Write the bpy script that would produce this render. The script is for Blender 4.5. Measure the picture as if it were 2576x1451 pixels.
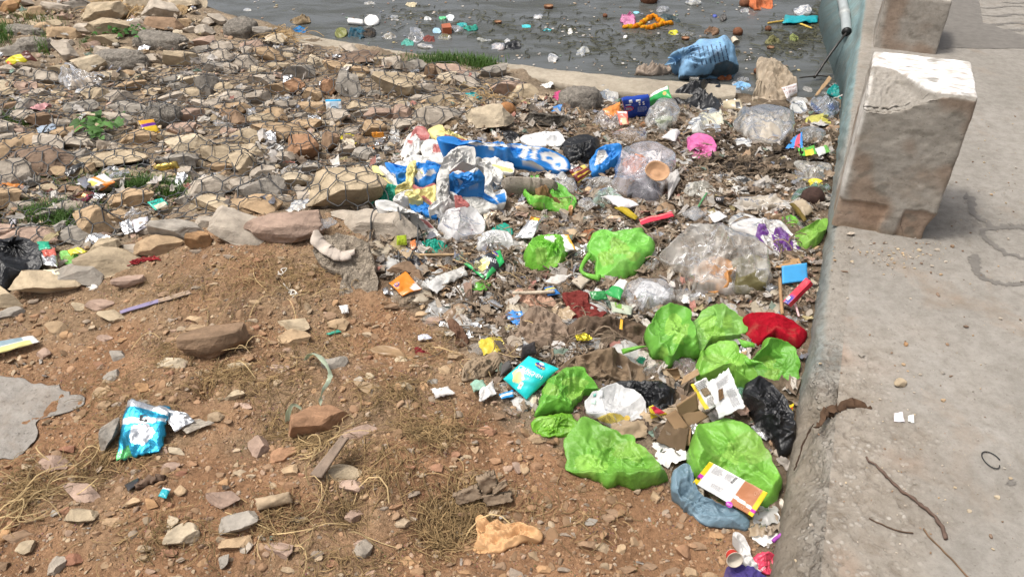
import bpy, math, random
import numpy as np
from mathutils import Vector
from mathutils.bvhtree import BVHTree

scene = bpy.context.scene
for o_ in list(bpy.data.objects): bpy.data.objects.remove(o_)
COL = scene.collection
R = math.radians
# ---------------------------------------------------------------- camera, sky, sun, exposure
CAM_H, PITCH, FPX, CX, CY = 1.70, R(35.5), 1983.0, 1288.0, 724.5   # focal length and centre in units of a 2576 wide picture
cd = bpy.data.cameras.new('camera'); cam = bpy.data.objects.new('camera', cd); COL.objects.link(cam)
cam.location = (0, 0, CAM_H); cam.rotation_euler = (R(90) - PITCH, 0, 0)
cd.sensor_fit = 'HORIZONTAL'; cd.sensor_width = 36; cd.lens = 36 * FPX / 2576
cd.clip_start = .05; cd.clip_end = 400
scene.camera = cam
SUN_EL, SUN_AZ = R(67), R(259)          # light comes from the left (azimuth clockwise from +Y)
w = bpy.data.worlds.new('World'); scene.world = w; w.use_nodes = True
nt = w.node_tree; nt.nodes.clear()
sky = nt.nodes.new('ShaderNodeTexSky'); sky.sky_type = 'NISHITA'; sky.sun_disc = False
sky.sun_elevation = SUN_EL; sky.sun_rotation = SUN_AZ; sky.dust_density = 7.0; sky.air_density = .7; sky.ozone_density = .6
bg = nt.nodes.new('ShaderNodeBackground'); bg.inputs['Strength'].default_value = .15
wo = nt.nodes.new('ShaderNodeOutputWorld')
hs = nt.nodes.new('ShaderNodeHueSaturation'); hs.inputs['Saturation'].default_value = .40      # hazy, whitish sky
nt.links.new(sky.outputs[0], hs.inputs['Color']); nt.links.new(hs.outputs[0], bg.inputs[0]); nt.links.new(bg.outputs[0], wo.inputs[0])
sl = bpy.data.lights.new('sun', 'SUN'); sl.energy = 2.1; sl.angle = R(8); sl.color = (1, .95, .87)
sun = bpy.data.objects.new('sun', sl); COL.objects.link(sun)
sd = Vector((math.sin(SUN_AZ) * math.cos(SUN_EL), math.cos(SUN_AZ) * math.cos(SUN_EL), math.sin(SUN_EL)))
sun.rotation_euler = sd.to_track_quat('Z', 'Y').to_euler(); sun.location = sd * 20
vs = scene.view_settings
vs.view_transform = 'Standard'; vs.look = 'None'; vs.exposure = .34; vs.gamma = 1; vs.use_curve_mapping = False
scene.cycles.max_bounces = 8; scene.cycles.transparent_max_bounces = 16
scene.cycles.use_denoising = True

# ---------------------------------------------------------------- noise
_rs = np.random.RandomState(7)
_PERM = _rs.permutation(256).astype(np.int64); _PERM = np.concatenate([_PERM] * 3)
_G = _rs.normal(size=(256, 3)); _G /= np.linalg.norm(_G, axis=1)[:, None]
def perlin(p, seed=0):
    p = np.asarray(p, float) + seed * 17.31
    i = np.floor(p).astype(np.int64); f = p - i; i &= 255
    u = f * f * f * (f * (f * 6 - 15) + 10)
    out = 0
    for dx in (0, 1):
        wx = u[:, 0] if dx else 1 - u[:, 0]
        for dy in (0, 1):
            wy = u[:, 1] if dy else 1 - u[:, 1]
            for dz in (0, 1):
                wz = u[:, 2] if dz else 1 - u[:, 2]
                h = _PERM[_PERM[_PERM[(i[:, 0] + dx) & 255] + ((i[:, 1] + dy) & 255)] + ((i[:, 2] + dz) & 255)]
                g = _G[h]
                out = out + wx * wy * wz * ((f[:, 0] - dx) * g[:, 0] + (f[:, 1] - dy) * g[:, 1] + (f[:, 2] - dz) * g[:, 2])
    return out * 1.5
def n2(x, y, f, seed=0):
    x = np.asarray(x, float); y = np.asarray(y, float)
    s = x.shape
    return perlin(np.stack([x.ravel() * f, y.ravel() * f, np.full(x.size, seed * 3.7)], 1), seed).reshape(s)
def fbm(p, o=3, seed=0):
    t = 0; a = 1.; q = np.asarray(p, float)
    for k in range(o):
        t = t + a * perlin(q, seed + k); q = q * 2.1; a *= .5
    return t
def tri(x): return np.abs((x % 1.0) - .5) * 4 - 1
def folds(p, n, f0, f1, seed, warp=.35):
    """sum of sharp straight folds, the look of creased film or cloth"""
    rs = np.random.RandomState(seed + 91); p = np.asarray(p, float)
    wv = perlin(p * 1.3, seed % 50) * warp
    t = 0
    for k in range(n):
        d = rs.normal(size=3); d /= np.linalg.norm(d); f = rs.uniform(f0, f1)
        e = rs.normal(size=3) * .9
        m = np.clip(.5 + 1.1 * perlin(p * .8 + e, (seed + k) % 50), 0, 1)
        t = t + tri(p @ d * f * .5 + rs.rand() + wv) * m / f
    return t * f0 / math.sqrt(n)

def creases(q, n, seed, w=.06, both=.5, l0=.25, l1=.9, spread=.55):
    """narrow pinched ridges and kinks between flat stretches, the look of crumpled film; q in units of the half size"""
    rs = np.random.RandomState(seed + 17); x, y = q[:, 0], q[:, 1]; wv = .10 * perlin(q * 1.7, seed % 50); t = np.zeros(len(q))
    for k in range(n):
        c = rs.normal(0, spread, 2); a = rs.uniform(0, math.pi); ln = rs.uniform(l0, l1); ww = w * rs.uniform(.5, 1.6); ca, sa = math.cos(a), math.sin(a)
        s_ = -(x - c[0]) * sa + (y - c[1]) * ca + wv; l_ = ((x - c[0]) * ca + (y - c[1]) * sa) / ln; fd = np.clip(1 - l_ * l_, 0, 1)
        t += rs.uniform(.4, 1.) * (1 if rs.rand() < .7 else -1) * np.maximum(0, 1 - np.abs(s_) / ww) * fd * ww * 7
        if rs.rand() < both: t += rs.uniform(-1, 1) * np.abs(s_) * np.exp(-(s_ / .35) ** 2) * fd * 1.6
    return t
# ---------------------------------------------------------------- pixel to place
_F = np.array([0, math.cos(PITCH), -math.sin(PITCH)]); _U = np.array([0, math.sin(PITCH), math.cos(PITCH)]); _R = np.array([1., 0, 0])
CAMP = np.array([0, 0, CAM_H])
def ray(px, py):
    px = np.atleast_1d(np.asarray(px, float)); py = np.atleast_1d(np.asarray(py, float))
    return _F * FPX + _R * (px - CX)[:, None] - _U * (py - CY)[:, None]
def flat(px, py, z=0.):
    d = ray(px, py); t = (np.asarray(z) - CAM_H) / d[:, 2]
    return CAMP + d * t[:, None]
def topx(P):
    q = np.atleast_2d(P) - CAMP; dz = q @ _F
    return np.stack([CX + FPX * (q @ _R) / dz, CY - FPX * (q @ _U) / dz], 1)
def pts(s): return np.array([[float(a) for a in t.split(',')] for t in s.split()])
def in1(x, y, poly):
    a = np.asarray(poly)[:, :2]; b = np.roll(a, -1, 0); k = (a[:, 1] > y) != (b[:, 1] > y); a, b = a[k], b[k]
    return bool((x < (b[:, 0] - a[:, 0]) * (y - a[:, 1]) / (b[:, 1] - a[:, 1]) + a[:, 0]).sum() % 2)
def inpoly(x, y, poly):
    x = np.asarray(x); y = np.asarray(y); c = np.zeros(x.shape, bool); n = len(poly)
    for i in range(n):
        x1, y1 = poly[i][:2]; x2, y2 = poly[(i + 1) % n][:2]
        k = ((y1 > y) != (y2 > y)) & (x < (x2 - x1) * (y - y1) / ((y2 - y1) or 1e-9) + x1)
        c ^= k
    return c
def smooth(a, b, x): t = np.clip((x - a) / (b - a), 0, 1); return t * t * (3 - 2 * t)

# ---------------------------------------------------------------- the lie of the land
WATER_Z, WALK_Z = -.20, .20
def wall_x(y): return .87 + .402 * (y - 1.75)
def shore_y(x):                                   # water side edge of the concrete ledge
    return np.interp(x, [-6, -3.2, -2.2, -1.42, -.8, .03, .43, 1.05, 2.2, 4], [8.4, 7.0, 6.35, 5.80, 5.47, 5.22, 5.08, 4.92, 4.74, 4.5])
BUMPS = [  # px, py, height, rx, ry   (metres)
    (690, 660, .14, .55, .32), (620, 830, .03, .3, .2), (150, 900, -.02, .3, .2), (420, 1280, .035, .25, .12), (900, 1010, .05, .35, .16), (560, 1000, .03, .4, .16), (1000, 1170, .07, .25, .11), (640, 1250, .03, .3, .12), (100, 1230, .02, .2, .1),
    (1125, 1330, -.055, .11, .09), (230, 1200, -.05, .14, .08), (880, 1300, -.045, .05, .04), (705, 1080, -.05, .11, .05), (520, 1005, -.05, .04, .04), (1210, 1305, -.035, .1, .07), (900, 1205, -.03, .05, .04),
    (1500, 900, .03, .35, .25), (1850, 650, .05, .4, .35), (1100, 480, .05, .35, .3), (870, 470, .04, .3, .25), (1150, 280, .06, .35, .3), (1620, 370, .02, .6, .3)]
_bp = [(flat(b[0], b[1])[0], b[2], b[3], b[4]) for b in BUMPS]
def hgt(x, y, fine=True):
    x = np.asarray(x, float); y = np.asarray(y, float)
    z = -.10 * smooth(2.6, 5.0, y + .35 * x * (x < 0) * .3)
    for c, h, rx, ry in _bp: z = z + h * np.exp(-((x - c[0]) / rx) ** 2 - ((y - c[1]) / ry) ** 2)
    d = wall_x(y) - x                              # distance to the wall
    z = z + .055 * np.exp(-(d / .28) ** 2) * smooth(1.5, 2.0, y) * (1 - smooth(3.6, 4.3, y))
    s = shore_y(x) - y
    z = z - (.06 + .02 * n2(x, y, 3, 8)) * smooth(.80, .45, s) * smooth(-.1, .6, x) * (s > -.3)
    z = np.where(s < .22, z - .35 * smooth(.22, -.5, s), z)
    z = z + .022 * n2(x, y, 2.1, 3) + .014 * n2(x, y, 6, 4)
    if fine:
        z = z + .009 * n2(x, y, 17, 5) + .0045 * n2(x, y, 43, 6)
    return z
_hx, _hy = np.arange(-9.5, 4.2, .02), np.arange(-.5, 10.5, .02)
_HG = hgt(*np.meshgrid(_hx, _hy, indexing='ij'), False)
def hq(x, y):
    """quick look-up of the coarse ground height"""
    a = np.clip((np.asarray(x, float) + 9.5) / .02, 0, len(_hx) - 1.001); b = np.clip((np.asarray(y, float) + .5) / .02, 0, len(_hy) - 1.001)
    i, j = a.astype(int), b.astype(int); u, v = a - i, b - j
    return _HG[i, j] * (1 - u) * (1 - v) + _HG[i + 1, j] * u * (1 - v) + _HG[i, j + 1] * (1 - u) * v + _HG[i + 1, j + 1] * u * v
def P(px, py, dz=0.):
    px = np.atleast_1d(np.asarray(px, float)); py = np.atleast_1d(np.asarray(py, float))
    z = np.zeros(len(px)) + dz
    for _ in range(9):
        q = flat(px, py, z); z = .3 * z + .7 * (np.maximum(hq(q[:, 0], q[:, 1]), WATER_Z) + dz)
    return flat(px, py, z)
def mpp(p): return float((np.asarray(p) - CAMP) @ _F) / FPX

# ---------------------------------------------------------------- mesh helpers
def build(name, V, F, col=None, smooth_=True):
    V = np.ascontiguousarray(V, np.float32); me = bpy.data.meshes.new(name)
    Fs = F if isinstance(F, list) else [F]
    Fs = [np.asarray(f, np.int32) for f in Fs if len(f)]
    nl = sum(f.size for f in Fs); npol = sum(len(f) for f in Fs)
    me.vertices.add(len(V)); me.vertices.foreach_set('co', V.ravel())
    me.loops.add(nl); me.polygons.add(npol)
    vi = np.concatenate([f.ravel() for f in Fs]); st = []; k = 0
    for f in Fs:
        st.append(k + np.arange(len(f)) * f.shape[1]); k += f.size
    me.loops.foreach_set('vertex_index', vi)
    me.polygons.foreach_set('loop_start', np.concatenate(st).astype(np.int32))
    me.polygons.foreach_set('use_smooth', np.full(npol, bool(smooth_)))
    me.update(calc_edges=True); me.validate()
    c = np.ones((len(V), 4), np.float32)
    if col is not None: c[:, :np.shape(col)[1]] = col
    at = me.attributes.new('Col', 'FLOAT_COLOR', 'POINT'); at.data.foreach_set('color', c.ravel())
    return me
def tag(o, label=None, cat=None, group=None, kind=None):
    if label: o['label'] = label
    if cat: o['category'] = cat
    if group: o['group'] = group
    if kind: o['kind'] = kind
    return o
def obj(name, me, m, parent=None, loc=None, label=None, cat=None, group=None, kind=None):
    if m is not None and not me.materials: me.materials.append(MAT[m])
    o = bpy.data.objects.new(name, me); COL.objects.link(o)
    if parent is not None: o.parent = parent
    if loc is not None: o.location = loc
    return tag(o, label, cat, group, kind)
def solid(name, V, F, m, parent=None, col=None, smooth_=True, **k):
    """V in world coordinates; a top-level object gets its origin at the base of the mesh"""
    V = np.asarray(V, float)
    if parent is None:
        c = V.mean(0); c[2] = V[:, 2].min()
        return obj(name, build(name, V - c, F, col, smooth_), m, None, c, **k)
    return obj(name, build(name, V - np.array(parent.location), F, col, smooth_), m, parent, **k)
def thing(name, label, cat, loc, group=None):
    o = bpy.data.objects.new(name, None); COL.objects.link(o); o.location = loc; o.empty_display_size = .05
    return tag(o, label, cat, group)
def gridF(nu, nv, off=0, wrap=False):
    i, j = np.meshgrid(np.arange(nu - 1), np.arange(nv if wrap else nv - 1), indexing='ij')
    j2 = (j + 1) % nv
    return (np.stack([i * nv + j, i * nv + j2, (i + 1) * nv + j2, (i + 1) * nv + j], -1).reshape(-1, 4) + off)
def ico(sub):
    import bmesh
    bm = bmesh.new(); bmesh.ops.create_icosphere(bm, subdivisions=sub, radius=1)
    V = np.array([v.co[:] for v in bm.verts]); F = np.array([[v.index for v in f.verts] for f in bm.faces]); bm.free()
    return V, F
_ICO = {}
def icos(s):
    if s not in _ICO: _ICO[s] = ico(s)
    return _ICO[s][0].copy(), _ICO[s][1]
def catmull(p, n, closed=True):
    p = np.asarray(p, float); m = len(p); out = []
    segs = m if closed else m - 1
    for i in range(segs):
        g = (lambda k: p[k % m]) if closed else (lambda k: p[min(max(k, 0), m - 1)])
        a, b, c, d = g(i - 1), g(i), g(i + 1), g(i + 2)
        for t in np.linspace(0, 1, 12, endpoint=False):
            out.append(.5 * (2 * b + (c - a) * t + (2 * a - 5 * b + 4 * c - d) * t * t + (3 * b - a - 3 * c + d) * t ** 3))
    out = np.array(out + [p[0] if closed else p[-1]])
    s = np.concatenate([[0], np.cumsum(np.linalg.norm(np.diff(out, axis=0), axis=1))])
    t = np.linspace(0, s[-1], n, endpoint=not closed)
    return np.stack([np.interp(t, s, out[:, k]) for k in range(p.shape[1])], 1)

# ---------------------------------------------------------------- materials
MAT = {}
def N(nt, t, **k):
    n = nt.nodes.new(t)
    for a, b in k.items(): setattr(n, a, b)
    return n
def mathn(nt, op, a, b=None):
    n = nt.nodes.new('ShaderNodeMath'); n.operation = op
    for i, v in enumerate((a, b)):
        if v is None: continue
        if isinstance(v, (int, float)): n.inputs[i].default_value = v
        else: nt.links.new(v, n.inputs[i])
    return n.outputs[0]
def noise_tex(nt, scale, detail=4, rough=.55, vec=None, dist=0):
    n = nt.nodes.new('ShaderNodeTexNoise'); n.inputs['Scale'].default_value = scale
    n.inputs['Detail'].default_value = detail; n.inputs['Roughness'].default_value = rough; n.inputs['Distortion'].default_value = dist
    if vec is not None: nt.links.new(vec, n.inputs['Vector'])
    return n.outputs['Fac']
def ramp(nt, fac, stops):
    r = nt.nodes.new('ShaderNodeValToRGB'); nt.links.new(fac, r.inputs[0]); e = r.color_ramp.elements
    while len(e) < len(stops): e.new(.5)
    for i, (p, c) in enumerate(stops):
        e[i].position = p; c = c if hasattr(c, '__len__') else (c, c, c); e[i].color = (*c, 1)
    return r.outputs[0]
def mixc(nt, fac, a, b, mode='MIX'):
    n = nt.nodes.new('ShaderNodeMix'); n.data_type = 'RGBA'; n.blend_type = mode
    for v, i in ((fac, n.inputs[0]), (a, n.inputs[6]), (b, n.inputs[7])):
        if isinstance(v, (int, float)): i.default_value = v
        elif isinstance(v, tuple): i.default_value = (*v, 1)
        else: nt.links.new(v, i)
    return n.outputs[2]
def material(name, rough=.6, spec=.5, metal=0., trans=0., clear=0., bump=(60, .3), var=(9, .25), dirt=.0, dcol=(.16, .10, .06), dscale=14, bump2=None, dist=.004, rvar=0., crinkle=0.):
    m = bpy.data.materials.new(name); m.use_nodes = True; t = m.node_tree; t.nodes.clear(); MAT[name] = m
    L = t.links.new
    out = N(t, 'ShaderNodeOutputMaterial'); pr = N(t, 'ShaderNodeBsdfPrincipled')
    geo = N(t, 'ShaderNodeNewGeometry'); pos = geo.outputs['Position']
    at = N(t, 'ShaderNodeAttribute', attribute_name='Col'); oi = N(t, 'ShaderNodeObjectInfo')
    c = mixc(t, 1., at.outputs['Color'], oi.outputs['Color'], 'MULTIPLY')
    if var[1]:
        f = noise_tex(t, var[0], 5, .6, pos)
        c = mixc(t, 1., c, ramp(t, f, [(.3, 1 - var[1]), (.7, 1 + var[1] * .6)]), 'MULTIPLY')
    if dirt:
        f = noise_tex(t, dscale, 6, .65, pos, .3)
        k = ramp(t, f, [(.62 - .3 * dirt, 0.), (.85 - .25 * dirt, min(1., dirt * 1.3))])
        c = mixc(t, k, c, dcol)
    L(c, pr.inputs['Base Color'])
    pr.inputs['Roughness'].default_value = rough; pr.inputs['Metallic'].default_value = metal
    pr.inputs['Specular IOR Level'].default_value = spec
    if rvar:
        L(ramp(t, noise_tex(t, 30, 3, .5, pos), [(.35, max(.03, rough - rvar)), (.65, min(1, rough + rvar))]), pr.inputs['Roughness'])
    bn = None
    if bump and bump[1]:
        b = N(t, 'ShaderNodeBump'); b.inputs['Strength'].default_value = bump[1]; b.inputs['Distance'].default_value = dist
        h = noise_tex(t, bump[0], 6, .65, pos)
        if bump2:
            h = mathn(t, 'ADD', h, mathn(t, 'MULTIPLY', noise_tex(t, bump2[0], 3, .6, pos), bump2[1]))
        if crinkle:
            rn = N(t, 'ShaderNodeTexNoise'); rn.noise_type = 'RIDGED_MULTIFRACTAL'; L(pos, rn.inputs['Vector']); rn.inputs['Scale'].default_value = 17; rn.inputs['Detail'].default_value = 5; rn.inputs['Roughness'].default_value = .62; rn.inputs['Distortion'].default_value = .8
            h = mathn(t, 'ADD', mathn(t, 'MULTIPLY', h, .5), mathn(t, 'MULTIPLY', rn.outputs[0], crinkle))
        L(h, b.inputs['Height']); bn = b.outputs[0]; L(bn, pr.inputs['Normal'])
    sh = pr.outputs[0]
    if trans:
        tr = N(t, 'ShaderNodeBsdfTranslucent'); L(c, tr.inputs[0])
        if bn: L(bn, tr.inputs['Normal'])
        mx = N(t, 'ShaderNodeMixShader'); mx.inputs[0].default_value = trans; L(sh, mx.inputs[1]); L(tr.outputs[0], mx.inputs[2]); sh = mx.outputs[0]
    if clear:
        tp = N(t, 'ShaderNodeBsdfTransparent'); mx = N(t, 'ShaderNodeMixShader')
        f = ramp(t, noise_tex(t, 22, 4, .6, pos, .5), [(.3, min(1., clear + .18)), (.7, max(0., clear - .22))])
        L(mathn(t, 'MULTIPLY', f, at.outputs['Alpha']), mx.inputs[0]); L(sh, mx.inputs[1]); L(tp.outputs[0], mx.inputs[2]); sh = mx.outputs[0]      # film lying double at a crease is denser
        gl = N(t, 'ShaderNodeBsdfGlossy'); gl.inputs['Roughness'].default_value = .13; gl.inputs['Color'].default_value = (1, 1, 1, 1)
        fr = N(t, 'ShaderNodeFresnel'); fr.inputs['IOR'].default_value = 1.14
        if bn: L(bn, gl.inputs['Normal']); L(bn, fr.inputs['Normal'])
        m2 = N(t, 'ShaderNodeMixShader'); L(fr.outputs[0], m2.inputs[0]); L(sh, m2.inputs[1]); L(gl.outputs[0], m2.inputs[2]); sh = m2.outputs[0]
    L(sh, out.inputs[0])
    return m
material('rock', .9, .2, bump=(28, 1.), var=(20, .30), dirt=.22, dcol=(.27, .18, .11), dscale=9, bump2=(120, .5), dist=.009, crinkle=.25)
material('conglomerate', .95, .2, bump=(55, 1.), var=(46, .45), dirt=.22, dcol=(.2, .155, .11), dscale=30, bump2=(130, .8), dist=.02)
material('pebble', .9, .2, bump=(120, .3), var=(30, .2), dirt=.22, dcol=(.25, .15, .085))
material('film', .36, .45, trans=.26, bump=(38, .7), var=(8, .16), dirt=.26, dcol=(.24, .22, .10), dscale=9, bump2=(110, .4), dist=.011, rvar=.08, crinkle=1.0)
material('film_black', .30, .5, trans=.03, bump=(34, .8), var=(8, .2), dirt=.1, dcol=(.1, .08, .06), bump2=(100, .5), dist=.012, crinkle=.4)
material('film_white', .42, .4, trans=.3, bump=(40, .5), var=(8, .1), dirt=.22, dcol=(.34, .28, .2), dscale=10, bump2=(120, .4), clear=.06, dist=.011, crinkle=.4)
material('film_clear', .34, .5, trans=.3, bump=(36, .8), var=(8, .12), dirt=.16, dcol=(.40, .32, .23), clear=.74, bump2=(110, .5), dist=.012, crinkle=.4)
material('packet', .26, .5, bump=(50, .3), var=(6, .08), dirt=.14, dcol=(.24, .17, .11), dscale=16, bump2=(130, .3), crinkle=.4, dist=.005)
material('foil', .22, .5, metal=.8, bump=(60, .7), var=(8, .15), dirt=.2, bump2=(150, .5), crinkle=.7, dist=.007)
material('paper', .85, .15, trans=.1, bump=(60, .3), var=(12, .14), dirt=.32, dcol=(.3, .21, .13), dscale=16, crinkle=.3)
material('cloth', .95, .1, bump=(30, .6), var=(10, .25), dirt=.34, dcol=(.22, .15, .09), bump2=(300, .3), dist=.010, crinkle=.5)
material('tarp', .45, .35, bump=(28, .35), var=(7, .1), dirt=.16, dcol=(.27, .23, .18), dscale=8, bump2=(90, .25), crinkle=.3, dist=.006)
material('wood', .85, .2, bump=(90, .6), var=(25, .35), dirt=.2)
material('wire', .6, .4, metal=.2, bump=(200, .2), var=(20, .3))
material('plant', .6, .35, trans=.3, bump=(80, .1), var=(20, .3))
material('fibre', .9, .15, trans=.15, bump=None, var=(15, .3))
material('plastic', .4, .45, bump=(90, .15), var=(12, .12), dirt=.2, dcol=(.2, .15, .1))
material('shred', .7, .25, trans=.1, bump=(70, .4), var=(20, .3), dirt=.5, dcol=(.19, .14, .095), dscale=20)
material('ink', .5, .3, bump=None, var=(8, .05))
material('flower', .8, .2, trans=.15, bump=(150, .4), var=(60, .4))
# ================================================================ THE SETTING
def ground_mat():
    m = bpy.data.materials.new('ground'); m.use_nodes = True; t = m.node_tree; t.nodes.clear(); MAT['ground'] = m; L = t.links.new
    out = N(t, 'ShaderNodeOutputMaterial'); pr = N(t, 'ShaderNodeBsdfPrincipled'); pos = N(t, 'ShaderNodeNewGeometry').outputs['Position']
    c = N(t, 'ShaderNodeAttribute', attribute_name='Col').outputs['Color']
    c = mixc(t, 1., c, ramp(t, noise_tex(t, 5, 6, .7, pos), [(.3, (.62, .6, .58)), (.7, (1.22, 1.2, 1.18))]), 'MULTIPLY')
    c = mixc(t, 1., c, ramp(t, noise_tex(t, 75, 5, .7, pos), [(.28, (.55, .5, .46)), (.5, (1., 1., 1.)), (.75, (1.35, 1.33, 1.3))]), 'MULTIPLY')
    vo = N(t, 'ShaderNodeTexVoronoi'); vo.inputs['Scale'].default_value = 105; L(pos, vo.inputs['Vector'])
    k = mathn(t, 'MULTIPLY', ramp(t, vo.outputs['Distance'], [(.18, 1.), (.34, 0.)]), ramp(t, noise_tex(t, 11, 3, .6, pos), [(.46, 0.), (.6, 1.)]))
    c = mixc(t, mathn(t, 'MULTIPLY', k, .65), c, mixc(t, .6, (.36, .26, .18), vo.outputs['Color'], 'SOFT_LIGHT'))
    L(c, pr.inputs['Base Color']); pr.inputs['Roughness'].default_value = .95; pr.inputs['Specular IOR Level'].default_value = .15
    b = N(t, 'ShaderNodeBump'); b.inputs['Strength'].default_value = 1.; b.inputs['Distance'].default_value = .015
    h = mathn(t, 'ADD', noise_tex(t, 60, 8, .75, pos), mathn(t, 'MULTIPLY', k, .5)); h = mathn(t, 'ADD', h, mathn(t, 'MULTIPLY', noise_tex(t, 190, 3, .6, pos), .35))
    L(h, b.inputs['Height']); L(b.outputs[0], pr.inputs['Normal']); L(pr.outputs[0], out.inputs[0])
ground_mat()
RUB = pts('1960,1451 1860,1300 1700,1240 1640,1110 1500,1100 1330,1080 1230,1010 1270,920 1150,860 1010,760 930,720 930,600 1050,560 930,420 960,330 1250,260 1420,200 1560,220 1800,230 2130,200 2130,560 2070,800 2010,1000 1990,1300 1990,1451')   # the tipped rubbish along the wall
ROCKZ = pts('-600,-60 440,-40 560,40 700,85 1000,145 1290,190 1330,230 1240,300 960,400 950,560 880,590 620,570 420,610 250,690 -60,760 -600,760')   # the stones under the wire
DIRTZ = pts('-400,760 60,760 260,690 430,615 640,580 940,620 960,760 1150,880 1240,1000 1330,1090 1450,1150 1650,1240 1880,1330 1960,1520 -400,1520')
def topoly(pz): return flat(pz[:, 0], np.maximum(pz[:, 1], -200), -.03)[:, :2]
RUBW, ROCKW, DIRTW = topoly(RUB), topoly(ROCKZ), topoly(DIRTZ)
def soft(x, y, poly, s=.07):
    t = 0
    for k in range(5):
        t = t + inpoly(x + s * 1.6 * n2(x, y, 4, 20 + k) + s * .5 * math.cos(k * 1.257), y + s * 1.6 * n2(x, y, 4, 40 + k) + s * .5 * math.sin(k * 1.257), poly)
    return t / 5.
def ax(*segs):
    a = [np.arange(s[0], s[1], s[2]) for s in segs]; c = np.concatenate(a + [[segs[-1][1]]]); return c[np.concatenate([[True], np.diff(c) > 1e-4])]
gx = ax((-9, -4.5, .12), (-4.5, -1.5, .026), (-1.5, 1.2, .0095), (1.2, 2.2, .02), (2.2, 3.4, .1))
gy = ax((.1, 2.9, .0095), (2.9, 5.4, .018), (5.4, 9, .07))
X, Y = np.meshgrid(gx, gy, indexing='ij')
Z = hgt(X, Y)
kr = soft(X, Y, RUBW); kd = soft(X, Y, DIRTW)
nn = n2(X, Y, 9, 11); Z = Z + kr * (.012 * np.abs(n2(X, Y, 14, 12)) + .006 * nn)
Z = Z + kd * .008 * np.abs(n2(X, Y, 28, 13)) * (1 + n2(X, Y, 3, 14))
red = np.clip(.42 + 1.5 * n2(X, Y, 2.2, 15) + .7 * n2(X, Y, 7, 16) + .35 * smooth(2.4, 1.5, Y), 0, 1)[..., None]
cd_ = (1 - red) * np.array([.320, .222, .138]) + red * np.array([.330, .192, .108])
cr_ = np.array([.20, .155, .11]) * (1 + .5 * n2(X, Y, 5, 17))[..., None]
dk = np.clip(1.3 * np.exp(-((X - 1.62) / .35) ** 2 - ((Y - 3.3) / .5) ** 2) + .2 * n2(X, Y, 6, 18), 0, 1)[..., None]
cr_ = cr_ * (1 - .55 * dk)
ck_ = np.array([.29, .23, .165]) * (1 + .35 * n2(X, Y, 4, 19))[..., None]
C = ck_ * np.ones(X.shape + (1,)); C = C * (1 - kd[..., None]) + cd_ * kd[..., None]; C = C * (1 - kr[..., None]) + cr_ * kr[..., None]
wet = smooth(-.10, -.2, Z)[..., None]; C = C * (1 - .6 * wet)
V = np.stack([X, Y, Z], -1).reshape(-1, 3)
g = obj('ground', build('ground', V, gridF(len(gx), len(gy))[:, ::-1], C.reshape(-1, 3)), 'ground', kind='structure')
def ground_z(x, y): return float(hq(x, y))

# ---- water
def water_mat():
    m = bpy.data.materials.new('water'); m.use_nodes = True; t = m.node_tree; t.nodes.clear(); MAT['water'] = m; L = t.links.new
    out = N(t, 'ShaderNodeOutputMaterial'); pr = N(t, 'ShaderNodeBsdfPrincipled'); pos = N(t, 'ShaderNodeNewGeometry').outputs['Position']
    mp = N(t, 'ShaderNodeMapping'); mp.inputs['Scale'].default_value = (1, 2.6, 1); L(pos, mp.inputs[0])
    a = noise_tex(t, 2.2, 6, .62, mp.outputs[0], .8)
    c = mixc(t, ramp(t, a, [(.40, 0.), (.62, 1.)]), (.092, .098, .098), (.052, .054, .046))
    sc = ramp(t, noise_tex(t, 16, 6, .7, mp.outputs[0], .4), [(.56, 0.), (.66, .6)])
    c = mixc(t, sc, c, (.065, .067, .036))
    L(c, pr.inputs['Base Color']); pr.inputs['IOR'].default_value = 1.33
    L(ramp(t, a, [(.35, .10), (.65, .30)]), pr.inputs['Roughness'])
    b = N(t, 'ShaderNodeBump'); b.inputs['Strength'].default_value = .25; b.inputs['Distance'].default_value = .01
    L(noise_tex(t, 14, 3, .5, mp.outputs[0]), b.inputs['Height']); L(b.outputs[0], pr.inputs['Normal']); L(pr.outputs[0], out.inputs[0])
water_mat()
obj('water', build('water', np.array([[-60, 4.0, WATER_Z], [2.4, 4.0, WATER_Z], [60, 120., WATER_Z], [-60, 120, WATER_Z]]), np.array([[0, 1, 2, 3]])), 'water', kind='structure')

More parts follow.
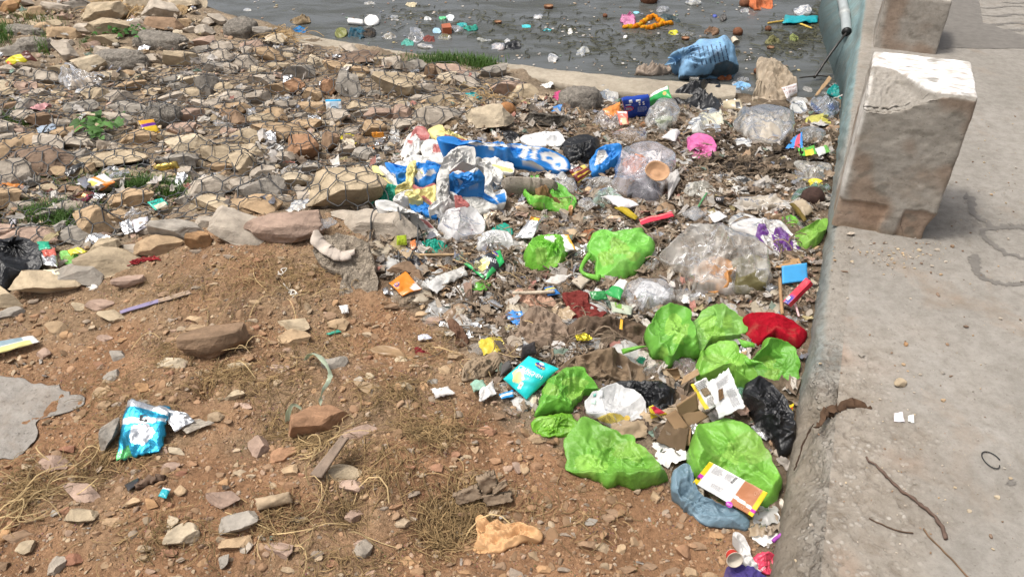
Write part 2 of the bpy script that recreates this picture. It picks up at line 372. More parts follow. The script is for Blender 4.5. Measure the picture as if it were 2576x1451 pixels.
# ---- concrete
def concrete_mat(name, pit=1., grain=1.):
    m = bpy.data.materials.new(name); m.use_nodes = True; t = m.node_tree; t.nodes.clear(); MAT[name] = m; L = t.links.new
    out = N(t, 'ShaderNodeOutputMaterial'); pr = N(t, 'ShaderNodeBsdfPrincipled'); pos = N(t, 'ShaderNodeNewGeometry').outputs['Position']
    c = N(t, 'ShaderNodeAttribute', attribute_name='Col').outputs['Color']
    c = mixc(t, 1., c, ramp(t, noise_tex(t, 1.7, 6, .65, pos, .3), [(.3, (.80, .79, .77)), (.7, (1.14, 1.13, 1.12))]), 'MULTIPLY')
    c = mixc(t, 1., c, ramp(t, noise_tex(t, 26, 8, .78, pos), [(.3, (.72, .70, .67)), (.55, (1., 1., 1.)), (.8, (1.22, 1.22, 1.2))]), 'MULTIPLY')
    sp = ramp(t, noise_tex(t, 95, 4, .6, pos), [(.62, 0.), (.72, .55 * pit)])
    c = mixc(t, sp, c, (.11, .085, .06))
    br = ramp(t, noise_tex(t, 3.6, 7, .7, pos, .6), [(.55, 0.), (.75, .45)])
    c = mixc(t, br, c, (.25, .175, .115))
    al = mathn(t, 'SUBTRACT', 1., N(t, 'ShaderNodeAttribute', attribute_name='Col').outputs['Alpha'])      # worn skin: the aggregate shows
    vo = N(t, 'ShaderNodeTexVoronoi'); vo.inputs['Scale'].default_value = 62; L(pos, vo.inputs['Vector']); v2 = N(t, 'ShaderNodeTexVoronoi'); v2.inputs['Scale'].default_value = 135; L(pos, v2.inputs['Vector'])
    bwv = N(t, 'ShaderNodeRGBToBW'); L(vo.outputs['Color'], bwv.inputs[0]); agg = mixc(t, bwv.outputs[0], (.17, .145, .115), (.42, .39, .345))
    am = mathn(t, 'MULTIPLY', al, ramp(t, vo.outputs['Distance'], [(.25, 1.), (.45, 0.)])); am = mathn(t, 'MULTIPLY', am, ramp(t, noise_tex(t, 15, 4, .6, pos), [(.38, .1), (.56, .95)]))
    c = mixc(t, am, c, agg); dk_ = mathn(t, 'MULTIPLY', al, ramp(t, noise_tex(t, 22, 6, .7, pos, .5), [(.50, 0.), (.68, .8)])); c = mixc(t, dk_, c, (.145, .115, .085))
    L(c, pr.inputs['Base Color']); pr.inputs['Roughness'].default_value = .9; pr.inputs['Specular IOR Level'].default_value = .25
    b = N(t, 'ShaderNodeBump'); b.inputs['Strength'].default_value = .55 * grain; b.inputs['Distance'].default_value = .006
    h = mathn(t, 'SUBTRACT', noise_tex(t, 34, 8, .75, pos), mathn(t, 'MULTIPLY', sp, .6)); h = mathn(t, 'ADD', h, mathn(t, 'MULTIPLY', noise_tex(t, 140, 3, .6, pos), .3)); h = mathn(t, 'ADD', h, mathn(t, 'MULTIPLY', am, .9)); h = mathn(t, 'SUBTRACT', h, mathn(t, 'MULTIPLY', dk_, 1.2))
    L(h, b.inputs['Height']); L(b.outputs[0], pr.inputs['Normal']); L(pr.outputs[0], out.inputs[0])
concrete_mat('concrete'); concrete_mat('concrete_rough', 1.2, 1.9)
DW = np.array([.402, 1.]) / math.hypot(.402, 1); RW = np.array([DW[1], -DW[0]]); OW = np.array([wall_x(0), 0.])
def wp(s, t): s = np.asarray(s, float)[..., None]; t = np.asarray(t, float)[..., None]; return OW + s * DW + t * RW
CONC = np.array([.262, .246, .222])
def chipped(x, y):          # how worn the near edge of the walkway is, 0..1
    t = (x - wall_x(y)) * DW[1]
    return np.clip(smooth(2.05, 1.6, y) * smooth(.42 + .2 * n2(x, y, 3, 61), .05, t) + .25 * n2(x, y, 7, 62) * smooth(2.2, 1.6, y), 0, 1)
def walk_z(x, y):
    k = chipped(x, y)
    return WALK_Z + .0025 * n2(x, y, 3, 63) - k * (.010 + .012 * np.abs(n2(x, y, 16, 64)) + .006 * n2(x, y, 45, 65)) + .0012 * n2(x, y, 40, 66)
JOIN = .085
sg = ax((-1.2, .5, .06), (.5, 2.3, .011), (2.3, 4, .02), (4, 9.5, .06)); tg = ax((JOIN, .9, .011), (.9, 2, .02), (2, 7, .1))
S_, T_ = np.meshgrid(sg, tg, indexing='ij'); q = wp(S_, T_); X, Y = q[..., 0], q[..., 1]
k = chipped(X, Y)[..., None]
C = CONC * (1 - .10 * k) + k * np.array([.02, .005, -.01])
red = (smooth(.25, .6, n2(X, Y, 5, 67)) * smooth(.1, .5, chipped(X, Y)) * .4)[..., None]; C = C * (1 - red) + red * np.array([.33, .19, .12]); C = np.concatenate([C * np.ones(X.shape + (1,)), 1 - k], -1)
V = np.stack([X, Y, walk_z(X, Y)], -1).reshape(-1, 3)
obj('walkway', build('walkway', V, gridF(len(sg), len(tg))[:, ::-1], C.reshape(-1, 4)), 'concrete', kind='structure')
# retaining wall: face and rounded shoulder, butted to the walkway slab
sg = ax((-1.2, .5, .06), (.5, 2.6, .010), (2.6, 4.5, .02), (4.5, 9.5, .06))
prof = [(-.02, -.6), (-.01, -.3), (0, -.12), (0, -.04), (0, .0), (.001, .03), (.002, .06), (.003, .09), (.004, .11), (.006, .13), (.008, .15), (.011, .165), (.015, .178), (.02, .188), (.028, .195), (.038, .199), (.05, .2), (.062, .2), (.074, .2), (JOIN, .2)]
ny_ = len(prof); T_ = np.zeros((len(sg), ny_)); Z_ = np.zeros_like(T_); S_ = np.repeat(sg[:, None], ny_, 1)
for j, (t, z) in enumerate(prof):
    yy = sg * DW[1]; near = smooth(1.72, 1.55, yy); toe = smooth(4.4, 6.6, yy)
    wear = near * (.052 + .012 * n2(sg, sg * 0, 7, 70)) * smooth(.06, .19, np.full_like(sg, z)) * (1 if z < .199 else smooth(JOIN, .05, np.full_like(sg, t)))
    T_[:, j] = np.minimum(t + wear, JOIN - .0005 * (ny_ - 1 - j)) - toe * .28 * smooth(.15, -.15, np.full_like(sg, z)); Z_[:, j] = z
q = wp(S_, T_); X, Y = q[..., 0], q[..., 1]
nz = n2(X + Z_, Y + 2 * Z_, 13, 71) * .005 + n2(X + Z_, Y + Z_ * 3, 38, 72) * .004
fac = (Z_ < .19)
chp = smooth(.05, .45, n2(X * 1.0 + Z_, Y, 7.5, 75) + .5 * n2(X + Z_, Y, 19, 76)) * smooth(1.9, 1.5, Y) * smooth(.09, .17, Z_); Z_ = Z_ - chp * .016 * (T_ < JOIN - .01); X = X + chp * .008 * (T_ < JOIN - .02)
X = X - fac * nz * 1.4; Z_ = np.where(Z_ >= .165, Z_ + (walk_z(X, Y) - WALK_Z) * smooth(.16, .2, Z_), Z_)
crack = np.exp(-((Y - (1.60 + .5 * (T_ - .05))) / .022) ** 2) * smooth(.02, .12, Z_) * .028; Z_ = Z_ - crack * (Z_ > .1); X = X + crack * .6
paint = (smooth(.197, .186, Z_) * smooth(1.62, 1.8, Y) * np.clip(.9 + .5 * n2(X + Z_, Y, 8, 73), 0, 1))[..., None]
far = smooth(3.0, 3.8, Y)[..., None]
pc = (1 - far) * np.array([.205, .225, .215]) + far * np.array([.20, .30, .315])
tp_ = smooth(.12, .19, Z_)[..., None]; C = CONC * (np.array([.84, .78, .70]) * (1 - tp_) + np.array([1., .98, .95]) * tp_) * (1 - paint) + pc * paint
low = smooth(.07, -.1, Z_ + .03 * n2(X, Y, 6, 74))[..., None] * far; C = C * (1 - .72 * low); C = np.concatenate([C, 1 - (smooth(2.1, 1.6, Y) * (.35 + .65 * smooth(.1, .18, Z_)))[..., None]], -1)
V = np.stack([X, Y, Z_], -1).reshape(-1, 3)
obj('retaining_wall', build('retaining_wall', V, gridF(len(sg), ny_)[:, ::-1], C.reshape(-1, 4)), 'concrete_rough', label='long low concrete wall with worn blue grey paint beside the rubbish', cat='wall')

def post(name, label, cx, cy, w, d, h, seed, res, chip=True):
    """rounded concrete post standing on the walkway, local axes across and along the wall"""
    r = .012; Vs, Fs, k = [], [], 0
    def face(fx):
        nonlocal k
        a, b = fx[3], fx[4]; rz = res * (.5 if fx[0][2] > 0 else 1); na, nb = max(3, int(a / rz)), max(3, int(b / rz))
        u, v = np.meshgrid(np.linspace(0, 1, na), np.linspace(0, 1, nb), indexing='ij'); o, e, f = map(np.array, fx[:3])
        Vs.append((o + u[..., None] * e + v[..., None] * f).reshape(-1, 3)); Fs.append(gridF(na, nb, k)); k += na * nb
    W, D = w / 2, d / 2
    face(((-W, -D, 0), (w, 0, 0), (0, 0, h), w, h)); face(((W, -D, 0), (0, d, 0), (0, 0, h), d, h))
    face(((W, D, 0), (-w, 0, 0), (0, 0, h), w, h)); face(((-W, D, 0), (0, -d, 0), (0, 0, h), d, h)); face(((-W, -D, h), (w, 0, 0), (0, d, 0), w, d))
    V = np.concatenate(Vs); lo = np.array([-W + r, -D + r, -1]); hi = np.array([W - r, D - r, h - r])
    inn = np.clip(V, lo, hi); dv = V - inn; L_ = np.linalg.norm(dv, axis=1); o = L_ > 1e-9
    V[o] = inn[o] + dv[o] / L_[o][:, None] * r
    V = V + (dv / np.maximum(L_, 1e-9)[:, None]) * (perlin(V * 9, seed) * .004 + perlin(V * 40, seed + 1) * .0018)[:, None]
    topm = smooth(h - .02, h - .006, V[:, 2])
    nn_ = perlin(V * 14, seed + 2); n3 = perlin(V * np.array([26, 60, 30]), seed + 3)
    base = np.array([.33, .305, .27]) * (1 + .12 * perlin(V * 5, seed + 4))[:, None]
    br = np.clip(2.4 * perlin(V * np.array([7, 7, 5]) + 3, seed + 5) - .30 + .6 * nn_, 0, .6)[:, None]; C = base * (1 - br) + br * np.array([.25, .165, .11])
    if chip:
        cu = np.clip((V[:, 0] + W) / w, 0, 1); cv = (V[:, 1] + D) / d          # broken corner: everything in front of this curve
        curve = .52 - .50 * smooth(.12, .72, cu) + .02 * nn_ + .008 * perlin(V * 40, seed + 12)
        brk = smooth(curve + .04, curve - .05, cv); edge_ = smooth(curve + .012, curve + .002, cv)
        depth = brk * (.010 + .085 * smooth(.5, .0, cv) * smooth(.8, .15, cu) + .010 * np.abs(perlin(V * 45, seed + 6)) + .006 * perlin(V * 90, 4))
        cut = np.maximum(0, V[:, 2] - (h - depth)); V[:, 2] -= cut
        V[:, 1] += (cut > .02) * (V[:, 1] < -D + .03) * .012 * smooth(.8, .2, cu)
        wp_ = np.clip(topm * (1 - edge_) * np.clip(.85 + 1.4 * n3, .35, 1), 0, 1)[:, None]; C = C * (1 - wp_) + wp_ * np.array([.78, .78, .77])
        bk = (topm * edge_)[:, None]; C = C * (1 - bk) + bk * np.array([.30, .28, .25])
        al = (smooth(-W + .016, -W + .006, V[:, 0]) * smooth(.08, .2, V[:, 2]) * (V[:, 1] < 0))[:, None] * .8; C = C * (1 - al) + al * np.array([.62, .60, .57])
        lowz = (smooth(.125, .11, V[:, 2] + .012 * nn_) * (V[:, 1] < -D + .03) * (1 - .95 * smooth(.035, .02, np.abs(V[:, 0] - .02 - .1 * V[:, 2]))))[:, None] * .62
        C = C * (1 - lowz) + lowz * np.array([.33, .215, .145]); V[:, 1] += (lowz[:, 0] > .4) * .006
        dirt_ = smooth(.04, .01, V[:, 2])[:, None] * .5; C = C * (1 - dirt_) + dirt_ * np.array([.2, .15, .1])
        cc = smooth(.05, .12, V[:, 2]) + smooth(W - .06 - .4 * V[:, 2], W - .08 - .4 * V[:, 2], V[:, 0]); V[:, 0] -= (1 - np.clip(cc, 0, 1)) * .02 * (V[:, 1] < 0)
    pit = perlin(V * np.array([16, 16, 26]), seed + 8); pk = smooth(.36, .46, pit)[:, None] * .55; C = C * (1 - pk) + pk * np.array([.16, .145, .12])
    Wd = np.stack([cx + V[:, 0] * RW[0] + V[:, 1] * DW[0], cy + V[:, 0] * RW[1] + V[:, 1] * DW[1], V[:, 2] + WALK_Z - .006], 1)
    return solid(name, Wd, Fs, 'concrete', col=np.clip(C, .02, 1), label=label, cat='post')
b_ = flat(2335, 610, WALK_Z)[0]; a_ = flat(2092, 561, WALK_Z)[0]
m_ = (a_ + b_) / 2
c_ = m_[:2] + DW * .18
post('concrete_post', 'square concrete post with chipped top and flaking white paint', c_[0], c_[1], .325, .36, .545, 5, .0065)
b2 = flat(2354, 137, WALK_Z)[0]
c2 = b2[:2] - RW * .165 + DW * .2
post('concrete_post', 'bare pitted concrete post behind the white topped one', c2[0], c2[1], .33, .40, .30, 9, .011, chip=False)
# ---- stains: dried trickles and the wet patch, thin sheets on the slab
def stain_mat():
    m = bpy.data.materials.new('wet'); m.use_nodes = True; t = m.node_tree; L = t.links.new; MAT['wet'] = m
    pr = t.nodes['Principled BSDF']; pos = N(t, 'ShaderNodeNewGeometry').outputs['Position']
    L(ramp(t, noise_tex(t, 26, 8, .75, pos), [(.3, (.11, .10, .087)), (.7, (.18, .165, .145))]), pr.inputs['Base Color'])
    pr.inputs['Roughness'].default_value = .65
stain_mat()
def stain(label, line, wd, seed, name='water_stain'):
    p = catmull(pts(line), 90, False); q = flat(p[:, 0], p[:, 1], WALK_Z)
    s = np.linspace(0, 9, 90); t = np.gradient(q[:, :2], axis=0); t /= np.linalg.norm(t, axis=1)[:, None]; nrm = np.stack([-t[:, 1], t[:, 0]], 1)
    wdt = np.interp(np.linspace(0, 1, 90), np.linspace(0, 1, len(wd)), wd) * .0008
    rows = []
    for f in (-1, -.33, .33, 1):
        o = wdt * (f * (1 + .9 * n2(s, s * 0 + f, 4, seed) + .5 * n2(s, s * 0 + f, 11, seed + 4)) + 1.1 * n2(s, s * 0, 1.6, seed + 1) + .5 * n2(s, s * 0, 6, seed + 2))
        xy = q[:, :2] + nrm * o[:, None]; rows.append(np.column_stack([xy, walk_z(xy[:, 0], xy[:, 1]) + .002]))
    solid(name, np.stack(rows, 1).reshape(-1, 3), gridF(90, 4), 'wet', label=label, cat='stain')
stain('dark wet trickle winding down the walkway beside the concrete post', '2425,492 2445,500 2438,520 2455,545 2485,560 2478,575 2475,590 2490,610 2520,632 2560,648 2600,660', [26, 20, 14, 16, 18, 12, 14, 16, 14, 14, 12], 81)
stain('short dark wet trickle running lower across the walkway', '2437,645 2455,655 2452,670 2462,690 2485,705 2510,712 2545,716 2600,712', [24, 22, 14, 12, 13, 12, 10, 12], 83)
stain('dark wet branch joining the trickle at the picture edge', '2490,578 2510,574 2530,570 2545,572 2565,570 2600,574', [8, 14, 20, 22, 24, 24], 85)
stain('dark round wet spot low on the walkway edge', '2535,1209 2540,1212 2548,1220', [8, 16, 10], 87)
def wetpatch(label, outline, seed):
    o = catmull(pts(outline), 140); q = flat(o[:, 0], o[:, 1], WALK_Z); c = q.mean(0); rows = []
    for r_ in np.linspace(.02, 1, 12):
        xy = c[:2] + (q[:, :2] - c[:2]) * r_ * (1 + (.05 * n2(q[:, 0], q[:, 1], 6, seed) if r_ > .95 else 0) * np.ones(len(q)))[:, None]
        rows.append(np.column_stack([xy, walk_z(xy[:, 0], xy[:, 1]) + .0022]))
    solid('water_stain', np.stack(rows).reshape(-1, 3), gridF(12, 140, wrap=True), 'wet', label=label, cat='stain')
wetpatch('dark damp band on the walkway beyond the posts', '2383,25 2392,-30 2400,-80 2446,-80 2436,-20 2446,10 2434,40 2446,62 2462,84 2500,98 2560,106 2640,112 2660,124 2560,121 2460,122 2400,119 2362,125 2368,85', 91)
for i, (x0, x1, y, wd) in enumerate(((2455, 2620, 18, 14), (2470, 2700, 38, 22), (2462, 2600, 60, 26), (2480, 2700, 78, 30), (2500, 2720, 96, 34), (2520, 2640, 6, 12))):
    stain(f'{("first", "second", "third", "fourth", "fifth", "sixth")[i]} thin wet streak from the top on the far walkway' if i < 5 else 'thin wet streak highest up on the far walkway', f'{x0},{y} {x0+40},{y+3} {x0+90},{y-2} {x1},{y+4}', [3, wd, wd * .6, wd, 4], 100 + i)
# ---- ledge at the water's edge
wl = pts('640,58 690,74 800,92 1000,128 1150,146 1300,162 1450,180 1580,193 1700,203 1800,210 1852,215'); ll = pts('600,80 690,92 800,112 1000,146 1150,165 1300,186 1440,214 1560,230 1700,238 1800,242 1850,240')
n_ = 150; A = catmull(wl, n_, False); B = catmull(ll, n_, False); LZ = -.105
a3 = flat(A[:, 0], A[:, 1], LZ); b3 = flat(B[:, 0], B[:, 1], LZ); rows = [np.column_stack([a3[:, :2], np.full(n_, -.5)]), np.column_stack([a3[:, :2], np.full(n_, LZ - .03)])]
for f in np.linspace(0, 1, 22):
    rows.append(a3 * (1 - f) + b3 * f)
rows += [np.column_stack([b3[:, :2], np.full(n_, LZ - .04)]), np.column_stack([b3[:, :2] - [0, .01], np.full(n_, -.5)])]
V = np.stack(rows); V[..., 2] += np.where(V[..., 2] > -.3, .008 * n2(V[..., 0], V[..., 1], 6, 97) + .003 * n2(V[..., 0], V[..., 1], 30, 98), 0); V[1:4, :, 1] += .012 * n2(V[1:4, :, 0], V[1:4, :, 1], 9, 99)
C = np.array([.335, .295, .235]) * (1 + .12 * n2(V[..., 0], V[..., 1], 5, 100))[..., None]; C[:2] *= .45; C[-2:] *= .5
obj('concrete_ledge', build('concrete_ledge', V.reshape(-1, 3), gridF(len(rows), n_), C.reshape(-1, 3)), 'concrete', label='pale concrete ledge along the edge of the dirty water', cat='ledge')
# ================================================================ BUILDERS
def wloc(o):
    l = np.array(o.location)
    while o.parent is not None: o = o.parent; l = l + np.array(o.location)
    return l
def put(name, V, F, m, parent=None, col=None, smooth_=True, label=None, cat=None, group=None, kind=None):
    V = np.asarray(V, float)
    if parent is None:
        c = V.mean(0); c[2] = V[:, 2].min(); return obj(name, build(name, V - c, F, col, smooth_), m, None, c, label, cat, group, kind)
    return obj(name, build(name, V - wloc(parent), F, col, smooth_), m, parent, None, label, None, group, kind)
def shade(col, V, seed=0, amt=.12, f=9):
    return np.clip(np.asarray(col)[None] * (1 + amt * perlin(V * f, seed % 60))[:, None], 0.004, 1)
def blob(name, label, cat, outline, col, m='film', seed=1, zt=None, bulge=.28, crease=.05, fine=.4, lump=.35, knot=None, pleat=.10, paint=(), parent=None, n=110, K=30, ragged=.045, edge=2.4, c=None, group=None, sharp=1., base=0., jit=0., ref=None, facet=8):
    """a crumpled bag, cloth or heap: closed body over the ground whose rim follows the outline (picture units)"""
    if isinstance(outline, str):
        o_ = pts(outline)
        if n == 110 and K == 30 and np.ptp(o_, axis=0).sum() > 180: n, K = 150, 42
    o = catmull(pts(outline), n) if isinstance(outline, str) else outline
    n = len(o)
    lo, hi = o[:, 1].min(), o[:, 1].max(); mid = P(o[:, 0].mean(), hi)[0]; px = mpp(mid)
    size = .5 * (np.ptp(o[:, 0]) + np.ptp(o[:, 1])) * .5 * px
    if zt is None: zt = .33 * (hi - lo) * px
    if ref: lo, hi, zt = ref
    fr = (hi - o[:, 1]) / (hi - lo + 1e-9)
    O = P(o[:, 0], o[:, 1], base + zt * fr)
    cc = o.mean(0) if c is None else np.array(c, float)
    Cn = P(cc[0], cc[1], base + zt * (hi - cc[1]) / (hi - lo + 1e-9))[0]
    A = O - Cn; nv = np.cross(A, np.roll(A, -1, 0)).sum(0); nv /= np.linalg.norm(nv)
    if nv[2] < 0: nv = -nv
    e1 = np.array([1., 0, 0]); e1 = e1 - nv * (e1 @ nv); e1 /= np.linalg.norm(e1); e2 = np.cross(nv, e1)
    rho = (np.arange(1, K + 1) / K) ** .85
    B = Cn + A[None] * rho[:, None, None]; B = B.reshape(-1, 3); rr = np.repeat(rho, n)
    B = np.concatenate([Cn[None], B]); rr = np.concatenate([[0], rr])
    q = np.stack([(B - Cn) @ e1, (B - Cn) @ e2, 0 * rr], 1) / size
    if m == 'film_clear': bulge, lump = bulge * .82, max(lump, .75)
    H = bulge * size * 2
    if ref and parent is not None and parent.name in ob_info: H = min(max(H, .7 * ob_info[parent.name]['H']), .95 * ob_info[parent.name]['H'])
    env = np.clip(1 - rr ** edge, 0, 1) ** .6; ins = 1 - rr ** 8
    d = H * env * (1 + lump * fbm(q * 1.1 + seed, 2, seed % 40))
    if m == 'film_clear': crease = crease * 1.6
    fs = np.random.RandomState(seed + 7)
    for _ in range(facet):                              # flat facets pressed into the bulge
        q0 = fs.normal(0, .45, 2); gq = fs.normal(0, .75, 2); d = np.minimum(d, H * (fs.uniform(.74, 1.15) + gq[0] * (q[:, 0] - q0[0]) + gq[1] * (q[:, 1] - q0[1])) + .8 * H * rr ** 3)
    d = np.maximum(d, -.15 * H)
    ins = 1 - rr ** 5
    if m.startswith('film') or m in ('tarp', 'packet'):
        big = n > 70
        d = d + crease * size * 2.2 * sharp * creases(q, 44 if big else 18, seed, .06) * ins
        d = d + 2.2 * crease * size * 2 * folds(q + seed, 6, 1.0, 2.4, seed) * ins
        cf = creases(q, 130 if big else 30, seed + 3, .026, .25, .08, .4, .6); d = d + crease * (.5 + fine) * size * 2.0 * cf * ins
    else:
        d = d + crease * size * 1.1 * creases(q, 60, seed, .05) * ins
        d = d + 3.2 * crease * size * 2 * sharp * folds(q + seed, 7, 1.0, 2.6, seed) * ins
        d = d + 3.0 * crease * fine * size * 2 * folds(q * 1.0 + seed, 8, 3., 6.5, seed + 5) * ins
        d = d + .4 * crease * size * 2 * folds(q * 1.0 + seed, 6, 7., 12, seed + 11, 1.) * ins * fine * 4
    for kt in (knot if isinstance(knot, list) else [knot] if knot else []):
        kw = P(kt[0], kt[1], base + zt * (hi - kt[1]) / (hi - lo))[0]; qk = np.array([(kw - Cn) @ e1, (kw - Cn) @ e2]) / size
        dx, dy = q[:, 0] - qk[0], q[:, 1] - qk[1]; dd = np.hypot(dx, dy); ph = np.arctan2(dy, dx)
        nf = 17 + seed % 5; ga = np.exp(-(dd / .62) ** 2) * (1 - np.exp(-(dd / .08) ** 2))
        d = d + pleat * size * ga * (tri(ph / 6.283 * nf + .9 * perlin(q * 2, seed % 30)) + .6 * tri(ph / 6.283 * nf * .43 + .3)) * ins
        d = d - .10 * size * np.exp(-(dd / .16) ** 2) * ins
    V = B + nv * d[:, None]
    if jit: V = V + np.stack([perlin(V * 60, 3), perlin(V * 60, 4), perlin(V * 60, 5)], 1) * jit * size
    if ragged:
        th = np.arctan2(A @ e2, A @ e1); ct = np.column_stack([np.cos(th), np.sin(th), 0 * th]); rg = ragged * size * (1.6 * folds(ct * 1.6 + seed, 6, 1.2, 3.5, seed + 2) * 2.5 + .7 * perlin(ct * 7, seed % 30))
        V[1:] += ((A / np.linalg.norm(A, axis=1)[:, None])[None] * (rho ** 4)[:, None, None] * rg[None, :, None]).reshape(-1, 3)
    rim = V[-n:].copy()
    s1 = Cn + (rim - Cn) * .94; g1 = np.maximum(hq(s1[:, 0], s1[:, 1]), WATER_Z); s1[:, 2] = g1 + (rim[:, 2] - g1) * .45
    s2 = Cn + (rim - Cn) * .84; s2[:, 2] = np.maximum(hq(s2[:, 0], s2[:, 1]), WATER_Z) - .015
    V = np.concatenate([V, s1, s2, [[Cn[0], Cn[1], s2[:, 2].mean()]]])
    fan = np.array([[0, 1 + j, 1 + (j + 1) % n] for j in range(n)]); last = 1 + (K + 1) * n
    bot = np.array([[len(V) - 1, last + (j + 1) % n, last + j] for j in range(n)])
    F = [fan, gridF(K + 2, n, 1, wrap=True)[:, ::-1], bot]
    C = shade(col, V, seed, .13, 12)
    if paint:
        pxy = topx(V)
        for pl, pc in paint:
            pp = pts(pl) if isinstance(pl, str) else pl
            k = inpoly(pxy[:, 0], pxy[:, 1], pp); k[1 + K * n:] = False
            C[k] = np.asarray(pc) * (1 + .06 * perlin(V[k] * 30, 2))[:, None]
    if m in ('film_clear', 'film_white'):
        C = np.column_stack([C, np.ones(len(C))]); C[:len(cf), 3] = np.clip(1.1 - 2.2 * np.abs(cf), .2, 1)
    ob = put(name, V, F, m, parent, C, True, label, cat, group)
    ob_info[ob.name] = dict(top=Cn + nv * H, n=nv, size=size, px=px, H=H, ref=(lo, hi, zt))
    if parent is None: OCC.append((o[:, 0].mean(), o[:, 1].mean(), np.ptp(o[:, 0]) / 2, np.ptp(o[:, 1]) / 2)); KEEP.append(o)
    if knot:
        for kt in (knot if isinstance(knot, list) else [knot]):
            pxy = topx(V[:1 + K * n]); i = np.argmin((pxy[:, 0] - kt[0]) ** 2 + (pxy[:, 1] - kt[1]) ** 2)
            tuft('knot', V[i] - nv * .03 * size, nv * .7 + _towards(V[i]) * .3, size * .30, col, m, ob, seed)
    return ob
ob_info = {}
def _towards(p): d = CAMP - p; return d / np.linalg.norm(d)
def tuft(name, p, ax_, r, col, m, parent, seed, ln=1.0, tilt=.35):
    """gathered top of a tied bag: a ruffled little funnel"""
    rs = np.random.RandomState(seed); a = np.asarray(ax_, float) + rs.normal(size=3) * tilt; a /= np.linalg.norm(a)
    e1 = np.cross(a, [.3, .2, .9]); e1 /= np.linalg.norm(e1); e2 = np.cross(a, e1)
    K, n = 8, 40; th = np.linspace(0, 2 * math.pi, n, endpoint=False); V = []
    for k in range(K):
        f = k / (K - 1); rad = r * (.10 + .62 * f ** 1.6) * (1 + .35 * np.sin(7 * th + seed) * f + .25 * np.sin(13 * th) * f); rad *= (1 + .4 * f * np.sin(th * 2 + seed))
        z = r * ln * (f * (1 + .25 * np.sin(3 * th + seed)) - .1)
        V.append(p + e1 * (np.cos(th) * rad)[:, None] + e2 * (np.sin(th) * rad)[:, None] + a * z[:, None])
    V = np.concatenate(V); return put(name, V, gridF(K, n, wrap=True), m, parent, shade(col, V, seed, .2, 40))
def quadmap(Q):
    Q = np.asarray(Q, float)
    return lambda u, v: ((1 - u) * (1 - v))[:, None] * Q[0] + (u * (1 - v))[:, None] * Q[1] + (u * v)[:, None] * Q[2] + ((1 - u) * v)[:, None] * Q[3]
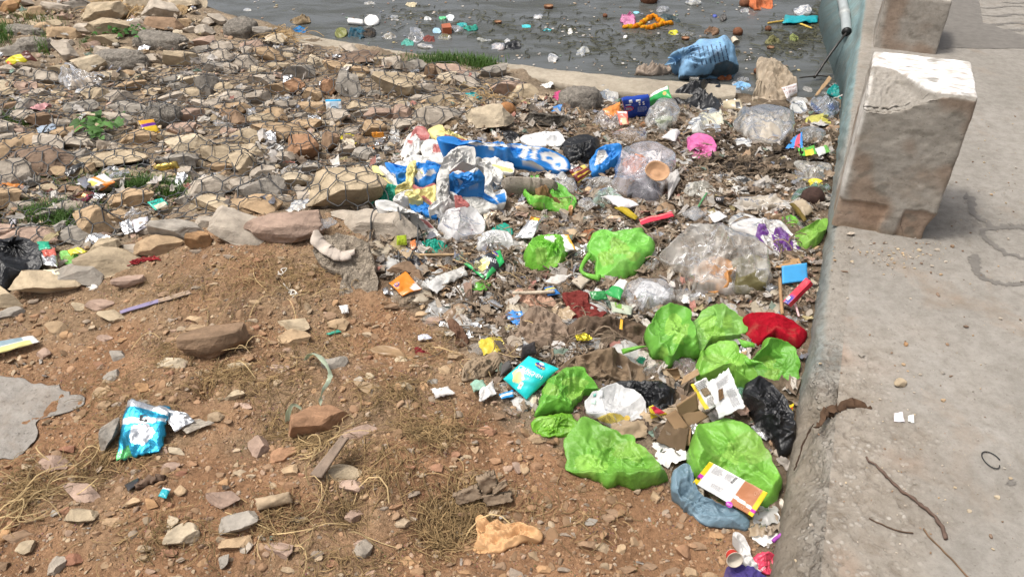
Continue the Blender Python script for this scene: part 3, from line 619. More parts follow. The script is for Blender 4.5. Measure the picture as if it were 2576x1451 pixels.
def patch(name, label, cat, corners, col, m='packet', z=.012, puff=0., fold=.02, fine=.3, seed=1, n=(26, 20), jag=.0, thick=.0015, paint=(), parent=None, curl=0., group=None, smooth_=True, nf=5, base=0., on=None, lift=.004):
    """a sheet, packet or wrapper: four corners (top-left, top-right, bottom-right, bottom-left in picture units), heights in metres above the ground"""
    cp = pts(corners) if isinstance(corners, str) else np.array(corners, float)
    zz = np.full(4, z, float) if np.isscalar(z) else np.array(z, float)
    Q = P(cp[:, 0], cp[:, 1], zz + base) if on is None else hit(on, cp[:, 0], cp[:, 1], lift)
    if on is not None:                                   # pull the sheet clear of whatever bulges through it
        a_, b_ = [g.ravel() for g in np.meshgrid(np.linspace(.05, .95, 6), np.linspace(.05, .95, 6), indexing='ij')]; qs = quadmap(Q)(a_, b_); pq = topx(qs); hs_ = hit(on, pq[:, 0], pq[:, 1], 0.)
        Q = Q + (CAMP - Q.mean(0)) / np.linalg.norm(CAMP - Q.mean(0)) * max(0., (np.linalg.norm(qs - CAMP, axis=1) - np.linalg.norm(hs_ - CAMP, axis=1)).max() + lift * .6)
    S0 = quadmap(Q)
    nu, nv_ = n; u, v = [a.ravel() for a in np.meshgrid(np.linspace(0, 1, nu), np.linspace(0, 1, nv_), indexing='ij')]
    nrm = np.cross(Q[2] - Q[0], Q[3] - Q[1]); nrm /= np.linalg.norm(nrm)
    if nrm[2] < 0: nrm = -nrm
    Lu = .5 * (np.linalg.norm(Q[1] - Q[0]) + np.linalg.norm(Q[2] - Q[3])); Lv = .5 * (np.linalg.norm(Q[3] - Q[0]) + np.linalg.norm(Q[2] - Q[1])); size = .5 * (Lu + Lv)
    def S(u, v, off=0.):
        p = S0(u, v); q = np.stack([(u - .5) * Lu, (v - .5) * Lv, 0 * u], 1) / size * 2
        d = folds(q + seed, nf, .9, 2.4, seed) * fold * size * 2 + folds(q + seed, 7, 2.8, 6, seed + 3) * fold * fine * size * 2
        d = d + puff * size * np.clip((1 - (2 * u - 1) ** 4) * (1 - (2 * v - 1) ** 2), 0, 1) ** .7
        if curl: d = d + curl * size * ((2 * v - 1) ** 2 + .5 * (2 * u - 1) ** 2 * np.sin(seed))
        return p + nrm * (d + off)[:, None] if np.ndim(d) else p + nrm * (d + off)
    V = S(u, v)
    if jag:
        e = np.minimum(np.minimum(u, 1 - u), np.minimum(v, 1 - v)) < .001
        ctr = V.mean(0); V[e] += (ctr - V[e]) * (np.clip(perlin(V[e] * (9 / size), seed) * 1.2 + .3, 0, 1) * jag)[:, None]
    Bk = V - nrm * thick - (nrm * (puff * size * np.clip((1 - (2 * u - 1) ** 4) * (1 - (2 * v - 1) ** 2), 0, 1) ** .7)[:, None] * 1.35 if puff else 0)
    nn = nu * nv_; idx = np.arange(nn).reshape(nu, nv_)
    rim = np.concatenate([idx[:, 0], idx[-1, 1:], idx[-2::-1, -1], idx[0, -2:0:-1]]); r2 = np.roll(rim, -1)
    F = [gridF(nu, nv_)[:, ::-1] if False else gridF(nu, nv_), gridF(nu, nv_, nn)[:, ::-1], np.stack([rim, r2, r2 + nn, rim + nn], 1)]
    W = np.concatenate([V, Bk]); C = shade(col, W, seed, .06, 14)
    for pt in paint:
        poly, pc = pt
        if isinstance(poly, str): k = inpoly(u, v, pts(poly))
        elif len(poly) == 4 and np.isscalar(poly[0]): k = (u >= poly[0] - 1e-6) & (u <= poly[2] + 1e-6) & (v >= poly[1] - 1e-6) & (v <= poly[3] + 1e-6)
        else: k = poly(u, v)
        C[:nn][k] = np.asarray(pc) * (1 + .05 * perlin(V[k] * 40, 3))[:, None]
    ob = put(name, W, F, m, parent, C, smooth_, label, cat, group)
    if parent is None: OCC.append((*((cp.max(0) + cp.min(0)) / 2), *(np.ptp(cp, axis=0) / 2)))
    return ob
_TXT = {}; _BVH = {}
def bvh(o):
    if o.name not in _BVH:
        me = o.data; w_ = wloc(o); _BVH[o.name] = BVHTree.FromPolygons([tuple(np.array(v.co) + w_) for v in me.vertices], [tuple(p.vertices) for p in me.polygons])
    return _BVH[o.name]
def hit(o, px, py, lift=.002):
    """where the sight line through each picture point meets the object, lifted off its surface"""
    b = bvh(o); D = ray(px, py); out = []; miss = []
    for i, d in enumerate(D):
        d = d / np.linalg.norm(d); h, nrm, _, _ = b.ray_cast(Vector(CAMP), Vector(d))
        if h is None: out.append(None); miss.append(i)
        else: out.append(np.array(h) - d * lift)
    good = [k for k in range(len(out)) if out[k] is not None]
    for i in miss:
        if not good: out[i] = P(px[i], py[i], .03)[0]; continue
        k = min(good, key=lambda k: (px[k] - px[i]) ** 2 + (py[k] - py[i]) ** 2); dd = (out[k] - CAMP) @ _F; out[i] = CAMP + D[i] / FPX * dd
    return np.array(out)
def lettering(ob, s, quad, col, off=.0018, name='lettering', par=None):
    """flat print on a surface: the words fill the quad (top-left, top-right, bottom-right, bottom-left of the reading direction)"""
    if s not in _TXT:
        cu = bpy.data.curves.new('t', 'FONT'); cu.body = s; cu.resolution_u = 2; to = bpy.data.objects.new('t', cu); me = bpy.data.meshes.new_from_object(to)
        V = np.array([v.co[:] for v in me.vertices]); Fc = [list(p.vertices) for p in me.polygons]
        bpy.data.objects.remove(to); bpy.data.curves.remove(cu); bpy.data.meshes.remove(me); _TXT[s] = (V, Fc)
    V, Fc = _TXT[s]
    a = (V[:, 0] - V[:, 0].min()) / (np.ptp(V[:, 0]) + 1e-9); b = 1 - (V[:, 1] - V[:, 1].min()) / (np.ptp(V[:, 1]) + 1e-9)
    return decal(ob, a, b, Fc, quad, col, off, name, par=par)
def decal(ob, a, b, Fc, quad, col, off=.0018, name='print', m='ink', par=None):
    q = pts(quad) if isinstance(quad, str) else np.array(quad, float); S0 = quadmap(np.column_stack([q, np.zeros(4)])); pp = S0(a, b)
    W = hit(ob, pp[:, 0], pp[:, 1], off)
    T3 = [f for f in Fc if len(f) == 3]; T4 = [f for f in Fc if len(f) == 4]
    T3 += [[f[0], f[i], f[i + 1]] for f in Fc if len(f) > 4 for i in range(1, len(f) - 1)]
    return put(name, W, [np.array(x) for x in (T3, T4) if x], m, par or ob, np.tile(np.asarray(col, float), (len(W), 1)), False)
def bars(ob, quad, n, col, fill=.55, name='print', rag=.35, seed=1, off=.0018):
    """rows of small print too fine to read, as thin broken strokes"""
    rs = random.Random(seed); a, b, F = [], [], []
    for i in range(n):
        y0 = (i + .5 - fill / 2) / n; y1 = (i + .5 + fill / 2) / n; x = 0.
        while x < 1 - rag * rs.random():
            x1 = min(1, x + rs.uniform(.08, .25)); k = len(a); a += [x, x1, x1, x]; b += [y0, y0, y1, y1]; F.append([k, k + 1, k + 2, k + 3]); x = x1 + rs.uniform(.02, .05)
    return decal(ob, np.array(a), np.array(b), F, quad, col, off, name)
def disc(ob, quad, col, name='badge', off=.0016, n=20):
    th = np.linspace(0, 2 * math.pi, n, endpoint=False); return decal(ob, .5 + .5 * np.cos(th), .5 + .5 * np.sin(th), [list(range(n))], quad, col, off, name)
def ell(px, py, w_, h_, seed=1, irr=.16, rot=0., n=10):
    rs = np.random.RandomState(seed); th = np.linspace(0, 2 * math.pi, n, endpoint=False) + rs.uniform(-.2, .2, n); r = 1 + rs.uniform(-irr, irr, n)
    x, y = np.cos(th) * r * w_ / 2, np.sin(th) * r * h_ / 2; c, s = math.cos(rot), math.sin(rot)
    return catmull(np.stack([px + c * x - s * y, py + s * x + c * y], 1), 56)
def tube(name, label, cat, P3, r, col, m='wood', parent=None, ns=7, caps=True, seed=1, bark=0., group=None, taper=None):
    P3 = np.asarray(P3, float); n = len(P3); T = np.gradient(P3, axis=0); T /= np.linalg.norm(T, axis=1)[:, None] + 1e-12
    up = np.array([0, 0, 1.]) if abs(T[0][2]) < .9 else np.array([1., 0, 0]); A = np.cross(T, up); A /= np.linalg.norm(A, axis=1)[:, None] + 1e-9; B = np.cross(T, A)
    rr = np.broadcast_to(np.asarray(r, float), (n,)) if taper is None else np.interp(np.linspace(0, 1, n), np.linspace(0, 1, len(taper)), taper)
    th = np.linspace(0, 2 * math.pi, ns, endpoint=False); V = P3[:, None] + rr[:, None, None] * (np.cos(th)[None, :, None] * A[:, None] + np.sin(th)[None, :, None] * B[:, None])
    V = V.reshape(-1, 3)
    if bark: V = V + np.stack([perlin(V * 70, 1 + seed % 9), perlin(V * 70, 2 + seed % 9), perlin(V * 70, 3)], 1) * bark
    F = [gridF(n, ns, wrap=True)]
    if caps: F += [np.array([list(range(ns))[::-1]]), np.array([list(range((n - 1) * ns, n * ns))])]
    return put(name, V, F, m, parent, shade(col, V, seed, .15, 30), True, label, cat, group)
def line3(s, z, n=24, wob=0., seed=1):
    """3D path over the ground from picture points; z = height(s) of the path's centre above the ground"""
    a = catmull(pts(s), n, False); zz = np.interp(np.linspace(0, 1, n), np.linspace(0, 1, np.size(z)), np.atleast_1d(z)); Q = P(a[:, 0], a[:, 1], zz)
    if wob: Q = Q + np.stack([perlin(Q * 14, seed), perlin(Q * 14, seed + 1), np.abs(perlin(Q * 14, seed + 2))], 1) * wob
    return Q
def lathe(name, label, cat, p, axis, prof, col, m='plastic', parent=None, n=28, squash=1., paint=None, seed=1, group=None, dent=0.):
    """prof: (radius, distance along axis) pairs"""
    a = np.asarray(axis, float); a /= np.linalg.norm(a); e1 = np.cross(a, [.11, .2, .97]) if abs(a[2]) < .9 else np.cross(a, [1., 0, 0]); e1 /= np.linalg.norm(e1); e2 = np.cross(a, e1)
    th = np.linspace(0, 2 * math.pi, n, endpoint=False); V = []; C = []
    for k, (r, z) in enumerate(prof):
        V.append(np.asarray(p) + e1 * (np.cos(th) * r)[:, None] + e2 * (np.sin(th) * r * squash)[:, None] + a * z); C.append(np.tile(np.asarray(paint[k] if paint else col, float), (n, 1)))
    V = np.concatenate(V); C = np.concatenate(C)
    if dent: V = V + np.stack([perlin(V * 25, 5), perlin(V * 25, 6), perlin(V * 25, 7)], 1) * dent
    return put(name, V, gridF(len(prof), n, wrap=True), m, parent, C * (1 + .08 * perlin(V * 30, 4))[:, None], True, label, cat, group)
def ribbon(name, label, cat, q, wd, th, col, m='cloth', parent=None, seed=1):
    """a flat band along a path: arched top, flat underside"""
    q = np.asarray(q, float); n = len(q); t = np.gradient(q, axis=0); t /= np.linalg.norm(t, axis=1)[:, None]; sd_ = np.cross(t, [0, 0, 1.]); sd_ /= np.linalg.norm(sd_, axis=1)[:, None] + 1e-9; w_ = np.interp(np.linspace(0, 1, n), np.linspace(0, 1, len(wd)), wd); up = np.array([0, 0, 1.]); rows = []
    for a in np.linspace(-1, 1, 9): rows.append(q + sd_ * (a * w_ * (1 + .15 * perlin(q * 20, seed)))[:, None] + up * (th * (1 - a ** 4) + th * .4 * perlin(np.column_stack([q[:, 0] * 30, q[:, 1] * 30, np.full(n, a * 1.5)]), seed + 1) * (1 - a ** 8))[:, None])
    V = np.concatenate(rows + [q - sd_ * w_[:, None] * .9 - up * th * .5, q + sd_ * w_[:, None] * .9 - up * th * .5]); F = [gridF(9, n), np.stack([np.arange(n - 1), 9 * n + np.arange(n - 1), 9 * n + 1 + np.arange(n - 1), 1 + np.arange(n - 1)], 1), np.stack([8 * n + np.arange(n - 1), 8 * n + 1 + np.arange(n - 1), 10 * n + 1 + np.arange(n - 1), 10 * n + np.arange(n - 1)], 1)]
    return put(name, V, F, m, parent, shade(col, V, seed, .12, 25), True, label, cat)
def on(px, py, dz=0.): return P(px, py, dz)[0]

# ================================================================ STONES
def rock_mesh(seed, sub=3, flatn=10, rough=.02, round_=.0):
    V, F = icos(sub); rs = np.random.RandomState(seed)
    V = V * (1 + .22 * fbm(V * .9 + seed, 2, seed % 40))[:, None]
    for k in range(flatn):
        nr = rs.normal(size=3); nr /= np.linalg.norm(nr); dd = rs.uniform(.38, .74) + round_
        V -= np.outer(np.maximum(0, V @ nr - dd), nr)
    for ax_ in ([0, 0, 1.], [0, 0, -1.]):
        nr = np.array(ax_) + rs.normal(size=3) * .16; nr /= np.linalg.norm(nr); V -= np.outer(np.maximum(0, V @ nr - rs.uniform(.4, .55)), nr)
    V = V + V * (rough * fbm(V * 3.5 + seed, 3, seed % 30))[:, None] + V * (.03 * perlin(V * 1.7, seed % 25))[:, None]
    V = (V - (V.max(0) + V.min(0)) / 2) / (V.max(0) - V.min(0))
    V[:, 2] += .5
    return V, F
ROCKLIB = []
for k in range(16):
    V, F = rock_mesh(100 + k, 4, 12 + k % 5, .05); me = build('rock', V, F, shade((1, 1, 1), V, k, .12, 3) * (1 - .22 * smooth(.1, .5, perlin(V * np.array([2, 2, 9]), k))[:, None]), False); me.materials.append(MAT['rock']); ROCKLIB.append(me)
STONELIB = []
for k in range(12):
    V, F = rock_mesh(300 + k, 3, 9 + k % 4, .05, .07 * (k % 3)); me = build('stone', V, F, shade((1, 1, 1), V, k, .12, 3), k % 3 == 2); me.materials.append(MAT['rock']); STONELIB.append(me)
CONGLIB = []
for k in range(5):
    V, F = icos(4); V = V * (1 + .2 * fbm(V * 1.2 + k, 2, k) + .20 * np.abs(perlin(V * 4., k + 3)) + .12 * np.abs(perlin(V * 9, k + 4)) + .05 * perlin(V * 18, k + 5))[:, None]
    V = np.sign(V) * np.abs(V) ** .85; V[:, 2] = np.maximum(V[:, 2], -.6); V = (V - (V.max(0) + V.min(0)) / 2) / (V.max(0) - V.min(0)); V[:, 2] += .5
    me = build('concrete_lump', V, F, shade((1, 1, 1), V, k, .3, 9), True); me.materials.append(MAT['conglomerate']); CONGLIB.append(me)
PAL = dict(tan=(.40, .285, .175), sand=(.43, .345, .235), grey=(.30, .27, .23), brown=(.27, .18, .115), rust=(.33, .19, .11), pink=(.37, .265, .205), cream=(.47, .39, .28), pale=(.40, .345, .28), dark=(.20, .14, .10), red=(.30, .15, .095), orange=(.41, .245, .125))
OCC = []        # px x, px y, half width, half height of what is taken
LMK = []        # landmarks for labels: px, py, phrase
STONES = []
_rr = random.Random(11)
def stone(px, py, w, h, colr, kind='rock', lib=None, ang=None, sink=.22, tall=.62, col=None):
    """a stone whose picture is about w by h, centred at px,py"""
    lib = lib or (ROCKLIB if w > 34 else STONELIB)
    p0 = on(px, py + h * .3); s = mpp(p0); W, Hm = w * s, h * s; Zh = max(tall * Hm, .012); D = max(.95 * Hm, .45 * W)
    p = P(px, py, Zh * (.5 - sink))[0]
    gz = max(ground_z(p[0], p[1]), WATER_Z)
    o = bpy.data.objects.new(kind, lib[_rr.randrange(len(lib))]); COL.objects.link(o)
    o.location = (p[0], p[1], gz - Zh * sink); o.scale = (W * 1.06, D * 1.06, Zh * (1 + sink * .4))
    o.rotation_euler = (_rr.uniform(-.16, .16), _rr.uniform(-.16, .16), _rr.choice((0, math.pi)) + _rr.uniform(-.3, .3) if ang is None else R(ang))
    c = np.array(PAL[colr] if col is None else col) * _rr.uniform(.88, 1.12); o.color = (*c, 1)
    OCC.append((px, py, w / 2, h / 2)); STONES.append((o, px, py, w, colr, kind))
    return o
BIG = '''28,15,68,36,orange 10,56,42,22,tan 160,82,88,34,tan 163,130,60,54,pale 538,145,108,36,pale 455,147,84,48,sand 30,128,72,34,grey 20,174,54,24,pale 70,270,74,52,grey 28,272,52,30,brown
520,215,52,66,grey 590,272,92,28,tan 592,300,68,52,brown 115,302,86,46,brown 205,268,84,32,grey 40,327,88,28,pink 150,332,112,32,tan 410,60,118,40,brown 1002,216,126,72,sand 878,148,150,34,dark
734,219,64,44,rust 822,218,54,48,rust 882,214,66,68,grey 988,160,60,42,pale 1042,166,58,36,grey 1083,182,40,42,brown 1140,176,92,28,pink 1185,192,42,22,grey 1245,180,72,30,grey 1268,222,82,52,pink
690,226,74,36,tan 700,335,150,66,tan 763,368,80,82,rust 833,358,52,62,brown 942,322,64,48,tan 1082,300,106,64,pale 960,286,92,30,pink 700,262,92,34,pale 792,272,88,34,tan 655,300,70,30,sand
100,402,205,84,dark 278,398,172,56,sand 228,426,42,46,tan 445,405,112,48,grey 565,385,172,72,sand 520,470,132,56,pale 660,482,118,80,grey 330,497,114,46,tan 545,516,165,50,sand 238,560,104,92,tan
448,578,138,60,grey 92,596,172,66,pink 500,603,56,52,orange 265,622,92,76,sand 116,706,162,92,sand 325,706,76,32,pink 872,470,196,170,sand 955,565,206,92,pale 1010,673,66,38,brown 1050,692,42,30,brown
610,410,76,66,sand 180,478,70,26,brown 120,540,60,30,grey 300,300,80,34,pale 350,345,96,36,tan 455,330,70,40,pink 250,345,60,26,grey 500,265,70,30,pale 330,215,80,26,tan 440,200,70,28,grey 60,220,84,30,pink'''
for t in BIG.split():
    x, y, w_, h_, c_ = t.split(','); stone(float(x), float(y), float(w_), float(h_) * 1.06, c_, sink=.14, tall=.82 if float(w_) < 150 else .52)
for x, y, w_, h_ in ((60, 76, 100, 30), (85, 114, 98, 48), (300, 152, 158, 62), (405, 104, 146, 60), (608, 72, 92, 66), (412, 290, 92, 74), (612, 405, 60, 66), (1462, 250, 110, 76)):
    stone(x, y, w_, h_, 'grey', 'concrete_lump', CONGLIB, tall=.75)
DIRT = '''280,796,70,44,sand 140,830,58,46,tan 30,786,64,42,grey 250,765,72,40,pink 195,772,34,24,sand 490,800,42,26,tan 495,826,50,26,tan 546,860,160,96,brown 432,912,76,42,cream 598,920,64,30,sand 300,895,46,42,grey
112,890,34,34,pink 262,850,42,26,pink 355,977,34,32,orange 255,987,32,30,tan 592,994,54,34,sand 615,1020,42,22,pink 280,946,38,34,grey 272,1094,48,82,grey 735,820,86,46,sand 738,850,82,52,tan 828,795,44,36,brown
850,815,54,32,tan 1095,806,52,30,pink 842,916,66,48,grey 702,926,54,22,pink 925,980,86,28,tan 1015,971,52,26,sand 800,1062,142,92,rust 900,1086,96,44,pink 1145,896,38,36,tan 130,1165,78,52,pink 205,1242,100,62,pink
205,1296,82,54,sand 170,1127,42,26,red 405,1132,40,36,pink 445,1136,48,28,cream 430,1176,50,40,pink 456,1190,30,26,red 335,1262,46,26,tan 382,1266,40,30,orange 456,1236,34,32,tan 560,1252,84,58,pink 462,1342,82,68,cream
602,1312,104,76,grey 592,1362,82,46,tan 436,1313,30,40,cream 56,1347,86,32,brown 10,1346,24,42,orange 66,1378,46,40,sand 142,1422,42,52,pale 182,1406,48,36,red 562,1412,36,36,grey 622,1376,32,32,pale 656,1122,58,70,pink
716,1142,72,42,rust 730,1182,42,42,tan 858,1192,96,46,sand 880,1222,76,44,pink 696,1377,96,38,pink 890,1296,46,50,pink 914,1382,38,58,pale 900,1370,22,26,pink 904,956,28,22,pale 930,948,24,22,sand 1352,1102,42,28,tan
1300,1178,22,34,pink 1485,1312,34,24,grey 1530,1300,34,26,brown 1320,1183,26,28,tan 1588,1210,34,26,rust 1650,1252,26,34,tan 1545,1290,44,24,brown 1345,1400,34,28,tan 1260,1425,30,22,brown 1560,1380,30,28,tan 1720,1390,44,40,rust 1630,1425,42,30,brown
1740,1440,40,30,tan 1690,1440,46,26,brown 140,1290,24,18,grey 1010,905,34,22,sand 1090,960,30,20,grey 985,770,36,20,brown 1060,790,30,22,tan 1120,930,36,26,tan 640,760,30,16,tan 420,740,44,20,brown 360,1010,26,18,grey'''
for t in DIRT.split():
    x, y, w_, h_, c_ = t.split(','); stone(float(x), float(y), float(w_), float(h_), c_, 'stone', sink=.3, tall=.8 if float(h_) > 80 else .5)
def free(px, py, w_, h_, k=.8):
    for x, y, a, b in OCC:
        if abs(px - x) < (a + w_ / 2) * k and abs(py - y) < (b + h_ / 2) * k: return False
    return True
KEEP = []      # outlines of hand placed rubbish: stones stay out of them
# ================================================================ RUBBISH: THE BIG PIECES
LIME, LIME2, TEAL, SEA, WHITE, MILK, BLACK, PINK = (.185, .49, .06), (.22, .52, .08), (.012, .36, .25), (.12, .33, .24), (.74, .74, .72), (.70, .69, .68), (.010, .0105, .012), (.70, .16, .40)
KRAFT, CARD, BLUE, YEL, ORG, RED, MAR, PUR = (.36, .235, .125), (.33, .215, .115), (.012, .16, .52), (.72, .56, .04), (.72, .22, .02), (.50, .012, .02), (.20, .035, .03), (.13, .03, .24)
def bag(label, outline, col=LIME, m='film', seed=1, name='plastic_bag', cat='bag', group=None, **k):
    k.setdefault('bulge', .30); k.setdefault('crease', .055); return blob(name, label, cat, outline, col, m, seed, group=group, **k)
YG = (.36, .62, .06)
# ---- lime green carrier bags
GG = 'lime green carrier bags'
def blotch(o, seed, n=4, col=(.27, .52, .09)):
    rs = np.random.RandomState(seed); c = o.mean(0); s = np.ptp(o, axis=0); return [(ell(*(c + rs.uniform(-.25, .25, 2) * s), *(s * rs.uniform(.15, .35, 2)), seed + k, .3), tuple(np.array(col) * rs.uniform(.85, 1.15))) for k in range(n)]
def green(label, outline, seed, col=LIME, **k):
    n_ = k.get('n', 150); o = catmull(pts(outline), n_); k.setdefault('paint', blotch(o, seed)); k.setdefault('K', 42); k.setdefault('edge', 3.0); k.setdefault('facet', 6); k['bulge'] = k.get('bulge', .3) * 1.3; k['crease'] = k.get('crease', .055) * 1.15; rs_g = random.Random(seed); col = tuple(c * rs_g.uniform(.86, 1.12) for c in col); return bag(label, o, col, 'film', seed, group=GG, **k)
g1 = green('torn open lime green bag spilling brown paper below the banner', '1316,483 1343,468 1352,490 1382,490 1383,457 1400,455 1428,473 1448,500 1447,533 1420,540 1390,532 1360,523 1335,518', 21, bulge=.2, crease=.09)
c1 = blob('paper_waste', None, None, '1345,470 1365,462 1380,488 1400,500 1420,515 1405,524 1380,520 1362,508 1350,490', (.21, .125, .06), 'paper', 22, parent=g1, ref=ob_info[g1.name]['ref'], bulge=.5, crease=.15, n=60, K=14, base=.012)
blob('eggshell', 'small brown eggshell in the mouth of the torn green bag', 'eggshell', ell(1436, 521, 12, 12, 3, .05), (.50, .28, .13), 'plastic', 23, bulge=.5, crease=.01, n=40, K=8, base=.035, lump=.05)
g2 = green('round tied lime green bag left of the flat green carrier bag', '1318,655 1325,635 1345,612 1368,600 1395,600 1424,613 1425,640 1415,665 1395,680 1375,687 1345,684 1322,676', 24, knot=(1391, 622), bulge=.42, crease=.035, pleat=.11)
g3 = green('flat lime green carrier bag with its handle loop to the left', '1476,640 1480,618 1493,593 1513,585 1538,587 1613,580 1625,595 1650,610 1648,628 1625,645 1605,685 1578,704 1525,711 1503,697 1498,672', 25, LIME2, bulge=.22, crease=.045)
tube('handle', None, None, line3('1482,640 1468,660 1462,680 1480,692 1508,698', [.06, .05, .04, .04, .05], 20), .008, LIME, 'film', g3, taper=[.012, .008, .007, .009, .013])
g4 = green('lime green bag wedged between the purple printed sheet and wall', '1994,595 2015,580 2037,570 2057,553 2082,546 2080,575 2067,603 2052,620 2030,631 2015,625 1997,608', 26, LIME2, bulge=.3, crease=.035)
green('small lime green wrapper with a brown strap near the wall', '1963,548 1982,540 2000,548 2014,562 1998,573 1980,562', 27, bulge=.25, n=60, K=14)
g5 = green('leftmost bag of the lime green heap, tied at its left', '1620,846 1626,823 1648,793 1663,773 1693,763 1723,767 1740,788 1738,808 1748,843 1758,880 1757,898 1733,900 1708,902 1688,922 1676,922 1663,906 1638,901 1630,876', 28, bulge=.33, crease=.05)
patch('knot', None, None, '1562,877 1600,869 1634,868 1566,890', LIME, 'film', z=[.05, .08, .09, .045], puff=.15, fold=.08, seed=4, parent=g5, n=(20, 8))
g6 = green('pale lime green bag at the back of the green heap', '1726,816 1758,791 1778,769 1800,765 1838,781 1870,801 1882,831 1870,846 1850,851 1813,861 1788,866 1770,886 1760,886 1745,851', 29, (.225, .49, .09), bulge=.34, crease=.05)
g7 = green('bulging lime green bag in the middle of the green heap', '1748,933 1758,901 1778,868 1808,853 1843,851 1860,866 1866,896 1893,923 1910,956 1916,991 1905,996 1883,976 1848,968 1838,951 1783,956 1753,953', 30, LIME2, bulge=.34, crease=.045, base=.02)
g8 = green('lime green bag of the heap pressed against the wall', '1889,920 1918,870 1951,852 1988,863 2007,885 2014,937 2003,959 1977,979 1951,973 1926,951 1907,944', 31, bulge=.36, crease=.035)
patch('knot', None, None, '1868,897 1900,905 1924,912 1880,918', LIME, 'film', z=[.1, .11, .11, .09], puff=.2, fold=.08, seed=5, parent=g8, n=(16, 8))
patch('flap', None, None, '1856,850 1898,862 1900,872 1868,873', LIME, 'film', z=[.13, .12, .11, .11], puff=.1, fold=.08, seed=6, parent=g8, n=(16, 8))
g9 = green('lime green bag leaning behind the white product bag', '1346,1046 1356,1009 1371,964 1401,939 1433,926 1463,925 1481,936 1486,951 1508,971 1505,976 1478,984 1468,1001 1443,1024 1438,1036 1393,1039 1370,1044', 32, bulge=.24, crease=.055)
green('muddy torn lime green bag lying flat on the dirt', '1335,1075 1345,1050 1393,1040 1436,1040 1446,1055 1462,1070 1450,1092 1400,1100 1360,1095', 33, (.16, .38, .03), bulge=.16, crease=.07)
g10 = green('large crumpled lime green bag lying open on the dirt', '1422,1117 1428,1097 1450,1065 1467,1046 1500,1052 1545,1075 1590,1100 1610,1120 1640,1150 1680,1200 1665,1215 1630,1225 1590,1231 1545,1228 1515,1222 1495,1205 1460,1192 1432,1180 1422,1165', 34, (.18, .42, .055), bulge=.24, crease=.06)
g11 = green('large lime green bag under the brown and white wrapper', '1730,1130 1735,1095 1755,1070 1785,1053 1820,1048 1855,1052 1890,1070 1915,1105 1935,1145 1960,1185 1966,1215 1955,1240 1950,1265 1925,1283 1890,1275 1850,1250 1800,1220 1750,1205 1733,1175', 35, (.20, .45, .06), bulge=.26, crease=.055)
green('small pale lime green bag beside the black bag at the left edge', '150,640 155,628 180,630 212,652 230,662 218,672 180,667 158,660', 36, (.28, .58, .14), bulge=.22, n=60, K=16)
# ---- white and clear bags
w1 = bag('white translucent bag with pink contents below the banner', '1100,572 1112,545 1135,532 1165,528 1195,533 1215,550 1222,575 1210,592 1190,600 1160,612 1135,608 1115,595', MILK, 'film_white', 40, knot=(1112, 545), bulge=.42, crease=.03)
blob('contents', None, None, ell(1165, 575, 62, 44, 4), (.62, .25, .28), 'film', 41, parent=w1, ref=ob_info[w1.name]['ref'], bulge=.30, n=50, K=12)
bag('white crumpled bag with drawn in folds beside the striped packet', '1195,618 1205,597 1230,583 1262,582 1285,590 1292,612 1285,632 1255,640 1222,635 1200,632', WHITE, 'film_white', 42, knot=(1228, 612), bulge=.32, crease=.06, pleat=.14)
w3 = bag('big clear bag holding a clay bowl and dark waste', '1538,470 1545,435 1555,400 1575,370 1605,352 1640,350 1672,362 1695,385 1700,415 1690,440 1678,470 1668,500 1640,514 1605,508 1580,495 1560,488', (.66, .64, .70), 'film_clear', 43, bulge=.36, crease=.06)
blob('contents', None, None, ell(1620, 480, 90, 52, 5), (.045, .045, .05), 'film_black', 44, parent=w3, ref=ob_info[w3.name]['ref'], bulge=.2, n=60, K=14)
blob('contents', None, None, ell(1600, 415, 60, 40, 6), (.58, .30, .22), 'shred', 45, parent=w3, ref=ob_info[w3.name]['ref'], bulge=.22, crease=.14, n=60, K=14)
blob('contents', None, None, ell(1640, 395, 50, 40, 7), (.70, .66, .66), 'film_white', 46, parent=w3, ref=ob_info[w3.name]['ref'], bulge=.3, crease=.1, n=60, K=14)
w4 = bag('clear whitish bag left of the lime green heap', '1570,735 1578,712 1600,698 1635,695 1670,702 1695,722 1697,748 1680,770 1650,778 1625,790 1605,812 1600,800 1608,778 1580,762', (.70, .70, .72), 'film_clear', 47, bulge=.3, crease=.075)
blob('contents', None, None, ell(1638, 735, 90, 60, 8), (.66, .66, .67), 'film_white', 48, parent=w4, ref=ob_info[w4.name]['ref'], bulge=.2, crease=.12, n=60, K=14)
w5 = bag('largest clear bag with orange and green waste showing through', '1645,645 1680,618 1720,585 1760,572 1800,575 1840,585 1890,600 1925,620 1940,650 1945,690 1938,725 1900,742 1850,745 1790,742 1745,738 1735,700 1700,680', (.58, .56, .52), 'film_clear', 49, bulge=.32, crease=.06)
r5 = ob_info[w5.name]['ref']
blob('contents', None, None, '1737,720 1745,680 1775,645 1815,640 1850,665 1842,700 1837,735 1790,742 1750,737', (.58, .27, .08), 'film', 50, parent=w5, ref=r5, bulge=.46, crease=.05, n=80, K=18)
blob('contents', None, None, '1845,650 1895,635 1930,660 1935,700 1925,728 1885,740 1848,738 1850,690', (.16, .14, .06), 'film', 51, parent=w5, ref=r5, bulge=.36, crease=.08, n=80, K=18)
w6 = bag('clear bag of whitish waste near the wall under the black bag', '1845,320 1855,290 1875,268 1910,257 1950,258 1985,270 2000,295 1998,325 1985,345 1955,368 1920,372 1890,362 1870,345', (.64, .62, .58), 'film_clear', 52, bulge=.36, crease=.05)
blob('contents', None, None, ell(1920, 320, 110, 75, 9), (.52, .46, .38), 'film_white', 53, parent=w6, ref=ob_info[w6.name]['ref'], bulge=.26, crease=.12, n=60, K=14)
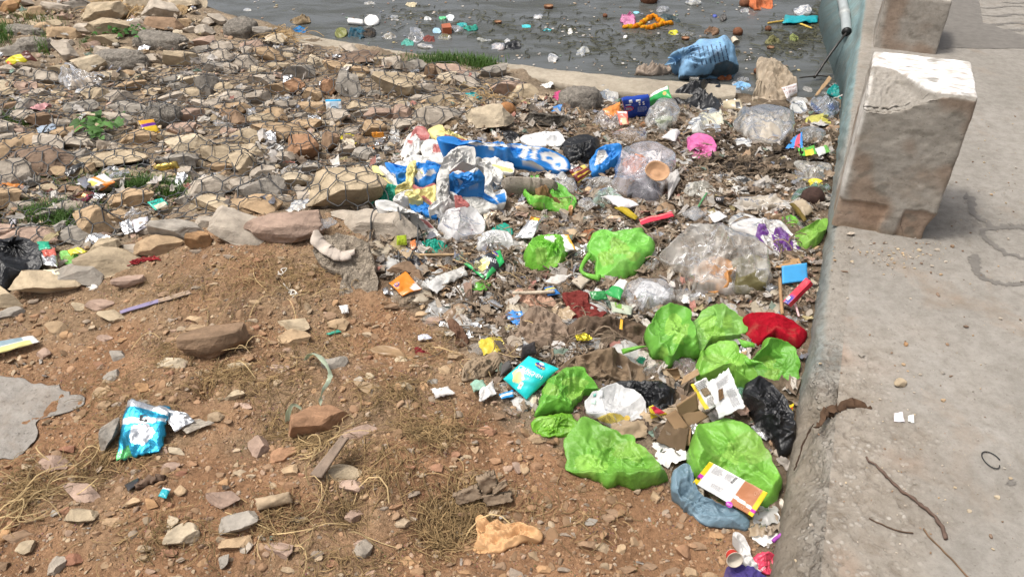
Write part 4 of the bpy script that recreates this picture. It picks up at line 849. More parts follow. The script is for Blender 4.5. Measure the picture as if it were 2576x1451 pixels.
bag('striped white and pale yellow bag beside the black bag', '1758,292 1768,272 1792,268 1812,280 1822,300 1815,320 1790,312 1765,305', (.68, .66, .52), 'film_white', 54, bulge=.38, crease=.06)
bag('flat white bag in front of the pink bag', '1722,330 1735,305 1765,298 1800,305 1815,318 1808,335 1780,335 1745,338', WHITE, 'film_white', 55, bulge=.3)
w8 = bag('clear pouch standing beside the blue packet', '1622,292 1650,255 1668,247 1700,252 1710,275 1702,300 1680,318 1668,338 1655,332 1650,310 1632,318', (.64, .64, .62), 'film_clear', 56, bulge=.22, zt=.13)
blob('contents', None, None, ell(1672, 300, 40, 22, 6), (.38, .42, .30), 'film', 57, parent=w8, ref=ob_info[w8.name]['ref'], bulge=.15, n=40, K=10)
bag('crumpled clear bag with a pinkish tint left of the clear pouch', '1493,300 1515,275 1530,288 1560,295 1572,310 1560,325 1530,322 1500,322', (.62, .57, .54), 'film_clear', 58, bulge=.25, crease=.1)
bag('clear bag of tan peelings in front of the blue packet', '1540,335 1560,322 1585,318 1620,325 1630,340 1612,360 1580,358 1550,350', (.60, .50, .42), 'film_clear', 59, bulge=.3, crease=.08)
bag('crumpled white cloth bag left of the blue packet', '1490,238 1505,222 1530,211 1552,216 1557,240 1548,258 1530,268 1518,255 1500,250', (.62, .61, .58), 'film_white', 60, bulge=.36, crease=.08)
w11 = bag('white bag of food wrappers between two lime green bags', '1470,1035 1473,1008 1482,992 1510,975 1545,966 1575,974 1605,985 1622,1005 1626,1035 1618,1062 1600,1075 1560,1086 1530,1075 1495,1052 1478,1045', (.74, .74, .73), 'film_white', 61, bulge=.30, crease=.02,
         paint=[('1495,1052 1535,1036 1560,1040 1575,1052 1545,1066 1520,1062', (.66, .52, .10)), ('1476,1022 1605,1032 1606,1041 1476,1030', (.82, .82, .82)), ('1540,1066 1578,1050 1600,1062 1565,1080', (.55, .50, .42))])
bars(w11, '1500,1055 1530,1040 1560,1060 1535,1070', 9, (.10, .09, .06), .3, seed=3)
disc(w11, '1570,1043 1585,1043 1585,1058 1570,1058', (.62, .42, .10), 'print'); patch('sticker', None, None, '1493,990 1500,987 1499,996 1492,997', (.16, .42, .36), 'ink', on=w11, parent=w11, lift=.002, fold=0, n=(3, 3), thick=.0004)
patch('sticker', None, None, '1487,1003 1500,1004 1499,1016 1487,1014', (.50, .64, .56), 'ink', on=w11, parent=w11, lift=.002, fold=0, n=(3, 3), thick=.0004)
patch('paper', None, None, '1505,982 1516,980 1519,998 1508,1000', (.80, .80, .80), 'ink', on=w11, parent=w11, lift=.002, fold=0, n=(3, 3), thick=.0004)
bag('clear puffed bag against the wall above the yellow wrapper', '1990,428 1995,410 2015,405 2045,408 2075,406 2092,415 2090,435 2075,448 2045,452 2015,458 2000,448', (.66, .64, .58), 'film_clear', 62, bulge=.36, crease=.05)
w13 = bag('clear bag of garlic on the stones at the upper left', '148,205 152,185 162,155 180,160 205,180 225,185 245,178 268,190 272,200 252,205 250,220 230,228 195,232 165,228', (.62, .58, .53), 'film_clear', 63, bulge=.3, crease=.07)
blob('contents', None, None, ell(200, 212, 78, 34, 9), (.55, .47, .38), 'film_white', 64, parent=w13, ref=ob_info[w13.name]['ref'], bulge=.25, crease=.12, n=60, K=14)
bag('crumpled off white bag left of the black cup', '1718,482 1725,465 1745,460 1775,464 1805,475 1808,488 1790,490 1765,496 1735,494', (.58, .56, .50), 'film_white', 65, bulge=.32, crease=.09, pleat=.1, knot=(1760, 470))
bag('clear film bag below the maroon snack packet', '1395,460 1400,440 1415,433 1430,448 1450,462 1452,482 1430,485 1412,475', (.64, .64, .62), 'film_clear', 66, bulge=.25, crease=.09)
bag('crumpled clear film right of the maroon snack packet', '1455,472 1480,452 1520,446 1545,460 1538,478 1510,482 1480,480', (.62, .62, .60), 'film_clear', 67, bulge=.28, crease=.1)
bag('pale green film bag beside the big clear bag', '1490,505 1500,482 1525,471 1550,478 1568,497 1562,515 1540,526 1510,522', (.40, .54, .46), 'film_clear', 68, bulge=.24, crease=.07)
bag('clear film pouch right of the torn green bag', '1455,505 1475,495 1492,505 1500,522 1480,530 1458,522', (.66, .66, .64), 'film_clear', 69, bulge=.26, crease=.08)
bag('small white bag in front of the blue plastic by the wall', '1983,272 1992,258 2010,252 2028,262 2030,280 2015,288 1995,285', WHITE, 'film_white', 70, bulge=.34, n=60, K=16)
bag('dusty clear bag left of the yellow bag by the wall', '2000,345 2005,325 2030,315 2060,318 2078,330 2070,352 2045,362 2015,360', (.44, .43, .40), 'film_clear', 71, bulge=.3, crease=.08)
bag('crumpled white film under the clear bag of whitish waste', '1838,352 1860,345 1885,352 1900,370 1880,378 1850,372', WHITE, 'film_white', 72, bulge=.28, crease=.1, n=70, K=18)
bag('white sheet of film draped below the clear bag', '1830,560 1850,540 1880,535 1905,545 1895,560 1865,568', (.68, .67, .64), 'film_white', 73, bulge=.25, crease=.09, n=70, K=18)
bag('off white cloth bag above the purple printed sheet', '1850,500 1875,492 1915,490 1950,495 1985,515 1980,530 1945,525 1900,535 1865,522', (.56, .50, .42), 'film_white', 74, bulge=.3, crease=.1, n=80, K=20)
bag('small clear bag by the wall under the banana skin', '1980,560 1985,545 2005,540 2020,552 2012,568 1995,570', (.6, .58, .54), 'film_clear', 75, bulge=.3, n=60, K=14)
bag('dirty white bag in front of the lime green heap', '1575,905 1580,880 1600,868 1620,880 1640,905 1655,918 1640,930 1610,930 1585,922', (.60, .54, .46), 'film_white', 76, bulge=.26, crease=.1, paint=[('1600,905 1612,892 1625,900 1618,915 1605,912', (.02, .30, .16))])
bag('clear film below the leftmost bag of the green heap', '1610,930 1640,918 1670,905 1678,920 1655,942 1625,945', (.58, .58, .56), 'film_clear', 77, bulge=.26, crease=.1, n=70, K=18)
bag('clear crumpled film holding fruit peel right of the green heap front', '1690,905 1715,900 1745,902 1755,925 1735,945 1712,945 1695,925', (.50, .44, .46), 'film_clear', 78, bulge=.25, crease=.1, n=70, K=18)
bag('crumpled white bag under the lime green carrier bag', '1610,672 1630,655 1650,640 1660,660 1640,680 1615,690', (.64, .63, .60), 'film_clear', 79, bulge=.22, crease=.1, n=70, K=18)
# ---- black bags
bag('black bin bag with a pulled up corner near the blue sack', '1698,245 1705,228 1745,222 1765,212 1790,195 1808,198 1815,215 1812,240 1816,262 1805,282 1780,286 1745,280 1715,272', BLACK, 'film_black', 80, bulge=.32, crease=.09)
bag('black bin bag on the banner beside the big clear bag', '1415,385 1418,355 1435,340 1465,333 1495,340 1508,360 1505,390 1480,405 1470,418 1455,408 1430,408', BLACK, 'film_black', 81, bulge=.36, crease=.06, knot=(1466, 400), pleat=.14)
bag('tied black bin bag at the left picture edge', '-30,620 0,597 30,590 70,597 98,615 103,650 95,680 70,690 40,700 20,735 -20,740 -45,690', BLACK, 'film_black', 82, bulge=.36, crease=.04, knot=(35, 618), pleat=.14)
bag('flattened black bag behind the white bag of food wrappers', '1535,975 1555,958 1590,955 1620,960 1660,958 1690,975 1700,1000 1690,1030 1660,1050 1640,1048 1625,1010 1600,985 1560,978', BLACK, 'film_black', 83, bulge=.2, crease=.11)
bag('black crumpled bag squeezed between green bags and the wall', '1868,985 1890,955 1915,948 1945,962 1970,985 1985,1020 1998,1060 2000,1110 1985,1145 1960,1150 1945,1110 1925,1085 1900,1060 1895,1020', BLACK, 'film_black', 84, bulge=.26, crease=.10)
bag('small black bag behind the banner', '1255,345 1262,330 1280,325 1302,332 1310,348 1298,360 1270,360', BLACK, 'film_black', 85, bulge=.36, crease=.08, n=70, K=18)
bag('small scrap of black bag under the wire near the gold wrapper', '328,400 340,385 360,388 375,400 368,418 345,425 332,415', BLACK, 'film_black', 86, bulge=.2, crease=.14, n=60, K=16)
bag('torn black plastic hanging on the dark rock', '150,385 165,375 172,395 188,402 205,420 180,412 165,420 155,410', BLACK, 'film_black', 87, bulge=.16, crease=.14, n=60, K=16)
bag('shredded black plastic near the teal bag on dirt', '1015,650 1040,640 1055,648 1075,655 1060,672 1040,680 1022,665', (.05, .05, .055), 'film_black', 88, bulge=.16, crease=.15, n=70, K=18)
# ---- coloured bags and sacks
bag('pink carrier bag on the rubbish right of the big clear bag', '1728,360 1735,338 1760,330 1785,336 1800,352 1803,385 1795,405 1775,415 1750,408 1738,390', PINK, 'film', 90, bulge=.36, crease=.05, knot=(1762, 375), pleat=.08)
bag('pink crumpled scrap bag at the foot of the concrete lump', '1388,245 1398,230 1412,227 1420,240 1416,255 1400,258 1390,252', (.62, .08, .22), 'film', 91, bulge=.32, n=56, K=14)
bag('teal carrier bag between the wired boulder and the banner', '930,485 945,468 965,463 995,468 1015,478 1022,498 1012,515 990,512 965,508 940,518 930,502', (.03, .40, .28), 'film', 92, bulge=.28, crease=.09)
bag('flat teal bag on the dirt below the grey slab', '1050,620 1062,606 1090,603 1118,608 1127,625 1110,637 1080,636 1058,634', TEAL, 'film', 93, bulge=.2, crease=.1)
bag('teal bag between the two white bags below the banner', '1235,582 1248,566 1270,562 1288,572 1290,590 1268,594 1245,592', TEAL, 'film', 94, bulge=.26, n=70, K=18)
bag('small turquoise bag among the stones by the brown dirt patch', '1150,248 1158,238 1180,240 1195,233 1210,242 1212,255 1190,254 1168,252', (.03, .45, .48), 'film', 95, bulge=.3, n=60, K=16)
bag('teal bag lying against the wall by the cardboard strip', '2080,232 2092,218 2112,208 2135,212 2145,228 2130,240 2112,250 2098,240', (.01, .30, .28), 'film', 96, bulge=.28, crease=.09, n=80, K=20)
bag('pale sea green film lying along the wall under the yellow wrapper', '1990,500 2000,482 2030,472 2065,468 2085,462 2088,475 2070,482 2040,484 2015,495 2000,505', SEA, 'film_clear', 97, bulge=.22, crease=.06, n=80, K=20)
bag('sea green clear bag tied in a knot beside the newsprint', '1848,985 1860,968 1880,975 1895,968 1915,990 1930,1015 1920,1045 1890,1060 1868,1050 1858,1020', (.10, .30, .20), 'film_clear', 98, bulge=.26, crease=.07, knot=(1884, 1012), pleat=.16)
bag('grey blue plastic bag curled below the large green bag', '1690,1205 1700,1180 1720,1165 1740,1175 1745,1205 1760,1235 1790,1260 1830,1275 1870,1290 1890,1315 1880,1337 1850,1330 1800,1325 1765,1315 1735,1285 1705,1255', (.19, .29, .36), 'film', 99, bulge=.16, crease=.08, c=(1745, 1262))
s1 = bag('tied pale blue woven sack lying at the water edge', '1686,139 1700,130 1722,124 1735,115 1760,106 1800,100 1820,92 1838,100 1850,130 1856,160 1852,180 1830,188 1800,192 1760,197 1715,200 1706,188 1708,165 1706,150 1694,146', (.20, .36, .54), 'cloth', 100, name='sack', cat='sack', bulge=.40, crease=.025, knot=(1708, 152), pleat=.10, zt=.22, facet=0, paint=[('1790,185 1800,160 1830,150 1860,165 1860,200 1700,210 1712,190 1750,190', (.055, .085, .11))])
lettering(s1, 'MANUFACTURED', '1746,172 1734,118 1746,112 1757,168', (.03, .06, .12))
for i in range(7): bars(s1, f'{1764+i*11},{164-i*2} {1752+i*11},{114-i*2} {1758+i*11},{112-i*2} {1770+i*11},{162-i*2}', 1, (.05, .09, .16), .5, seed=i)
bag('yellow plastic bag caught under the wire among the stones', '855,352 862,338 880,335 896,342 898,358 882,366 865,362', (.66, .56, .02), 'film', 101, bulge=.26, n=60, K=16)
bag('pale yellow bag by the wall over a clear bag', '2025,300 2040,288 2062,285 2076,278 2085,285 2070,300 2095,308 2080,318 2050,312 2030,310', (.62, .58, .14), 'film', 102, bulge=.24, n=70, K=18)
bag('yellow wrapper with black print against the wall', '2018,468 2025,455 2045,447 2065,450 2073,462 2055,468 2035,466', YEL, 'packet', 103, bulge=.26, n=60, K=16, crease=.1)
bag('crumpled yellow scrap left of the printed yellow wrapper', '1976,448 1985,438 2000,440 2005,452 1992,458', (.58, .44, .03), 'packet', 104, bulge=.24, n=50, K=14, crease=.1)
bag('blue and white printed plastic against the wall below the teal bag', '2035,262 2050,246 2080,243 2105,252 2112,275 2100,292 2080,302 2060,285', (.42, .46, .50), 'film_clear', 105, bulge=.28, crease=.08, paint=[('2038,252 2060,270 2085,300 2070,305 2042,275', (.02, .17, .52)), ('2080,262 2108,255 2110,275 2085,280', (.02, .17, .52)), ('2075,285 2105,278 2095,300', (.03, .2, .55))])
bag('light blue cloth scrap at the end of the ledge', '1838,222 1852,208 1870,205 1890,212 1880,222 1860,226', (.20, .38, .58), 'cloth', 106, bulge=.2, n=60, K=16, crease=.1)
# ---- cloths
def cloth(label, outline, col, seed, **k):
    k.setdefault('bulge', .2); k.setdefault('crease', .085); k.setdefault('fine', .5); return blob('cloth', label, 'cloth', outline, col, 'cloth', seed, **k)
cloth('dark red cloth stuffed between the green bags and the wall', '1867,802 1893,791 1930,790 1963,799 2003,815 2029,837 2022,860 2003,874 1959,860 1948,852 1915,870 1900,870 1871,848 1882,830', (.30, .006, .016), 110, bulge=.32, crease=.03)
cloth('maroon cloth lying left of the clear whitish bag', '1413,740 1425,733 1480,737 1482,762 1505,775 1530,785 1500,800 1450,803 1418,808 1428,780', (.17, .035, .03), 111, crease=.06)
cloth('crumpled taupe cloth above the teal snack packet', '1290,850 1305,830 1310,800 1325,775 1350,765 1385,780 1415,805 1430,835 1428,865 1400,880 1350,878 1310,872', (.235, .175, .13), 112, crease=.10, bulge=.22)
cloth('dark muddy cloth heap left of the green bags', '1425,830 1450,808 1490,798 1540,805 1600,815 1660,840 1640,862 1590,872 1540,868 1480,862 1440,850', (.12, .085, .06), 113, crease=.09)
cloth('brown muddy cloth behind the lime bag and the teal packet', '1400,935 1430,905 1470,890 1510,880 1560,890 1600,915 1640,940 1600,965 1550,960 1500,955 1440,950', (.20, .145, .095), 114, crease=.10)
cloth('twisted white cloth strip right of the taupe cloth', '1388,862 1402,852 1420,862 1430,885 1455,905 1458,912 1435,918 1420,920 1412,895 1400,878', (.56, .53, .50), 115, crease=.12, bulge=.18, n=80, K=18)
blob('cloth', 'peach coloured cloth crumpled on the bare dirt', 'cloth', '1192,1385 1200,1340 1195,1300 1210,1290 1225,1310 1250,1300 1275,1318 1300,1310 1330,1320 1362,1335 1355,1360 1320,1358 1290,1375 1262,1385 1225,1395', (.55, .33, .165), 'paper', 116, bulge=.2, crease=.15)
cloth('dirty cream cloth heap by the wall below the blue sack', '1893,250 1898,215 1905,190 1900,160 1915,145 1945,150 1970,160 1990,180 2003,210 2005,240 1985,262 1950,255 1915,262', (.34, .28, .21), 117, crease=.12, bulge=.24)
cloth('grey cloth half buried on the dirt above the orange packet', '1003,760 1015,748 1040,742 1062,748 1058,765 1035,772 1012,770', (.20, .155, .11), 118, bulge=.15, n=70, K=18)
cloth('brown sock trodden into the dirt right of the pebble', '1125,805 1140,800 1155,815 1175,840 1180,860 1165,872 1145,868 1150,845 1135,825', (.13, .075, .05), 119, bulge=.18, n=70, K=18)
cloth('beige cloth loop left of the teal snack packet', '1160,955 1170,915 1195,900 1225,890 1255,885 1262,900 1245,930 1215,948 1180,958', (.27, .205, .14), 120, bulge=.16, crease=.08)
cloth('peach rag strewn below the striped chip packet', '1290,735 1330,725 1370,740 1400,760 1385,775 1340,772 1305,765', (.44, .28, .20), 121, bulge=.16, crease=.12)
cloth('maroon scrap of cloth lying in the dirt', '1043,876 1052,872 1068,882 1090,892 1080,900 1060,896 1045,890', (.17, .02, .025), 122, bulge=.16, n=60, K=14)
cloth('brown cloth lump behind the lime green carrier bag', '1440,600 1465,582 1495,578 1512,590 1495,605 1465,612', (.25, .115, .06), 123, bulge=.22, n=70, K=16)
cloth('purple cloth bag mouth at the bottom picture edge', '1822,1451 1830,1425 1850,1418 1885,1422 1915,1438 1940,1470 1880,1485 1830,1480', (.06, .045, .17), 124, bulge=.12, crease=.04)
cloth('white cloth strip twisted beside the red paper cup', '1845,1345 1855,1337 1870,1345 1885,1375 1890,1400 1915,1440 1900,1450 1875,1425 1862,1400 1858,1370', (.60, .59, .57), 125, bulge=.2, crease=.08, n=80, K=18)
cloth('muddy grey rag near the cardboard at the heap front', '1590,1060 1610,1050 1640,1055 1650,1075 1630,1095 1600,1085', (.13, .10, .075), 126, bulge=.18, n=60, K=14)
# ---- the pale concrete lump and the half buried slab
cl_ = blob('concrete_lump', 'pale rough concrete lump rising out of the dirt mound', 'concrete lump', '785,620 800,590 850,582 905,600 940,640 950,690 948,725 925,745 885,748 855,730 860,690 830,670 800,655', (.37, .31, .24), 'conglomerate', 130, bulge=.2, crease=.04, jit=.03, zt=.08, edge=3.5)
a_ = catmull(pts('796,586 800,606 815,622 838,638 866,645 893,634'), 40, False); q = hit(cl_, a_[:, 0], a_[:, 1], .004); q[:, 2] += .004
ribbon('pad', 'curved dirty white pad lying over the pale concrete lump', 'pad', q, [.012, .03, .028, .03, .033, .028, .012], .010, (.52, .45, .385), 'cloth')
blob('concrete_slab', 'flat grey concrete slab half buried at the left edge', 'concrete slab', '-60,960 40,950 110,958 180,985 212,1010 190,1030 140,1045 100,1065 95,1100 60,1135 20,1158 -60,1160', (.30, .28, .255), 'concrete_rough', 131, bulge=.018, crease=.012, zt=.0, edge=8, base=.006, ragged=.09)
blob('concrete_slab', 'broken concrete slab end under the banner beside the torn green bag', 'concrete slab', '1262,452 1300,446 1350,450 1398,456 1402,475 1370,482 1320,484 1275,478', (.34, .30, .25), 'concrete_rough', 132, bulge=.08, crease=.01, zt=.10, edge=10)
blob('concrete_lump', 'dark wet concrete block under the pink scrap bag', 'concrete lump', '1325,292 1345,284 1400,288 1432,295 1430,312 1400,320 1345,312', (.13, .115, .095), 'conglomerate', 133, bulge=.12, zt=.07, edge=5)
# ================================================================ THE CRUMPLED BANNER
BW, BB, BY, BM = (.62, .61, .58), (.018, .175, .50), (.62, .55, .22), (.36, .12, .11)
bn = thing('banner', 'crumpled vinyl banner in white, blue, yellow and maroon on the rubbish', 'banner', on(1120, 480))
def fold_(outline, col, seed, base=.02, zt=None, bulge=.15, crease=.11, paint=(), **k):
    bulge *= .6; base *= .8
    k.setdefault('n', 84); k.setdefault('K', 22); return blob('banner_fold', None, None, outline, col, 'tarp', seed, parent=bn, base=base, zt=zt, bulge=bulge, crease=crease, paint=paint, fine=.3, **k)
fold_('1005,395 1016,364 1024,341 1037,329 1049,316 1068,316 1080,333 1078,352 1061,360 1053,382 1026,404', BW, 201, paint=[('1030,350 1037,329 1049,314 1068,314 1082,333 1078,352 1058,352 1045,335', BM), ('1024,350 1038,353 1040,365 1026,360', BM)])
fold_('1076,328 1088,318 1111,314 1120,329 1147,335 1176,350 1205,358 1195,366 1150,356 1110,350 1085,352', BY, 202, .03, paint=[('1118,336 1150,345 1200,358 1195,364 1150,356 1120,346', BM)])
fold_('1060,385 1062,360 1085,352 1125,358 1150,372 1130,395 1100,405 1075,404', BW, 216, .03, paint=[('1090,362 1130,362 1145,374 1115,382 1088,384', BM)])
bl = fold_('1100,344 1128,339 1151,352 1193,358 1234,362 1276,361 1320,366 1360,370 1395,382 1425,400 1432,425 1405,432 1370,426 1335,408 1300,402 1270,396 1240,386 1200,374 1150,367 1115,359', BB, 203, .025, zt=.12, bulge=.10, c=(1265, 380), n=120, paint=[
    ('1180,356 1300,364 1360,370 1358,376 1290,370 1180,363', BW), ('1228,366 1240,367 1242,378 1230,377', BW), ('1317,371 1331,374 1320,400 1306,395', BW), ('1340,374 1352,376 1350,400 1336,398', BW),
    ('1360,384 1385,380 1405,390 1425,408 1428,424 1400,428 1385,412 1362,402', BW), ('1376,392 1392,394 1390,402 1375,400', BB), ('1398,410 1413,410 1412,420 1398,418', BB), ('1300,402 1340,404 1372,424 1360,428 1330,412', BW)])
fold_('1483,410 1495,388 1510,368 1540,360 1563,362 1560,385 1528,413 1490,436', BB, 204, .03, zt=.10, paint=[('1505,378 1522,376 1530,392 1512,410 1495,416 1500,395', BW)])
fold_('1310,345 1345,334 1400,330 1420,345 1415,365 1370,366 1325,362', (.64, .64, .63), 217, .03)
fold_('1013,404 1037,391 1068,393 1109,391 1115,412 1068,412 1026,420 985,416', BW, 205, .05)
fold_('967,408 997,412 1026,418 1043,414 1107,414 1101,435 1090,452 1076,468 1039,464 1026,450 1005,445 989,437', BB, 206, .045, paint=[('1045,424 1062,422 1068,440 1050,456 1040,455', BW), ('1078,428 1090,424 1096,434 1082,442 1068,440', BW), ('985,435 1000,437 1008,446 995,444', BW)])
fold_('1024,420 1046,402 1042,432 1036,466 1022,464', BY, 207, .09, bulge=.08)
fold_('934,417 951,418 975,440 998,463 985,466 964,456 948,438', BY, 208, .03, bulge=.06, n=60, K=14)
fold_('953,419 964,417 990,442 1014,463 1004,471 975,445', BW, 209, .04, bulge=.06, n=60, K=14)
fold_('1034,477 1040,464 1059,472 1095,460 1097,489 1103,531 1068,497 1032,497', BY, 210, .04, paint=[('1036,462 1100,448 1096,464 1060,474 1038,476', BM), ('1032,492 1068,492 1100,520 1090,524 1060,502 1034,500', BM)])
fold_('1103,432 1116,402 1130,381 1151,368 1176,366 1195,375 1199,402 1190,418 1172,410 1150,418 1125,436', (.56, .545, .51), 211, .08, zt=.10, bulge=.18, crease=.13)
fold_('1098,470 1103,432 1120,425 1131,430 1128,470 1127,500 1116,526 1106,530 1099,497', (.54, .525, .49), 222, .06, zt=.12, bulge=.10, crease=.12)
for i in range(16):                                      # smaller tucks between the big folds
    r_ = random.Random(900 + i); x, y = r_.uniform(1000, 1230), r_.uniform(375, 520); fold_(ell(x, y, r_.uniform(30, 70), r_.uniform(12, 26), 900 + i, .3, r_.uniform(-.9, .9), 8), (BW, BB, BW, BY, BM, BW)[i % 6], 900 + i, r_.uniform(.05, .09), zt=.04, bulge=.22, crease=.16)
fold_('1124,447 1147,429 1172,431 1195,422 1207,425 1222,443 1207,456 1161,477 1128,496', BB, 212, .06, paint=[('1140,432 1160,418 1195,415 1205,424 1190,434 1170,428 1150,438', BW)], zt=.14)
fold_('1028,506 1047,495 1068,506 1088,522 1102,542 1088,545 1061,535 1039,522', BB, 213, .03)
fold_('943,506 974,502 1005,516 1026,529 1068,547 1088,568 1108,593 1085,583 1051,556 1014,529 964,529', BW, 214, .02, zt=.10, bulge=.07, c=(1025, 540), n=100, paint=[('1050,545 1075,555 1095,575 1080,572', BM), ('1062,540 1100,552 1104,562 1078,556', BY)])
fold_('1120,504 1182,491 1213,500 1234,510 1253,522 1224,531 1193,541 1151,530 1118,524', (.50, .49, .455), 215, .03, crease=.1)
fold_('1149,468 1180,464 1213,472 1238,487 1267,475 1276,506 1251,520 1222,504 1180,491', BW, 218, .04, paint=[('1182,478 1215,482 1245,500 1258,515 1240,512 1210,496 1182,490', BB), ('1245,490 1270,484 1274,506 1255,512', BB)])
fold_('1201,408 1222,396 1245,393 1276,404 1294,416 1293,432 1270,432 1234,420', BW, 219, .04, paint=[('1215,408 1250,414 1292,426 1290,433 1262,430 1225,418', BY)])
fold_('1217,424 1242,418 1265,431 1262,448 1242,447 1226,462', (.58, .57, .54), 220, .04, crease=.12)
fold_('1276,362 1330,368 1345,390 1310,398 1275,385', BB, 221, .04, paint=[('1290,365 1302,366 1302,376 1290,375', BW)])
bag('blue clear bag tucked at the right end of the banner', '1222,458 1238,450 1255,448 1264,462 1258,478 1240,482 1226,474', (.05, .24, .46), 'film_clear', 230, bulge=.3, n=60, K=16)
# ================================================================ PACKETS, WRAPPERS, PAPER, CARD
def packet(label, corners, col, name='snack_packet', cat='packet', **k):
    k.setdefault('puff', .12); k.setdefault('fold', .03); k.setdefault('z', .035); return patch(name, label, cat, corners, col, k.pop('m', 'packet'), **k)
TQ = (.012, .50, .50)
crimp = lambda u, v: (v < .035) | (v > .965)
pk = packet('turquoise chip packet with white lettering and crisps printed on it', '1330,894 1406,925 1324,1004 1266,952', TQ, z=[.09, .08, .02, .045], puff=.20, fold=.03, seed=3, n=(44, 44), paint=[('.12,.55 .30,.48 .42,.60 .55,.66 .50,.84 .30,.90 .22,.78 .10,.72', (.62, .55, .25)), ('.50,.78 .62,.74 .66,.92 .56,.94', (.70, .66, .60)), ('.56,.84 .60,.80 .62,.88', (.30, .16, .07))])
lettering(pk, 'CRUNCHEM', '1309,916 1366,945 1360,953 1302,925', (.85, .87, .87))
bd = disc(pk, '1347,906 1371,917 1372,932 1345,921', (.05, .04, .22)); lettering(pk, 'BALAJI', '1347,912 1370,924 1368,931 1346,918', (.78, .62, .08), .0030, par=bd)
disc(pk, '1357,908 1369,912 1369,920 1357,915', (.55, .60, .75), off=.0034)
lettering(pk, 'SIMPLY', '1318,934 1341,945 1339,948 1316,937', (.8, .85, .85))
pk = packet('black and green wavy chip packet lying below the white crumpled bag', '1258,626 1269,660 1222,707 1166,662', (.022, .026, .03), z=[.07, .05, .02, .03], puff=.13, fold=.045, seed=8, n=(44, 44), paint=[('0,0 1,0 1,.26 0,.20', (.02, .36, .09)), ('0,.93 1,.93 1,1 0,1', (.02, .36, .09)), ('.80,.5 1,.45 1,1 .9,1', (.03, .34, .09)),
    ('.18,.50 .45,.42 .62,.52 .72,.66 .66,.84 .45,.86 .40,.66 .22,.66', (.66, .60, .26))])
lettering(pk, 'RUMBLES', '1216,640 1250,652 1247,661 1212,647', (.8, .82, .82)); bd = disc(pk, '1238,630 1252,633 1256,646 1240,641', (.06, .03, .22)); lettering(pk, 'BALAJI', '1239,632 1255,641 1254,647 1238,637', (.8, .66, .1), .003, par=bd)
bars(pk, '1196,652 1222,664 1216,690 1192,670', 6, (.40, .36, .12), .35, rag=0, seed=4)
pk = packet('torn orange chip packet lying on the dirt right of the concrete lump', '978,711 1020,681 1062,726 1012,742', (.60, .20, .02), z=.03, puff=.06, fold=.06, seed=11, paint=[('.5,.8 1,.6 1,1 .6,1', (.6, .58, .55))])
bd = disc(pk, '990,712 1003,706 1006,718 993,722', (.10, .05, .25)); lettering(pk, 'BALAJI', '992,712 1004,707 1005,713 994,718', (.75, .72, .7), .003, par=bd)
pk = packet('silver and blue foil bag torn open on the dirt at left', '318,1000 432,1022 402,1136 290,1162', (.03, .29, .46), m='foil', z=[.06, .05, .02, .02], puff=.10, fold=.07, seed=13, n=(44, 44), jag=.12, paint=[('0,0 1,.05 1,.22 .55,.16 0,.14', (.72, .74, .76)), ('.28,.50 .62,.42 .80,.58 .62,.82 .34,.78', (.70, .72, .74)), ('0,.36 1,.30 1,.38 0,.46', (.62, .66, .68)), ('0,.85 .3,.8 .4,1 0,1', (.10, .40, .14))])
patch('flap', None, None, '395,1020 470,1038 490,1058 440,1085', (.66, .67, .68), 'foil', z=[.05, .05, .03, .03], fold=.08, parent=pk, seed=14); bars(pk, '352,1040 372,1042 370,1060 350,1058', 1, (.03, .03, .03), .9, rag=0)
patch('flap', None, None, '440,1062 500,1052 540,1062 470,1090', (.50, .44, .36), 'film_white', z=[.03, .02, .015, .02], fold=.1, parent=pk, seed=15)
bx = patch('snack_packet', 'dark blue packet with a red oval badge near the ledge', 'packet', '1562,246 1630,236 1634,285 1574,292', (.010, .045, .30), 'packet', z=[.15, .15, .02, .02], puff=.30, fold=.025, seed=16, n=(36, 30), thick=.02)
bd = disc(bx, '1571,268 1594,266 1594,278 1571,280', (.60, .03, .05)); lettering(bx, 'Vadilal', '1591,277 1575,278 1575,271 1591,270', (.8, .75, .75), .003, par=bd)
for q in ('1606,256 1611,255 1611,259 1606,260', '1616,255 1621,254 1621,258 1616,259', '1607,261 1612,260 1612,264 1607,265', '1617,260 1622,259 1622,263 1617,264'): disc(bx, q, (.7, .72, .78))
patch('label', None, None, '1600,251 1612,249 1612,254 1600,256', (.75, .75, .75), 'ink', on=bx, parent=bx, lift=.003, fold=0, n=(3, 3), thick=.0004); patch('label', None, None, '1582,252 1590,250 1592,258 1583,260', (.6, .62, .65), 'ink', on=bx, parent=bx, lift=.003, fold=0, n=(3, 3), thick=.0004)
bars(bx, '1604,268 1628,266 1628,280 1604,282', 5, (.45, .5, .65), .3, seed=5); bars(bx, '1574,262 1588,261 1588,265 1574,266', 1, (.6, .62, .7), .8, rag=0)
pk = packet('green and white foil packet leaning behind the dark blue packet', '1636,237 1679,214 1690,246 1634,268', (.03, .32, .08), z=[.10, .15, .11, .03], puff=.22, fold=.06, seed=17, paint=[('0,0 1,0 1,.35 0,.45', (.70, .69, .66))]); disc(pk, '1666,231 1676,228 1677,238 1668,240', (.42, .32, .08))
packet('orange plastic wrapper beside the dark blue packet', '1515,275 1560,256 1563,284 1535,298', (.62, .22, .05), z=[.05, .08, .03, .03], puff=.1, fold=.06, seed=18)
pk = packet('red and cream sachet in front of the orange wrapper', '1550,278 1578,279 1582,312 1560,314', (.62, .16, .12), name='sachet', cat='sachet', z=[.09, .09, .03, .03], fold=.05, seed=19, paint=[('.2,.55 .8,.55 .85,.95 .25,.95', (.66, .56, .36)), ('.1,.05 .9,.05 .9,.18 .1,.18', (.75, .62, .58))])
